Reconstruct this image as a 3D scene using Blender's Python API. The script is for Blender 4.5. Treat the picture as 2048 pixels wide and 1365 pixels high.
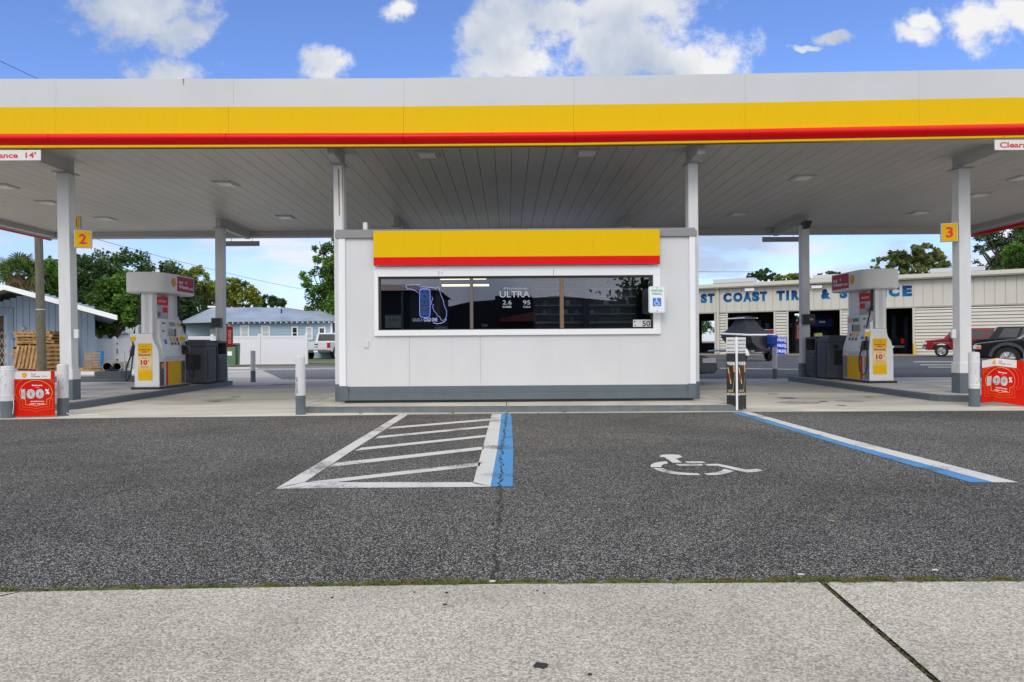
import bpy, bmesh, math, random
from mathutils import Vector, Matrix
R = math.radians
random.seed(7)
sc = bpy.context.scene
for o in list(bpy.data.objects): bpy.data.objects.remove(o)
COL = sc.collection

# ---------------- camera ----------------
F = 1365.0; CX, CY = 1024.0, 682.5; H = 1.1
cd = bpy.data.cameras.new('camera'); cam = bpy.data.objects.new('camera', cd); COL.objects.link(cam)
cd.sensor_width = 36.0; cd.lens = 36.0 * F / 2048.0; cd.clip_start = 0.05; cd.clip_end = 3000
CM = Matrix.Rotation(R(-0.38), 3, 'Z') @ Matrix.Rotation(R(90.10), 3, 'X') @ Matrix.Rotation(R(-0.40), 3, 'Z')
cam.matrix_world = Matrix.Translation((0, 0, H)) @ CM.to_4x4()
sc.camera = cam
# ---------------- exposure ----------------
sc.view_settings.view_transform = 'Standard'; sc.view_settings.look = 'None'
sc.view_settings.exposure = 0.0; sc.view_settings.gamma = 1.0
# ---------------- measuring helpers (photo measurements to metres) ----------------
def ray(px, py): return CM @ Vector(((px - CX) / F, -(py - CY) / F, -1.0))
def V(px, py, Y):
    r = ray(px, py); return Vector((r.x / r.y * Y, Y, H + r.z / r.y * Y))
def G(px, py, z=0.0):
    r = ray(px, py); k = (z - H) / r.z; return Vector((r.x * k, r.y * k, z))
# ---------------- world ----------------
SUN_EL, SUN_ROT = R(38), R(195)
w = bpy.data.worlds.new('World'); sc.world = w; w.use_nodes = True
nt = w.node_tree; nt.nodes.clear()
def N(nt, t, **k):
    n = nt.nodes.new(t)
    for a, b in k.items():
        if a == 'i':
            for q, v in b.items():
                n.inputs[q].default_value = v
        else: setattr(n, a, b)
    return n
L = nt.links.new
out = N(nt, 'ShaderNodeOutputWorld')
sky = N(nt, 'ShaderNodeTexSky', sky_type='NISHITA', sun_disc=False, sun_elevation=SUN_EL, sun_rotation=SUN_ROT)
sky.air_density = 1.0; sky.dust_density = 0.4; sky.ozone_density = 2.0
tint = N(nt, 'ShaderNodeVectorMath', operation='MULTIPLY'); L(sky.outputs[0], tint.inputs[0]); tint.inputs[1].default_value = (.82, .95, 1.34)
bg1 = N(nt, 'ShaderNodeBackground'); L(tint.outputs[0], bg1.inputs[0]); bg1.inputs[1].default_value = 0.15
tc = N(nt, 'ShaderNodeTexCoord'); sep = N(nt, 'ShaderNodeSeparateXYZ'); L(tc.outputs['Generated'], sep.inputs[0])
def MM(op, a, b=None, c=None, clamp=False):
    n = N(nt, 'ShaderNodeMath', operation=op, use_clamp=clamp)
    for i, v in enumerate((a, b, c)):
        if v is None: continue
        if isinstance(v, (int, float)): n.inputs[i].default_value = v
        else: L(v, n.inputs[i])
    return n.outputs[0]
yy = MM('MAXIMUM', sep.outputs[1], 0.02)
u = MM('DIVIDE', sep.outputs[0], yy); v = MM('DIVIDE', sep.outputs[2], yy)
cmb = N(nt, 'ShaderNodeCombineXYZ'); L(u, cmb.inputs[0]); L(v, cmb.inputs[1])
wob = N(nt, 'ShaderNodeTexNoise', i={'Scale': 9.0, 'Detail': 4.0}); L(cmb.outputs[0], wob.inputs['Vector'])
wsub = N(nt, 'ShaderNodeVectorMath', operation='SUBTRACT'); L(wob.outputs['Color'], wsub.inputs[0]); wsub.inputs[1].default_value = (.5, .5, .5)
wsc = N(nt, 'ShaderNodeVectorMath', operation='SCALE'); L(wsub.outputs[0], wsc.inputs[0]); wsc.inputs['Scale'].default_value = 0.10
wadd = N(nt, 'ShaderNodeVectorMath', operation='ADD'); L(cmb.outputs[0], wadd.inputs[0]); L(wsc.outputs[0], wadd.inputs[1])
blobs = [(1000, 70, 85, 100), (1010, 140, 110, 40), (1110, 30, 130, 60), (1230, 90, 190, 95), (1370, 110, 140, 60), (1190, 10, 220, 50),
         (275, 10, 130, 60), (345, 50, 60, 40), (350, 130, 80, 42), (645, 133, 55, 34), (795, 12, 30, 26),
         (1815, 78, 48, 32), (1840, 48, 40, 20), (1960, 55, 60, 60), (2035, 30, 70, 45), (1665, 78, 42, 12), (1610, 97, 22, 7), (2200, 40, 120, 60), (-150, 60, 120, 50)]
acc = None
for (bx, by, ba, bb) in blobs:
    r0 = ray(bx, by)
    s = N(nt, 'ShaderNodeVectorMath', operation='SUBTRACT'); L(wadd.outputs[0], s.inputs[0]); s.inputs[1].default_value = (r0.x / r0.y, r0.z / r0.y, 0)
    m = N(nt, 'ShaderNodeVectorMath', operation='MULTIPLY'); L(s.outputs[0], m.inputs[0]); m.inputs[1].default_value = (F / ba, F / bb, 0)
    ln = N(nt, 'ShaderNodeVectorMath', operation='LENGTH'); L(m.outputs[0], ln.inputs[0])
    d = MM('SUBTRACT', 1.0, ln.outputs['Value'])
    acc = d if acc is None else MM('MAXIMUM', acc, d)
fb = N(nt, 'ShaderNodeTexNoise', i={'Scale': 15.0, 'Detail': 11.0, 'Roughness': 0.68}); L(cmb.outputs[0], fb.inputs['Vector'])
e1 = MM('ADD', acc, MM('MULTIPLY', MM('SUBTRACT', fb.outputs[0], 0.5), 2.6))
mr = N(nt, 'ShaderNodeMapRange', interpolation_type='SMOOTHSTEP'); L(e1, mr.inputs[0]); mr.inputs[1].default_value = -0.24; mr.inputs[2].default_value = 0.55
c_big = mr.outputs[0]
# thin streaky clouds low over the horizon
mp = N(nt, 'ShaderNodeMapping'); mp.inputs['Scale'].default_value = (3.0, 13.0, 1); L(cmb.outputs[0], mp.inputs[0])
fb2 = N(nt, 'ShaderNodeTexNoise', i={'Scale': 1.6, 'Detail': 7.0, 'Roughness': 0.55, 'Distortion': .3}); L(mp.outputs[0], fb2.inputs['Vector'])
mr2 = N(nt, 'ShaderNodeMapRange', interpolation_type='SMOOTHSTEP'); L(fb2.outputs[0], mr2.inputs[0]); mr2.inputs[1].default_value = 0.42; mr2.inputs[2].default_value = 0.60
low = N(nt, 'ShaderNodeMapRange', interpolation_type='SMOOTHSTEP'); L(v, low.inputs[0]); low.inputs[1].default_value = 0.36; low.inputs[2].default_value = 0.16; low.inputs[3].default_value = 0; low.inputs[4].default_value = 0.85
c_low = MM('MULTIPLY', MM('ADD', MM('MULTIPLY', mr2.outputs[0], .78), .22), low.outputs[0])
# closed cloud deck overhead and behind the viewer
n3 = N(nt, 'ShaderNodeTexNoise', i={'Scale': 3.5, 'Detail': 5.0}); L(tc.outputs['Generated'], n3.inputs['Vector'])
bk = N(nt, 'ShaderNodeMapRange', interpolation_type='SMOOTHSTEP'); L(MM('ADD', sep.outputs[1], MM('MULTIPLY', MM('SUBTRACT', n3.outputs[0], .5), .5)), bk.inputs[0])
bk.inputs[1].default_value = 0.52; bk.inputs[2].default_value = 0.15
cm = MM('MAXIMUM', MM('MAXIMUM', c_big, c_low), bk.outputs[0], clamp=True)
# cloud tone
tn = N(nt, 'ShaderNodeTexNoise', i={'Scale': 6.0, 'Detail': 6.0}); L(tc.outputs['Generated'], tn.inputs['Vector'])
cr = N(nt, 'ShaderNodeValToRGB'); L(tn.outputs[0], cr.inputs[0])
cr.color_ramp.elements[0].position = 0.36; cr.color_ramp.elements[0].color = (.52, .60, .74, 1)
cr.color_ramp.elements[1].position = 0.56; cr.color_ramp.elements[1].color = (.97, .97, .98, 1)
bg2 = N(nt, 'ShaderNodeBackground'); L(cr.outputs[0], bg2.inputs[0])
BKS = 0.55
bst = MM('ADD', 0.93, MM('MULTIPLY', bk.outputs[0], BKS)); L(bst, bg2.inputs[1])
mx = N(nt, 'ShaderNodeMixShader'); L(cm, mx.inputs[0]); L(bg1.outputs[0], mx.inputs[1]); L(bg2.outputs[0], mx.inputs[2])
L(mx.outputs[0], out.inputs[0])
# ---------------- sun ----------------
sd = bpy.data.lights.new('sun', 'SUN'); sd.energy = 1.0; sd.angle = R(22); sd.color = (1, .95, .87)
so = bpy.data.objects.new('sun', sd); COL.objects.link(so)
so.rotation_euler = (R(90) - SUN_EL, 0, R(180) - SUN_ROT)
so.location = (0, 0, 60)

# ---------------- materials ----------------
MATS = {}
def mat(name, col, rough=.6, metal=0, var=0, vscale=3, bump=0, bscale=60, emit=0, spec=.5, stretch=None, col2=None, trans=0):
    if name in MATS: return MATS[name]
    m = bpy.data.materials.new(name); m.use_nodes = True; MATS[name] = m
    t = m.node_tree; b = t.nodes['Principled BSDF']
    b.inputs['Base Color'].default_value = (*col, 1); b.inputs['Roughness'].default_value = rough; b.inputs['Metallic'].default_value = metal
    b.inputs['Specular IOR Level'].default_value = spec
    if emit:
        b.inputs['Emission Color'].default_value = (*col, 1); b.inputs['Emission Strength'].default_value = emit
    if var or bump:
        g = N(t, 'ShaderNodeNewGeometry')
        src = g.outputs['Position']
        if stretch:
            mpg = N(t, 'ShaderNodeMapping'); mpg.inputs['Scale'].default_value = stretch; t.links.new(src, mpg.inputs[0]); src = mpg.outputs[0]
    if var:
        n = N(t, 'ShaderNodeTexNoise', i={'Scale': vscale, 'Detail': 6.0, 'Roughness': .6}); t.links.new(src, n.inputs['Vector'])
        r = N(t, 'ShaderNodeValToRGB'); t.links.new(n.outputs[0], r.inputs[0])
        c2 = col2 or tuple(c * (1 - var) for c in col)
        r.color_ramp.elements[0].position = .32; r.color_ramp.elements[0].color = (*c2, 1)
        r.color_ramp.elements[1].position = .62; r.color_ramp.elements[1].color = (*col, 1)
        t.links.new(r.outputs[0], b.inputs['Base Color'])
    if bump:
        n2 = N(t, 'ShaderNodeTexNoise', i={'Scale': bscale, 'Detail': 4.0}); t.links.new(g.outputs['Position'], n2.inputs['Vector'])
        bp = N(t, 'ShaderNodeBump', i={'Strength': bump, 'Distance': .01}); t.links.new(n2.outputs[0], bp.inputs['Height']); t.links.new(bp.outputs[0], b.inputs['Normal'])
    return m
def ground_mat(name, base, dark, light, scale, stain, contrast=.5, patch=None, bump=.5, binder=.45, pits=None, stain_scale=(.35, .35, .35), crack=0):
    """aggregate surface: stones from voronoi cells, dirt from low noise"""
    m = bpy.data.materials.new(name); m.use_nodes = True; MATS[name] = m
    t = m.node_tree; b = t.nodes['Principled BSDF']; k = t.links.new
    g = N(t, 'ShaderNodeNewGeometry')
    vo = N(t, 'ShaderNodeTexVoronoi', i={'Scale': scale}); k(g.outputs['Position'], vo.inputs['Vector'])
    s3 = N(t, 'ShaderNodeSeparateColor'); k(vo.outputs['Color'], s3.inputs[0])
    rp = N(t, 'ShaderNodeValToRGB'); k(s3.outputs[0], rp.inputs[0]); rp.color_ramp.interpolation = 'LINEAR'
    e = rp.color_ramp.elements; e[0].position = contrast - .25; e[0].color = (*dark, 1); e[1].position = 1.0; e[1].color = (*light, 1)
    q = e.new(contrast + .12); q.color = (*base, 1)
    # darker binder between stones
    dr = N(t, 'ShaderNodeMapRange'); k(vo.outputs['Distance'], dr.inputs[0]); dr.inputs[1].default_value = .35; dr.inputs[2].default_value = .75; dr.inputs[3].default_value = 1; dr.inputs[4].default_value = binder
    mu = N(t, 'ShaderNodeVectorMath', operation='SCALE'); k(rp.outputs[0], mu.inputs[0]); k(dr.outputs[0], mu.inputs['Scale'])
    mpp = N(t, 'ShaderNodeMapping'); mpp.inputs['Scale'].default_value = stain_scale; k(g.outputs['Position'], mpp.inputs[0])
    n1 = N(t, 'ShaderNodeTexNoise', i={'Scale': 1.0, 'Detail': 8.0, 'Roughness': .66, 'Distortion': .6}); k(mpp.outputs[0], n1.inputs['Vector'])
    r1 = N(t, 'ShaderNodeMapRange', interpolation_type='SMOOTHSTEP'); k(n1.outputs[0], r1.inputs[0]); r1.inputs[1].default_value = .3; r1.inputs[2].default_value = .66; r1.inputs[3].default_value = 1 - stain; r1.inputs[4].default_value = 1 + stain * .5
    mu2 = N(t, 'ShaderNodeVectorMath', operation='SCALE'); k(mu.outputs[0], mu2.inputs[0]); k(r1.outputs[0], mu2.inputs['Scale'])
    last = mu2.outputs[0]
    if patch:
        n4 = N(t, 'ShaderNodeTexNoise', i={'Scale': patch[1], 'Detail': 8.0, 'Roughness': .7}); k(g.outputs['Position'], n4.inputs['Vector'])
        r4 = N(t, 'ShaderNodeMapRange', interpolation_type='SMOOTHSTEP'); k(n4.outputs[0], r4.inputs[0]); r4.inputs[1].default_value = patch[2]; r4.inputs[2].default_value = patch[2] + .09; r4.inputs[4].default_value = patch[3]
        mxc = N(t, 'ShaderNodeMix', data_type='RGBA'); k(r4.outputs[0], mxc.inputs[0]); k(last, mxc.inputs[6]); mxc.inputs[7].default_value = (*patch[0], 1)
        last = mxc.outputs[2]
    if pits:
        v5 = N(t, 'ShaderNodeTexVoronoi', i={'Scale': pits[1]}); k(g.outputs['Position'], v5.inputs['Vector']); s5 = N(t, 'ShaderNodeSeparateColor'); k(v5.outputs['Color'], s5.inputs[0])
        a5 = N(t, 'ShaderNodeMath', operation='LESS_THAN'); k(v5.outputs['Distance'], a5.inputs[0]); a5.inputs[1].default_value = .30
        b5 = N(t, 'ShaderNodeMath', operation='GREATER_THAN'); k(s5.outputs[1], b5.inputs[0]); b5.inputs[1].default_value = pits[2]
        c5 = N(t, 'ShaderNodeMath', operation='MULTIPLY'); k(a5.outputs[0], c5.inputs[0]); k(b5.outputs[0], c5.inputs[1]); d5 = N(t, 'ShaderNodeMath', operation='MULTIPLY'); k(c5.outputs[0], d5.inputs[0]); d5.inputs[1].default_value = .7
        m5 = N(t, 'ShaderNodeMix', data_type='RGBA'); k(d5.outputs[0], m5.inputs[0]); k(last, m5.inputs[6]); m5.inputs[7].default_value = (*pits[0], 1); last = m5.outputs[2]
    k(last, b.inputs['Base Color']); b.inputs['Roughness'].default_value = .92; b.inputs['Specular IOR Level'].default_value = .25
    if bump:
        bp = N(t, 'ShaderNodeBump', i={'Strength': bump, 'Distance': .006}); bp.invert = True
        k(vo.outputs['Distance'], bp.inputs['Height']); k(bp.outputs[0], b.inputs['Normal'])
    return m
ASPH = ground_mat('asphalt', (.100, .096, .090), (.036, .034, .033), (.60, .575, .53), 175, .32, .54, patch=((.24, .24, .235), 1.3, .62, .5), bump=.6, pits=((.45, .45, .44), 60, .965))
WALK = ground_mat('exposed_aggregate', (.49, .45, .375), (.35, .315, .255), (.69, .645, .56), 120, .18, .24, bump=.35, binder=.68, pits=((.07, .065, .06), 70, .945), stain_scale=(.8, .8, .8))
CONC = ground_mat('concrete_pad', (.66, .62, .53), (.61, .57, .48), (.70, .66, .58), 240, .36, .4, patch=((.10, .095, .085), .45, .64, .6), bump=0, stain_scale=(.22, .5, .3), binder=.9)
ROAD = ground_mat('old_road', (.28, .28, .28), (.24, .24, .245), (.33, .33, .33), 40, .15, .4, bump=0, stain_scale=(.1, .4, .3))
LOTM = ground_mat('lot_asphalt', (.12, .122, .13), (.09, .09, .096), (.17, .17, .18), 40, .22, .4, bump=0, stain_scale=(.15, .5, .3))
APRN = ground_mat('apron_concrete', (.42, .34, .25), (.36, .29, .21), (.46, .38, .28), 30, .2, .4, bump=0)
KERBTOP = ground_mat('walk_concrete', (.58, .53, .44), (.52, .47, .39), (.64, .59, .50), 200, .2, .4, bump=0, stain_scale=(1.2, 1.2, 1), binder=.9)
ISLE = ground_mat('island_concrete', (.50, .485, .45), (.45, .43, .40), (.55, .53, .5), 200, .3, .4, bump=0, stain_scale=(.6, 1.2, 1), binder=.9)
def paint_mat(name, col, wear=.5, under=(.05, .05, .055)):
    m = bpy.data.materials.new(name); m.use_nodes = True; MATS[name] = m
    t = m.node_tree; b = t.nodes['Principled BSDF']; k = t.links.new
    g = N(t, 'ShaderNodeNewGeometry')
    n = N(t, 'ShaderNodeTexNoise', i={'Scale': 45.0, 'Detail': 8.0, 'Roughness': .75}); k(g.outputs['Position'], n.inputs['Vector'])
    n2 = N(t, 'ShaderNodeTexNoise', i={'Scale': 2.2, 'Detail': 4.0}); k(g.outputs['Position'], n2.inputs['Vector'])
    a = N(t, 'ShaderNodeMath', operation='ADD'); k(n.outputs[0], a.inputs[0]); k(n2.outputs[0], a.inputs[1])
    r = N(t, 'ShaderNodeMapRange', interpolation_type='SMOOTHSTEP'); k(a.outputs[0], r.inputs[0]); r.inputs[1].default_value = .92 + .28 * (1 - wear); r.inputs[2].default_value = 1.12 + .3 * (1 - wear)
    x = N(t, 'ShaderNodeMix', data_type='RGBA'); k(r.outputs[0], x.inputs[0]); x.inputs[6].default_value = (*col, 1); x.inputs[7].default_value = (*under, 1)
    r.inputs[4].default_value = .75
    k(x.outputs[2], b.inputs['Base Color']); b.inputs['Roughness'].default_value = .85
    bp = N(t, 'ShaderNodeBump', i={'Strength': .4, 'Distance': .004}); k(n.outputs[0], bp.inputs['Height']); k(bp.outputs[0], b.inputs['Normal'])
    return m
PWHITE = paint_mat('white_road_paint', (.60, .59, .57), .62)
PBLUE = paint_mat('blue_road_paint', (.07, .26, .52), .62)
M = mat
WHITE = M('white_painted_panel', (.69, .69, .70), .5, var=.07, vscale=1.0, stretch=(1.4, 1, .5))
FWHITE = M('fascia_white', (.60, .61, .615), .45, var=.06, vscale=.8)
TRIMW = M('white_trim', (.84, .85, .87), .5)
YEL = M('fascia_yellow', (.80, .50, .0), .5, var=.10, vscale=2.5, stretch=(5, 5, .6), col2=(.78, .485, .0), spec=.12)
YEL2 = M('sign_yellow', (.80, .46, .0), .45, var=.04, spec=.15)
RED = M('fascia_red', (.72, .004, .008), .3, spec=.25)
RED2 = M('sign_red', (.72, .006, .008), .45, spec=.15)
MAROON = M('valance_red', (.42, .012, .04), .5, spec=.15)
KGREY = M('slate_paint', (.115, .145, .165), .55, var=.12, vscale=4)
CAPG = M('cap_grey', (.26, .26, .26), .5)
SOFF = M('soffit_metal', (.56, .53, .475), .38, var=.12, vscale=.8, stretch=(1, .35, 1))
SOFB = M('seam_dark', (.05, .05, .05), .8)
COLW = M('column_white', (.72, .725, .73), .5, var=.12, vscale=1.6, stretch=(2, 2, .7))
RUST = M('rust_stain', (.35, .20, .10), .8)
BLK = M('black_plastic', (.015, .015, .017), .45)
RUB = M('black_rubber', (.012, .012, .014), .55)
DKG = M('bin_plastic', (.062, .068, .082), .55, var=.1)
STEEL = M('steel', (.45, .45, .46), .35, metal=.8)
GALV = M('galvanised', (.50, .52, .55), .45, metal=.3)
PWH = M('pump_white', (.76, .76, .77), .4, var=.04)
PGREY = M('pump_grey', (.60, .61, .62), .45)
TXW = M('lettering_white', (.82, .82, .82), .5)
TXB = M('lettering_black', (.02, .02, .02), .5)
TXR = M('lettering_red', (.65, .02, .03), .5)
TXM = M('lettering_maroon', (.36, .02, .04), .5)
TXG = M('lettering_green', (.02, .34, .25), .5)
SBLUE = M('sign_blue', (.02, .20, .68), .45)
ORNG = M('line_orange', (.95, .35, .04), .5)
BRONZE = M('bronze_frame', (.055, .045, .035), .4, metal=.5)
BROWN = M('brown_mullion', (.20, .11, .06), .5)
GREYTX = M('sign_grey', (.45, .46, .48), .5)
WOODP = M('pallet_wood', (.50, .29, .12), .8, var=.5, vscale=3)
WOODR = M('weathered_wood', (.15, .14, .10), .9, var=.4, vscale=5, stretch=(6, 6, .8), col2=(.075, .07, .05))
BARK = M('bark', (.10, .075, .05), .95, var=.4, vscale=6)
BLUEW = M('blue_metal_siding', (.30, .40, .54), .5, var=.06)
HBLUE = M('pale_blue_siding', (.37, .50, .62), .6, var=.05)
HROOF = M('pale_blue_roof', (.42, .475, .53), .4, var=.3, vscale=.7, metal=.2)
VINYL = M('white_vinyl', (.78, .78, .82), .5)
SHOPW = M('ivory_siding', (.60, .585, .52), .6, var=.10, vscale=.7)
GLASSD = M('dark_glass', (.015, .02, .025), .06, spec=.8)
CHROME = M('chrome', (.6, .6, .6), .2, metal=1)
TYRE = M('tyre', (.015, .015, .015), .85)
SHELFM = M('shelf_metal', (.85, .86, .88), .5)

# ---------------- mesh builder ----------------
def frame(right, up):
    r = Vector(right).normalized(); u_ = Vector(up).normalized(); return r, u_, r.cross(u_)
TXC = {}
def text_geo(s, bold):
    key = (s, bold)
    if key in TXC: return TXC[key]
    c = bpy.data.curves.new('t', 'FONT'); c.body = s; c.offset = bold; c.resolution_u = 3; c.align_x = 'LEFT'
    o = bpy.data.objects.new('t', c); me = bpy.data.meshes.new_from_object(o)
    vs = [v_.co.copy() for v_ in me.vertices]; fs = [tuple(p.vertices) for p in me.polygons]
    x0 = min(v_.x for v_ in vs); x1 = max(v_.x for v_ in vs); y0 = min(v_.y for v_ in vs); y1 = max(v_.y for v_ in vs)
    bpy.data.objects.remove(o); bpy.data.curves.remove(c); bpy.data.meshes.remove(me)
    TXC[key] = (vs, fs, x0, x1, y0, y1); return TXC[key]
class MB:
    def __init__(s): s.v = []; s.f = []; s.m = []
    def add(s, vs, fs, m=0):
        b = len(s.v); s.v += [Vector(q) for q in vs]
        for f in fs: s.f.append(tuple(b + i for i in f)); s.m.append(m)
        return s
    def box(s, x0, x1, y0, y1, z0, z1, m=0):
        return s.add([(x0, y0, z0), (x1, y0, z0), (x1, y1, z0), (x0, y1, z0), (x0, y0, z1), (x1, y0, z1), (x1, y1, z1), (x0, y1, z1)],
                     [(0, 3, 2, 1), (4, 5, 6, 7), (0, 1, 5, 4), (1, 2, 6, 5), (2, 3, 7, 6), (3, 0, 4, 7)], m)
    def hexa(s, b4, t4, m=0):
        return s.add(list(b4) + list(t4), [(0, 3, 2, 1), (4, 5, 6, 7), (0, 1, 5, 4), (1, 2, 6, 5), (2, 3, 7, 6), (3, 0, 4, 7)], m)
    def prism(s, poly, ax, t0, t1, m=0):
        def p(a, b, t): return {'x': (t, a, b), 'y': (a, t, b), 'z': (a, b, t)}[ax]
        n = len(poly); vs = [p(a, b, t0) for a, b in poly] + [p(a, b, t1) for a, b in poly]
        fs = [tuple(range(n)), tuple(range(2 * n - 1, n - 1, -1))] + [(i, n + i, n + (i + 1) % n, (i + 1) % n) for i in range(n)]
        return s.add(vs, fs, m)
    def face(s, pts, m=0): return s.add(pts, [tuple(range(len(pts)))], m)
    def cyl(s, p0, p1, r0, r1=None, n=16, m=0, caps=True):
        r1 = r0 if r1 is None else r1; p0 = Vector(p0); p1 = Vector(p1); d = (p1 - p0).normalized()
        a = d.orthogonal().normalized(); b = d.cross(a)
        vs = [p0 + (a * math.cos(t) + b * math.sin(t)) * r0 for t in [2 * math.pi * i / n for i in range(n)]] + \
             [p1 + (a * math.cos(t) + b * math.sin(t)) * r1 for t in [2 * math.pi * i / n for i in range(n)]]
        fs = [(i, (i + 1) % n, n + (i + 1) % n, n + i) for i in range(n)]
        if caps: fs += [tuple(range(n - 1, -1, -1)), tuple(range(n, 2 * n))]
        return s.add(vs, fs, m)
    def tube(s, pts, r, n=8, m=0):
        pts = [Vector(p) for p in pts]; rs = r if isinstance(r, (list, tuple)) else [r] * len(pts)
        vs = []; prev = None
        for i, p in enumerate(pts):
            d = (pts[min(i + 1, len(pts) - 1)] - pts[max(i - 1, 0)])
            if d.length < 1e-9: d = Vector((0, 0, 1))
            d.normalize()
            a = d.orthogonal().normalized() if prev is None else (prev - d * prev.dot(d)).normalized()
            prev = a; b = d.cross(a)
            vs += [p + (a * math.cos(t) + b * math.sin(t)) * rs[i] for t in [2 * math.pi * j / n for j in range(n)]]
        fs = []
        for i in range(len(pts) - 1):
            for j in range(n): fs.append((i * n + j, i * n + (j + 1) % n, (i + 1) * n + (j + 1) % n, (i + 1) * n + j))
        fs += [tuple(range(n - 1, -1, -1)), tuple(range((len(pts) - 1) * n, len(pts) * n))]
        return s.add(vs, fs, m)
    def lathe(s, prof, c, n=24, ax='z', m=0):
        c = Vector(c); vs = []
        for (r, h) in prof:
            for j in range(n):
                t = 2 * math.pi * j / n; a, b = r * math.cos(t), r * math.sin(t)
                vs.append(c + Vector({'z': (a, b, h), 'y': (a, h, b), 'x': (h, a, b)}[ax]))
        k = len(prof); fs = []
        for i in range(k - 1):
            for j in range(n): fs.append((i * n + j, i * n + (j + 1) % n, (i + 1) * n + (j + 1) % n, (i + 1) * n + j))
        return s.add(vs, fs, m)
    def text(s, t, c, w=None, h=None, right=(1, 0, 0), up=(0, 0, 1), m=0, bold=.01, th=.0015, align='c'):
        vs, fs, x0, x1, y0, y1 = text_geo(t, bold); r, u_, n = frame(right, up)
        sx = (w / (x1 - x0)) if w else h / (y1 - y0); sy = (h / (y1 - y0)) if h else sx
        cx = (x0 + x1) / 2 if align == 'c' else (x0 if align == 'l' else x1)
        c = Vector(c); cy = (y0 + y1) / 2
        return s.add([c + r * ((q.x - cx) * sx) + u_ * ((q.y - cy) * sy) + n * th for q in vs], fs, m)
    def flat(s, poly, c, right=(1, 0, 0), up=(0, 0, 1), m=0, th=.001, k=1.0):
        r, u_, n = frame(right, up); c = Vector(c)
        return s.face([c + r * (a * k) + u_ * (b * k) + n * th for a, b in poly], m)
    def strip(s, pts, wd, c, right=(1, 0, 0), up=(0, 0, 1), m=0, th=.001, closed=False):
        """flat ribbon along a 2-D path"""
        r, u_, n = frame(right, up); c = Vector(c); P = [Vector((a, b)) for a, b in pts]; q = len(P); A = []; B = []
        for i in range(q):
            d = P[(i + 1) % q] - P[i - 1] if closed else P[min(i + 1, q - 1)] - P[max(i - 1, 0)]
            d = d.normalized() if d.length > 1e-9 else Vector((1, 0)); nn = Vector((-d.y, d.x)) * wd / 2
            A.append(P[i] + nn); B.append(P[i] - nn)
        vs = [c + r * p.x + u_ * p.y + n * th for p in A + B]
        fs = [(i, (i + 1) % q, q + (i + 1) % q, q + i) for i in range(q if closed else q - 1)]
        return s.add(vs, fs, m)
    def build(s, name, mats, parent=None, smooth=False, bevel=0, loc=None, seg=2):
        me = bpy.data.meshes.new(name); me.from_pydata([tuple(q) for q in s.v], [], s.f)
        mats = mats if isinstance(mats, (list, tuple)) else [mats]
        for q in mats: me.materials.append(q)
        me.polygons.foreach_set('material_index', s.m)
        if smooth:
            me.polygons.foreach_set('use_smooth', [True] * len(s.f))
            try: me.set_sharp_from_angle(angle=R(40))
            except Exception: pass
        me.update()
        o = bpy.data.objects.new(name, me); COL.objects.link(o)
        if parent: o.parent = parent
        if loc is not None: o.location = loc
        if bevel:
            b = o.modifiers.new('bevel', 'BEVEL'); b.width = bevel; b.segments = seg; b.limit_method = 'ANGLE'; b.angle_limit = R(35)
            me.polygons.foreach_set('use_smooth', [True] * len(s.f))
            b.harden_normals = True
        return o
def tag(o, label=None, cat=None, group=None, kind=None):
    if label: o['label'] = label
    if cat: o['category'] = cat
    if group: o['group'] = group
    if kind: o['kind'] = kind
    return o
def thing(name, label, cat, loc=(0, 0, 0), rz=0, group=None):
    o = bpy.data.objects.new(name, None); COL.objects.link(o); o.location = loc; o.rotation_euler = (0, 0, rz)
    return tag(o, label, cat, group)
def kids(o): return [c for c in bpy.data.objects if c.parent == o]
def dup(o, loc, rz=None, label=None, parent=None):
    c = o.copy(); COL.objects.link(c)
    if parent: c.parent = parent
    if loc is not None: c.location = loc
    if rz is not None: c.rotation_euler = (0, 0, rz)
    if label: c['label'] = label
    for k_ in kids(o): dup(k_, None, None, None, c)
    return c
def struct(name, mb, mats, **k):
    o = mb.build(name, mats, **k); o['kind'] = 'structure'; return o
def arc(cx, cy, r, a0, a1, n, ry=None):
    return [(cx + r * math.cos(R(a0 + (a1 - a0) * i / n)), cy + (ry or r) * math.sin(R(a0 + (a1 - a0) * i / n))) for i in range(n + 1)]
def pecten(k, w=.5):
    """scallop fan outline, height about k"""
    pts = []
    for i in range(41):
        a = R(-28 + 236 * i / 40); sc_ = 1 + .035 * abs(math.sin((a + R(28)) * 180 / 236 * 7 / 1.0 * 1.0))
        pts.append((math.cos(a) * .52 * sc_ * k, (math.sin(a) * .50 * sc_ + .06) * k))
    pts += [(-.30 * k, -.32 * k), (-.27 * k, -.46 * k), (.27 * k, -.46 * k), (.30 * k, -.32 * k)]
    return pts
def logo(mb, c, k, right, up, my, mr, th=.002):
    mb.flat(pecten(k), c, right, up, mr, th)
    mb.flat([(a * .88, b * .88) for a, b in pecten(k)], c, right, up, my, th + .0015)
    for i in range(-3, 4):
        a = R(90 - i * 26); mb.strip([(i * .045 * k, -.36 * k), (math.cos(a) * .40 * k, (math.sin(a) * .38 + .03) * k)], .022 * k, c, right, up, mr, th + .003)
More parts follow.
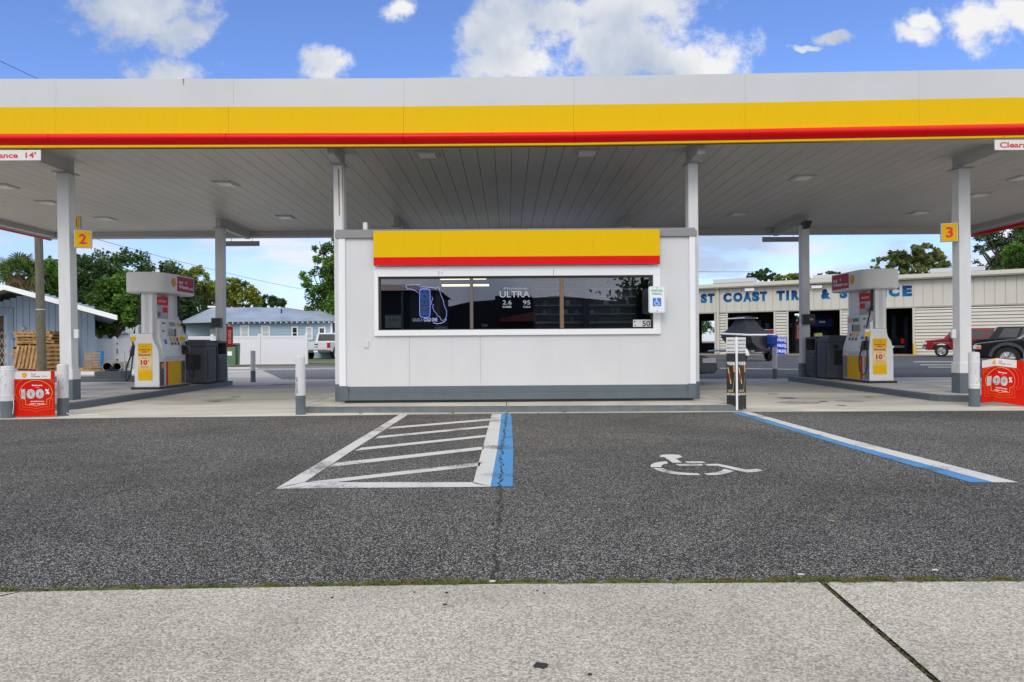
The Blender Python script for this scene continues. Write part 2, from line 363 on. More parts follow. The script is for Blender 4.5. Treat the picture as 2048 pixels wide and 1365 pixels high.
# =====================================================================
# GROUND
# =====================================================================
def sheet(name, pts, z, m):
    mb = MB(); mb.face([(p[0], p[1], z) for p in pts]); return struct(name, mb, m)
def rect(x0, x1, y0, y1): return [(x0, y0), (x1, y0), (x1, y1), (x0, y1)]
sheet('ground', rect(-900, 900, -600, 1600), 0.0, ROAD)
GRS = M('grass_green', (.075, .13, .03), .9, var=.55, vscale=1.5, col2=(.13, .12, .05))
sheet('lawn', rect(-60, 0, 38, 120), .03, GRS)
EDG = 10.42
gy = lambda px, py: G(px, py).y
# asphalt: front edge follows the sidewalk, back edge the pad
SW = [G(-260, 1199), G(40, 1189), G(520, 1180), G(1000, 1173), G(1500, 1171), G(2048, 1168), G(2300, 1167)]
AE = [G(-60, 841), G(0, 840), G(290, 836), G(580, 833), G(1000, 828), G(1455, 825), G(2048, 822), G(2120, 822)]
apts = [(-30, SW[0].y)] + [(p.x, p.y) for p in SW] + [(30, SW[-1].y)] + [(30, AE[-1].y)] + [(p.x, p.y) for p in reversed(AE)] + [(-30, AE[0].y)]
sheet('parking_asphalt', apts, .004, ASPH)
mb = MB(); rq = random.Random(21); X_ = -6.0; up_ = []; dn_ = []
def _ey(x):
    for i in range(len(SW) - 1):
        if SW[i].x <= x <= SW[i + 1].x: return SW[i].y + (SW[i + 1].y - SW[i].y) * (x - SW[i].x) / (SW[i + 1].x - SW[i].x)
    return SW[0].y if x < SW[0].x else SW[-1].y
while X_ < 6: up_.append((X_, _ey(X_) + rq.uniform(.012, .075))); dn_.append((X_, _ey(X_) - .003)); X_ += .03
for i in range(len(up_) - 1): mb.face([(*dn_[i], .0062), (*dn_[i + 1], .0062), (*up_[i + 1], .0062), (*up_[i], .0062)])
struct('mossy_edge', mb, M('edge_moss', (.10, .13, .03), .95, var=.6, vscale=6, col2=(.12, .085, .045)))
ppts = [(-30, AE[0].y)] + [(p.x, p.y) for p in AE] + [(30, AE[-1].y), (30, 19.3), (6, 19.6), (0, 20.4), (-7, 21.2), (-12, 32.5), (-30, 32.5)]
sheet('concrete_pad', ppts, .0045, CONC)
# sidewalk, cut by one joint
J0, J1 = G(1641, 1168), G(1866, 1365); jd = (J1 - J0); J2 = J0 + jd * 1.4
J0a = G(0, 1207); J1a = G(36, 1190)
mb = MB()
left = [(-12, SW[0].y - .004), (J1a.x - .008, SW[1].y - .004), (J0a.x - .3, J0a.y - .22), (-12, J0a.y - .22)]
mb.face([(a, b, .012) for a, b in left])
mid = [(J0a.x - .28, J0a.y - .22), (J1a.x + .008, SW[1].y - .004)] + [(p.x, p.y - .004) for p in SW[2:5]] + [(J0.x - .012, J0.y - .01), (J2.x - .012, J2.y), (J2.x - .02, .2), (-6, .2), (-6, J0a.y - .22)]
mb.face([(a, b, .012) for a, b in reversed(mid)])
rgt = [(J0.x + .014, J0.y - .01), (SW[5].x, SW[5].y - .004), (SW[6].x, SW[6].y - .004), (12, SW[6].y), (12, .2), (J2.x + .02, .2), (J2.x + .014, J2.y)]
mb.face([(a, b, .012) for a, b in reversed(rgt)])
struct('sidewalk', mb, WALK)
SOIL = M('joint_soil', (.055, .045, .03), .95, var=.5, vscale=30)
sheet('joint_soil', [(-12, 3.25), (12, 3.25), (12, .1), (-12, .1)], .0025, SOIL)
# side street behind, apron and lot
LOTS = sheet('repair_shop_lot', [(4, 19.6), (30, 19.3), (90, 19.3), (90, 75), (4, 75)], .004, LOTM)
# pavement strip and kerb at the far left
KB = M('kerb_stone', (.42, .40, .37), .8, var=.3, vscale=2)
sheet('far_pavement', [(-14, 27.5), (0, 30.5), (0, 32), (-14, 30)], .006, KB)
sheet('far_sidewalk', rect(-14.2, 0, 38.6, 39.8), .036, KB)
sheet('far_verge', [(-16, 34.3), (-7.5, 33.2), (0, 33.6), (0, 38.2), (-16, 37.6)], .012, M('dry_grass', (.17, .14, .07), .95, var=.5, vscale=1.2, col2=(.07, .09, .03)))

# painted markings
def Q(x, y): return G(500 + x / 3.25, 800 + y / 3.25)
def mark(name, polys, m, z, label=None):
    mb = MB()
    for p in polys: mb.face([(q.x, q.y, z) for q in p])
    return struct(name, mb, m)
mark('access_aisle_marking', [
    [Q(975, 97), Q(1032, 97), Q(690, 318), Q(355, 541), Q(250, 562), Q(165, 585)],
    [Q(170, 584.5), Q(357, 542.5), Q(1452, 542), Q(1570, 572)],
    [Q(1572, 95), Q(1635, 95), Q(1607, 330), Q(1562, 571), Q(1450, 548)],
    [Q(925, 180), Q(1562, 126), Q(1560, 138), Q(893, 194)], [Q(840, 240), Q(1553, 172), Q(1550, 184), Q(812, 256)],
    [Q(725, 316), Q(1538, 232), Q(1535, 246), Q(678, 337)], [Q(560, 415), Q(1522, 308), Q(1517, 328), Q(503, 444)],
    [Q(380, 540), Q(1500, 412), Q(1492, 436), Q(560, 541)]], PWHITE, .008)
mark('blue_stall_line', [[Q(1635, 93), Q(1698, 93), Q(1712, 330), Q(1708, 571), Q(1562, 571), Q(1608, 330)]], PBLUE, .0085)
def Q2(x, y): return G(1250 + x / 2.566, 800 + y / 2.566)
mark('blue_stall_edge', [[Q2(545, 67), Q2(595, 67), Q2(1145, 230), Q2(1888, 429), Q2(1775, 429), Q2(1130, 243)]], PBLUE, .008)
mark('white_stall_edge', [[Q2(595, 66), Q2(642, 66), Q2(1152, 206), Q2(2020, 429), Q2(1890, 429), Q2(1145, 229)]], PWHITE, .0085)
def Q3(x, y): return G(1290 + x / 7.585, 880 + y / 7.585)
S = [[(215, 260), (260, 240), (400, 235), (520, 243), (570, 272), (520, 290), (465, 297), (560, 361), (420, 363), (290, 275), (245, 280)],
     [(350, 372), (330, 343), (250, 347), (150, 364), (100, 385), (82, 410), (92, 432), (250, 432), (248, 408), (280, 388)],
     [(115, 443), (285, 450), (330, 475), (480, 505), (640, 518), (800, 525), (845, 552), (640, 552), (450, 540), (280, 510), (180, 475)],
     [(605, 345), (870, 342), (920, 366), (640, 366)], [(460, 382), (860, 380), (882, 409), (515, 412)],
     [(900, 382), (1110, 380), (1270, 410), (1400, 440), (1520, 466), (1600, 466), (1700, 456), (1795, 482), (1700, 500), (1560, 512), (1440, 492), (1200, 432), (1100, 408), (950, 410)],
     [(1200, 457), (1350, 490), (1250, 525), (1100, 550), (960, 553), (892, 528), (1050, 515), (1150, 490)]]
mark('wheelchair_marking', [[Q3(*p) for p in s] for s in S], PWHITE, .009)
# lot lines near the shop
for (a, b, c_, d_) in (((1828, 724), (1912, 724), (1912, 725.2), (1826, 725.2)), ((1842, 730), (1912, 730), (1912, 731.2), (1840, 731.2)), ((1857, 734.5), (1912, 734.8), (1912, 736), (1856, 735.8)), ((1440, 737), (1640, 740), (1640, 741), (1440, 738))):
    mark('parking_line', [[G(*a), G(*b), G(*c_), G(*d_)]], PWHITE, .012)
# long crack in the asphalt
def crack(path, wd, z, m, name):
    mb = MB(); rnd = random.Random(3); P = []
    for i in range(len(path) - 1):
        a, b = G(*path[i]), G(*path[i + 1]); n = max(2, int((b - a).length / .045))
        for k_ in range(n): P.append(a.lerp(b, k_ / n) + Vector((rnd.uniform(-.022, .022), 0, 0)))
    for i in range(len(P) - 1):
        w0 = wd * rnd.uniform(.3, 1.3); mb.face([(P[i].x - w0 / 2, P[i].y, z), (P[i].x + w0 / 2, P[i].y, z), (P[i + 1].x + w0 / 2, P[i + 1].y + .01, z), (P[i + 1].x - w0 / 2, P[i + 1].y + .01, z)])
    struct(name, mb, m)
CRK = M('crack_dark', (.03, .026, .022), .95, var=.6, vscale=18, col2=(.09, .07, .045))
def stain(px, py, wpx, hpx, col, nm='oil_stain'):
    c = G(px, py); a = G(px - wpx / 2, py); d = G(px, py - hpx / 2); rq_ = random.Random(int(px * 3 + py)); rx, ry = c.x - a.x, d.y - c.y; mb = MB()
    mb.face([(c.x + rx * rq_.uniform(.7, 1.1) * math.cos(R(q)), c.y + ry * rq_.uniform(.6, 1.15) * math.sin(R(q)), .0085) for q in range(0, 360, 15)]); struct(nm, mb, col)
OIL = M('oil_dark', (.16, .145, .12), .7, var=.35, vscale=7); OIL2 = M('oil_faint', (.40, .37, .31), .8, var=.25, vscale=5)
for a in ((1576, 797, 40, 3), (1647, 804, 16, 2.5), (1683, 812, 20, 2.2), (1737, 795, 14, 2)): stain(*a, OIL)
for a in ((1600, 806, 90, 6), (440, 801, 60, 6), (1700, 803, 60, 5), (560, 770, 40, 3), (1545, 789, 22, 2.5)): stain(*a, OIL2)
for a in ((432, 804, 22, 2), (470, 795, 26, 1.6)): stain(*a, OIL)
crack([(1013, 829), (1009, 858), (1003, 905), (1002, 945), (1000, 985), (1002, 1030), (995, 1085), (993, 1130), (989, 1172)], .017, .0115, CRK, 'asphalt_crack')
crack([(1641, 1168), (1866, 1365), (1900, 1395)], .020, .0075, M('joint_moss', (.06, .07, .02), .95, var=.6, vscale=14, col2=(.045, .032, .02)), 'joint_moss')

# grass and moss along the sidewalk joint
GB = M('joint_grass', (.10, .15, .035), .9, var=.5, vscale=9, col2=(.17, .12, .055))
mb = MB(); rnd = random.Random(11)
def tuft(x, y, n, r, h):
    for _ in range(n):
        a = rnd.uniform(0, 6.28); q = rnd.uniform(0, r); bx, by = x + math.cos(a) * q, y + math.sin(a) * q * .35
        hh = h * rnd.uniform(.4, 1.1); dx, dy = rnd.uniform(-1, 1) * hh * 1.3, rnd.uniform(-1, .5) * hh; ww = .0025
        mb.add([(bx - ww, by, .004), (bx + ww, by, .004), (bx + dx * .6 + ww, by + dy * .6, .004 + hh * .8), (bx + dx * .6 - ww, by + dy * .6, .004 + hh * .8), (bx + dx, by + dy, .004 + hh * .75)], [(0, 1, 2, 3), (3, 2, 4)])
def edge_y(x):
    for i in range(len(SW) - 1):
        if SW[i].x <= x <= SW[i + 1].x:
            t = (x - SW[i].x) / (SW[i + 1].x - SW[i].x); return SW[i].y + (SW[i + 1].y - SW[i].y) * t
    return SW[-1].y
dens = [(0, 60, 1), (60, 240, .35), (240, 460, .5), (460, 520, .2), (520, 700, .55), (700, 1000, .9), (1000, 1290, .45), (1290, 1400, .3), (1400, 1560, .75), (1560, 1680, 1.6), (1680, 1900, 1.2), (1900, 2048, .7)]
for (a, b, d_) in dens:
    xa, xb = G(a, 1178).x, G(b, 1172).x; n = int((xb - xa) * 90 * d_)
    for _ in range(n):
        x = rnd.uniform(xa, xb); tuft(x, edge_y(x) + rnd.uniform(-.004, .055), 13, .026, .019 * (1.4 if d_ > .8 else 1))
for _ in range(70):
    t = rnd.uniform(0, 1.1) ** 1.3; p = J0 + jd * t; tuft(p.x, p.y, 5, .008, .008)
for (a, b, k_) in ((905, 828, 8), (1078, 829, 4), (1128, 826, 10), (1265, 823, 12), (1305, 822, 8), (1015, 828, 4), (720, 829, 5)):
    p = G(a, b); tuft(p.x, p.y - .01, k_ * 2, .05, .03)
tag(mb.build('joint_grass', GB), 'green and brown grass growing in the gap between asphalt and sidewalk', 'grass', kind='stuff')
# small litter
LEAF = M('dry_leaf', (.42, .24, .12), .8); PAP = M('paper_white', (.7, .7, .7), .8)
def scrap(name, px, py, l_, wd, ang, m, label, cat):
    p = G(px, py); mb = MB(); pts = [(-l_ / 2, 0), (-l_ * .3, wd / 2), (l_ * .15, wd * .5), (l_ / 2, wd * .08), (l_ * .2, -wd * .5), (-l_ * .3, -wd * .4)]
    c_, s_ = math.cos(ang), math.sin(ang); mb.add([(a * c_ - b * s_, a * s_ + b * c_, .004 + abs(b) * .35) for a, b in pts] + [(a * c_ - b * s_, a * s_ + b * c_, .0005) for a, b in pts],
        [tuple(range(6)), tuple(range(11, 5, -1))] + [(i, 6 + i, 6 + (i + 1) % 6, (i + 1) % 6) for i in range(6)])
    tag(mb.build(name, m, loc=(p.x, p.y, .016)), label, cat)
scrap('fallen_leaf', 1664, 1048, .035, .014, -.5, LEAF, 'small dry orange leaf lying on the open asphalt of the accessible stall', 'leaf')
scrap('paper_scrap', 985, 1171, .03, .01, .1, PAP, 'white paper scrap at the foot of the long asphalt crack beside the sidewalk', 'litter')
scrap('paper_scrap', 1602, 1157, .032, .008, -.1, PAP, 'white paper scrap in the grass just left of the sidewalk joint', 'litter')
scrap('paper_scrap', 1871, 1148, .03, .007, -.1, PAP, 'white paper scrap lying on the asphalt, rightmost of the scraps', 'litter')
scrap('paper_scrap', 517, 992, .04, .01, 0, LEAF, 'small tan scrap on the asphalt left of the white striped aisle', 'litter')
GUM = M('gum_spot', (.03, .03, .032), .7)
def spot(px, py, r, label, grp=None):
    mb = MB(); rr = random.Random(int(px)); k_ = 11
    pts = [(r * rr.uniform(.6, 1.2) * math.cos(6.283 * i / k_), r * rr.uniform(.5, 1.1) * math.sin(6.283 * i / k_)) for i in range(k_)]
    mb.prism(pts, 'z', -.001, .003); p = G(px, py); tag(mb.build('gum_spot', GUM, loc=(p.x, p.y, .0125)), label, 'gum spot', grp)
spot(1080, 1339, .026, 'black gum spot on the sidewalk, the largest of the dark spots')
for (a, b, r_) in ((890, 1216, .009), (893, 1192, .007), (829, 1191, .006), (1088, 1193, .006), (664 + 0, 1202, .006), (1180, 1357, .008), (1075, 1188, .005), (1420, 1187, .005)):
    spot(a, b, r_, 'small dark spot of old gum on the pale sidewalk', 'small gum spots on the sidewalk')

# =====================================================================
# CANOPY
# =====================================================================
CYF = 10.98; ZS = 4.42; CXL, CXR = -13.5, 13.9; CYB = 20.4
canopy = thing('forecourt_canopy', 'wide flat forecourt canopy with white yellow and red banded front edge on white columns', 'canopy', (0, CYF, 0))
def LZ(px, py, dy=0):
    p = V(px, py, CYF - dy); return Vector((p.x, -dy, p.z))
BX = [-900, -300, 0, 102, 455, 807, 1150, 1493, 1848, 2048, 2350, 2850]
def itp(tab, x):
    if x <= tab[0][0]: i = 0
    elif x >= tab[-1][0]: i = len(tab) - 2
    else: i = max(k_ for k_ in range(len(tab) - 1) if tab[k_][0] <= x)
    (a, b), (c_, d_) = tab[i], tab[i + 1]; return b + (d_ - b) * (x - a) / (c_ - a)
TOP = [(0, 158), (470, 158), (807, 156.8), (1150, 153), (1493, 147.6), (2048, 138)]
WB = [(0, 215), (455, 214.3), (807, 213.5), (1150, 210), (1493, 206), (2048, 195)]
YB = [(0, 268), (455, 267), (807, 266.6), (1150, 264), (1493, 258.5), (2048, 247.5)]
RB = [(0, 291.5), (455, 290), (807, 289.5), (1150, 286.5), (1493, 281), (2048, 271.5)]
LB = [(0, 296), (455, 294.5), (807, 293), (1150, 290.5), (1493, 285), (2048, 275.5)]
def band(name, t0, t1, dy, m, xs, bulge=0, gap=.002, back=.05):
    for a, b in zip(xs[:-1], xs[1:]):
        mb = MB(); n = 12 if bulge else 1
        pts = [[], []]
        for s_, x in enumerate((a, b)):
            hi, lo = LZ(x, itp(t0, x)), LZ(x, itp(t1, x)); gx = gap / 2 * (1 if s_ == 0 else -1)
            hi.x += gx; lo.x += gx
            if bulge:
                pr = [Vector((hi.x, back, hi.z))] + [Vector((hi.x, -dy - bulge * math.sin(math.pi * (i / n) ** .8), hi.z + (lo.z - hi.z) * i / n)) for i in range(n + 1)] + [Vector((lo.x, back, lo.z))]
            else: pr = [Vector((hi.x, back, hi.z)), Vector((hi.x, -dy, hi.z)), Vector((lo.x, -dy, lo.z)), Vector((lo.x, back, lo.z))]
            pts[s_] = pr
        q = len(pts[0]); mb.add(pts[0] + pts[1], [(i, i + 1, q + i + 1, q + i) for i in range(q - 1)] + [tuple(range(q)), tuple(range(2 * q - 1, q - 1, -1)), (q - 1, 0, q, 2 * q - 1)])
        mb.build(name, m, canopy, smooth=bool(bulge))
band('white_fascia', TOP, WB, 0, FWHITE, [-900, -240, 112, 467, 808, 1148, 1490, 1838, 2200, 2850])
band('yellow_fascia', WB, YB, .004, YEL, [-900, -240, 110, 457, 807, 1147, 1490, 1838, 2200, 2850], gap=.003)
band('red_bumper', YB, RB, .004, RED, [-900, -250, 102, 455, 807, 1149, 1496, 1848, 2200, 2850], bulge=.085, gap=.006)
band('fascia_lip', RB, LB, .01, YEL, [-900, 0, 807, 1150, 1493, 2048, 2850], gap=.0)
# back board behind the bands, joint covers
mb = MB(); 
for a, b in zip(BX[:-1], BX[1:]):
    p = [LZ(a, itp(TOP, a) + 2), LZ(b, itp(TOP, b) + 2), LZ(b, itp(LB, b) - 1), LZ(a, itp(LB, a) - 1)]
    mb.face([(q.x, .02, q.z) for q in p]); mb.face([(q.x, .12, q.z) for q in reversed(p)])
    mb.face([(p[0].x, .0, p[0].z), (p[1].x, .0, p[1].z), (p[1].x, .12, p[1].z), (p[0].x, .12, p[0].z)])
mb.build('fascia_backing', SOFB, canopy)
# rust drip on the white band
mb = MB(); p = LZ(367, 158); mb.face([(p.x - .012, -.003, p.z), (p.x + .012, -.003, p.z), (p.x + .004, -.003, p.z - .11), (p.x - .004, -.003, p.z - .11)]); mb.build('rust_drip', RUST, canopy)
# soffit decking: individual pans running front to back
mb = MB(); x = CXL + .1
while x < CXR - .1:
    mb.box(x + .003, x + .2945, .22, CYB - CYF - .25, ZS, ZS + .03, 0); x += .30
mb.build('soffit', SOFF, canopy)
MB().box(CXL, CXR, .15, CYB - CYF - .1, ZS + .035, ZS + .06).build('deck_underlay', SOFB, canopy)
MB().box(CXL, CXR, .1, CYB - CYF - .05, ZS + .3, ZS + .34).build('roof_deck', GALV, canopy)
# perimeter channel
mb = MB()
mb.box(CXL, CXR, .03, .24, 4.33, 4.37); mb.box(CXL, CXR, .22, .26, 4.372, ZS + .03)
D = CYB - CYF
mb.box(CXL, CXR, D - .22, D - .02, 4.26, 4.29); mb.box(CXL, CXR, D - .25, D - .22, 4.262, ZS + .03)
mb.box(CXL + .02, CXL + .2, .26, D - .26, 4.28, 4.31); mb.box(CXL + .2, CXL + .23, .26, D - .26, 4.282, ZS + .03)
mb.box(CXR - .2, CXR - .02, .26, D - .26, 4.28, 4.31); mb.box(CXR - .23, CXR - .2, .26, D - .26, 4.282, ZS + .03)
mb.build('perimeter_channel', M('channel_metal', (.48, .47, .45), .45), canopy)
for nm, args in (('rear_fascia', (CXL, CXR, D - .02, D, 4.25, 5.36)), ('side_fascia', (CXL - .02, CXL, .13, D - .021, 4.25, 5.36)), ('side_fascia', (CXR, CXR + .02, .13, D - .021, 4.25, 5.36))):
    MB().box(*args).build(nm, FWHITE, canopy)
mb = MB(); mb.box(CXL - .1, CXL - .021, .13, D, 4.21, 4.40); mb.build('side_bumper', RED, canopy, bevel=.03); MB().box(CXR + .021, CXR + .1, .13, D, 4.15, 4.40).build('side_bumper', RED, canopy, bevel=.03)
# columns
def column(px, py_b, Y, wx=.20, wy=.20, topz=4.17, lean=0, base=.125, sleeve=True):
    b = V(px, 600, Y); x = b.x; y = Y - CYF
    mb = MB(); t = .012
    c_ = [(x - wx / 2, y), (x + wx / 2, y), (x + wx / 2, y + wy), (x - wx / 2, y + wy)]
    mb.hexa([(a, b_, base) for a, b_ in c_], [(a + lean, b_, topz) for a, b_ in c_])
    o = mb.build('column', COLW, canopy, bevel=.008)
    mb = MB(); mb.box(x - wx / 2 - .05 + lean, x + wx / 2 + .05 + lean, y - .05, y + wy + .05, topz, topz + .02); mb.build('cap_plate', STEEL, o)
    if sleeve:
        e = .02; mb = MB(); mb.box(x - wx / 2 - e, x + wx / 2 + e, y - e, y + wy + e, base, base + .36); mb.build('base_paint', KGREY, o, bevel=.01)
        mb = MB(); mb.box(x - wx / 2 - e, x + wx / 2 + e, y - e, y + wy + e, base + .361, base + .55); mb.build('base_sleeve', COLW, o, bevel=.01)
    else:
        e = .004; mb = MB(); mb.box(x - wx / 2 - e, x + wx / 2 + e, y - e, y + wy + e, base, base + .30); mb.build('base_paint', KGREY, o)
    return x, y, o
def beam(x, y0, y1, z0=4.19, z1=ZS, w_=.14):
    mb = MB(); mb.box(x - w_ / 2, x + w_ / 2, y0, y1, z0, z0 + .015); mb.box(x - w_ / 2 + .012, x + w_ / 2 - .012, y0, y1, z0 + .016, z1 + .002)
    mb.build('beam', CAPG if False else M('beam_grey', (.50, .49, .47), .5), canopy)
cols = {}
for key, (px, Y, wx, lean, base, sl) in {'fl': (131.5, 12.2, .21, -.05, .125, True), 'fr': (1931, 12.2, .21, 0, .125, True), 'kl': (679.5, 11.75, .175, -.01, .10, False), 'kr': (1388, 11.75, .17, 0, .10, False),
        'bl': (438.5, 18.1, .21, 0, .125, True), 'br': (1612, 18.1, .21, 0, .125, True), 'ml': (794, 18.0, .22, 0, .10, False), 'mr': (1256, 18.0, .22, 0, .10, False)}.items():
    x, y, o = column(px, 0, Y, wx, .2, 4.17, lean, base, sl); cols[key] = (x, y, o)
    if key in ('fl', 'fr', 'kl', 'kr'): beam(x + lean, .27, y + .25)
    else: beam(x, y - .05, D - .26)
# rust runs on the left kiosk column
x, y, o = cols['kl']; mb = MB()
mb.face([(x - .02, y - .002, 4.1), (x + .005, y - .002, 4.1), (x + .015, y - .002, 3.3), (x - .005, y - .002, 3.3)]); mb.face([(x + .05, y - .002, 4.15), (x + .07, y - .002, 4.15), (x + .07, y - .002, 3.05), (x + .06, y - .002, 3.05)]); mb.build('rust_stain', RUST, o)
# recessed lights
LENS = M('lamp_lens', (.85, .84, .80), .25); LFR = M('lamp_frame', (.50, .49, .46), .5)
for (a, b) in ((855, 309), (1174, 305), (451, 367), (1605, 355), (571, 434), (1475, 428), (212, 437), (1838, 425), (98, 405), (6, 372), (1955, 390), (2046, 355)):
    p = G(a, b, ZS); l_ = MB(); s_ = .21; x, y = p.x, p.y - CYF
    for (i, j, k_, q) in ((-s_, s_, -s_, -s_ + .05), (-s_, s_, s_ - .05, s_), (-s_, -s_ + .05, -s_ + .05, s_ - .05), (s_ - .05, s_, -s_ + .05, s_ - .05)):
        l_.box(x + i, x + j, y + k_, y + q, ZS - .02, ZS - .002)
    o = l_.build('ceiling_light', LFR, canopy); MB().box(x - s_ + .06, x + s_ - .06, y - s_ + .06, y + s_ - .06, ZS - .035, ZS - .004).build('lens', LENS, o, bevel=.006)
# hanging height bars at the rear
for (a, b, t0, t1) in ((449, 519, 483, 492.5), (1524.5, 1602, 474.5, 484)):
    p, q = V(a, t0, CYB + .08), V(b, t1, CYB + .08); c_ = ((p.x + q.x) / 2, CYB + .08, (p.z + q.z) / 2); hw = (q.x - p.x) / 2; hh = (p.z - q.z) / 2
    lab = 'grey hanging height bar under the rear canopy edge beside the %s back column' % ('left' if a < 1000 else 'right')
    t = thing('clearance_bar', lab, 'height bar', c_); MB().box(-hw, hw, -.02, .02, -hh, hh).build('board', M('bar_grey', (.33, .33, .32), .5), t, bevel=.005)
    for sx in (-.6, .6):
        MB().cyl((sx * hw, 0, hh), (sx * hw, 0, 4.30 - c_[2]), .008, n=6).build('hanger', STEEL, t)
# clearance signs hanging from the front edge
for (a0, a1, y0, y1, lab, rt) in ((-58, 82, 302, 320.5, 'white hanging clearance sign with red letters by the left front column', 0), (1989, 2129, 280, 299, 'white hanging clearance sign with red letters by the right front column', 1)):
    p, q = V(a0, y0, CYF - .02), V(a1, y1, CYF - .02)
    if not rt: zc = V(40, 311, CYF - .02).z
    else: zc = V(2020, 290.3, CYF - .02).z
    hw = (q.x - p.x) / 2; hh = .082; t = thing('clearance_sign', lab, 'clearance sign', ((p.x + q.x) / 2, CYF - .02, zc))
    MB().box(-hw, hw, -.006, .006, -hh, hh).build('board', M('sign_white', (.74, .73, .72), .5), t)
    mb = MB(); mb.text("Clearance  14'", (0, -.0065, 0), w=hw * 1.72, h=.095, m=0, bold=.03); mb.text("1", (hw * .86, -.0065, .035), h=.03); mb.build('lettering', M('lettering_coral', (.66, .06, .06), .5), t)
    for sx in (-.72, .72): MB().tube([(sx * hw, 0, hh), (sx * hw + .01, 0, hh + .03), (sx * hw - .004, .01, hh + .07)], .003, 5).build('hook', RUST, t)
# pump number signs on the columns
def numsign(s, x0, x1, y0, y1, Y, ang, lab):
    p, q = V(x0, y0, Y), V(x1, y1, Y); w_ = (q.x - p.x) / math.cos(ang); h_ = p.z - q.z
    t = thing('pump_number_sign', lab, 'number sign', ((p.x + q.x) / 2, Y, (p.z + q.z) / 2), ang)
    MB().box(-w_ / 2, w_ / 2, -.03, .03, -h_ / 2, h_ / 2).build('case', GALV, t, bevel=.004)
    MB().box(-w_ / 2 + .012, w_ / 2 - .012, -.034, -.0305, -h_ / 2 + .012, h_ / 2 - .012).build('face', YEL2, t)
    mb = MB(); mb.text(s, (0, -.0345, 0), h=h_ * .58, w=None if s == '1' else w_ * .42, bold=.03); mb.build('numeral', TXR, t)
    return t
numsign('2', 152, 181, 461.5, 496.5, 12.2, R(20), 'yellow pump number sign reading 2 on the left front column')
numsign('1', 146, 162, 433, 459, 13.6, 0, 'yellow pump number sign reading 1 half hidden behind the left front column')
numsign('3', 1884, 1912, 447, 484, 12.2, R(-20), 'yellow pump number sign reading 3 on the right front column')
numsign('4', 1901, 1916, 420, 446, 13.6, 0, 'yellow pump number sign reading 4 half hidden behind the right front column')
# small boxes fixed to the columns
def colbox(name, x0, x1, y0, y1, Y, m, lab, cat, dep=.14, txt=None):
    p, q = V(x0, y0, Y), V(x1, y1, Y); t = thing(name, lab, cat, ((p.x + q.x) / 2, Y, (p.z + q.z) / 2)); hw, hh = (q.x - p.x) / 2, (p.z - q.z) / 2
    MB().box(-hw, hw, 0, dep, -hh, hh).build('case', m, t, bevel=.01); MB().box(-hw + .02, hw - .02, -.006, 0, -hh + .02, hh - .02).build('grille', BLK if m is not DKG else RUB, t)
    if txt: mb = MB(); mb.text(txt, (hw * .35, -.0062, 0), h=.05, w=hw * .6, bold=.01); mb.build('badge', TXW, t)
colbox('speaker_box', 422, 441, 636.5, 655, 17.9, M('olive_box', (.06, .055, .04), .5), 'dark olive speaker box on the left back column', 'speaker')
colbox('speaker_box', 1607, 1630.5, 629, 649.5, 17.85, BLK, 'black speaker box with a small pale badge on the right back column', 'speaker', txt='ION')
mb = MB(); a, b = V(1606, 443, 17.9), V(1622, 457, 17.9); w_ = b.x - a.x
mb.hexa([(a.x + .07, 17.86, b.z), (b.x - .05, 17.86, b.z), (b.x - .05, 18.05, b.z), (a.x + .07, 18.05, b.z)], [(a.x, 17.8, a.z), (b.x, 17.8, a.z), (b.x, 18.05, a.z), (a.x, 18.05, a.z)])
tag(mb.build('camera_dome', BLK, bevel=.01), 'black angular camera housing at the top of the right back column', 'security camera')
# conduit on left back column and switch boxes
x, y, o = cols['bl']; mb = MB(); mb.cyl((x - .05, y - .03, 1.0), (x - .05, y - .03, 1.5), .02, n=8); mb.build('conduit', COLW, o)
for key, (a, b) in {'fl': (151, 668), 'fr': (1909, 668)}.items():
    x, y, o = cols[key]; p = V(a, b, 12.15); mb = MB(); mb.box(p.x - .04, p.x + .04, y - .04, y - .001, p.z - .08, p.z + .08); mb.build('switch_box', COLW, o, bevel=.006)

# =====================================================================
# KIOSK
# =====================================================================
KY = 11.42; KB_Z = .19
kl, kr = V(679.5, 620, KY).x, V(1389, 620, KY).x
K = thing('kiosk', 'white flat-roofed store kiosk with long dark front window and grey base', 'kiosk', ((kl + kr) / 2, KY, .10)); kx = K.location.x
def kz(px, py, Y=KY): return V(px, py, Y).z - .10
KT = kz(1030, 462.5); ox0, ox1 = V(757, 600, KY).x - kx, V(1306, 600, KY).x - kx; oz1, oz0 = kz(1030, 552.5), kz(1030, 660)
hl, hr = kl - kx, kr - kx; DEP = 6.2; zb = KB_Z - .10 + .0
mb = MB(); T_ = .12
mb.box(hl, ox0, 0, T_, zb, KT); mb.box(ox1, hr, 0, T_, zb, KT); mb.box(ox0, ox1, 0, T_, zb, oz0); mb.box(ox0, ox1, 0, T_, oz1, KT)
mb.box(hl, hl + T_, T_, DEP, zb, KT); mb.box(hr - T_, hr, T_, DEP, zb, KT); mb.box(hl + T_, hr - T_, DEP - T_, DEP, zb, KT)
mb.build('wall', WHITE, K)
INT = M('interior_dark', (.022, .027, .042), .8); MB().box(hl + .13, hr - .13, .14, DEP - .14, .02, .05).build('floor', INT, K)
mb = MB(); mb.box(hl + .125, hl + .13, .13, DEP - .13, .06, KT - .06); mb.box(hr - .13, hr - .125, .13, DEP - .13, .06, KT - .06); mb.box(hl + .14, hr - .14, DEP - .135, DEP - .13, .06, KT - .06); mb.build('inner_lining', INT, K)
MB().box(hl + .12, hr - .12, .12, DEP - .12, KT - .06, KT - .02).build('ceiling', M('interior_ceiling', (.2, .2, .2), .8), K)
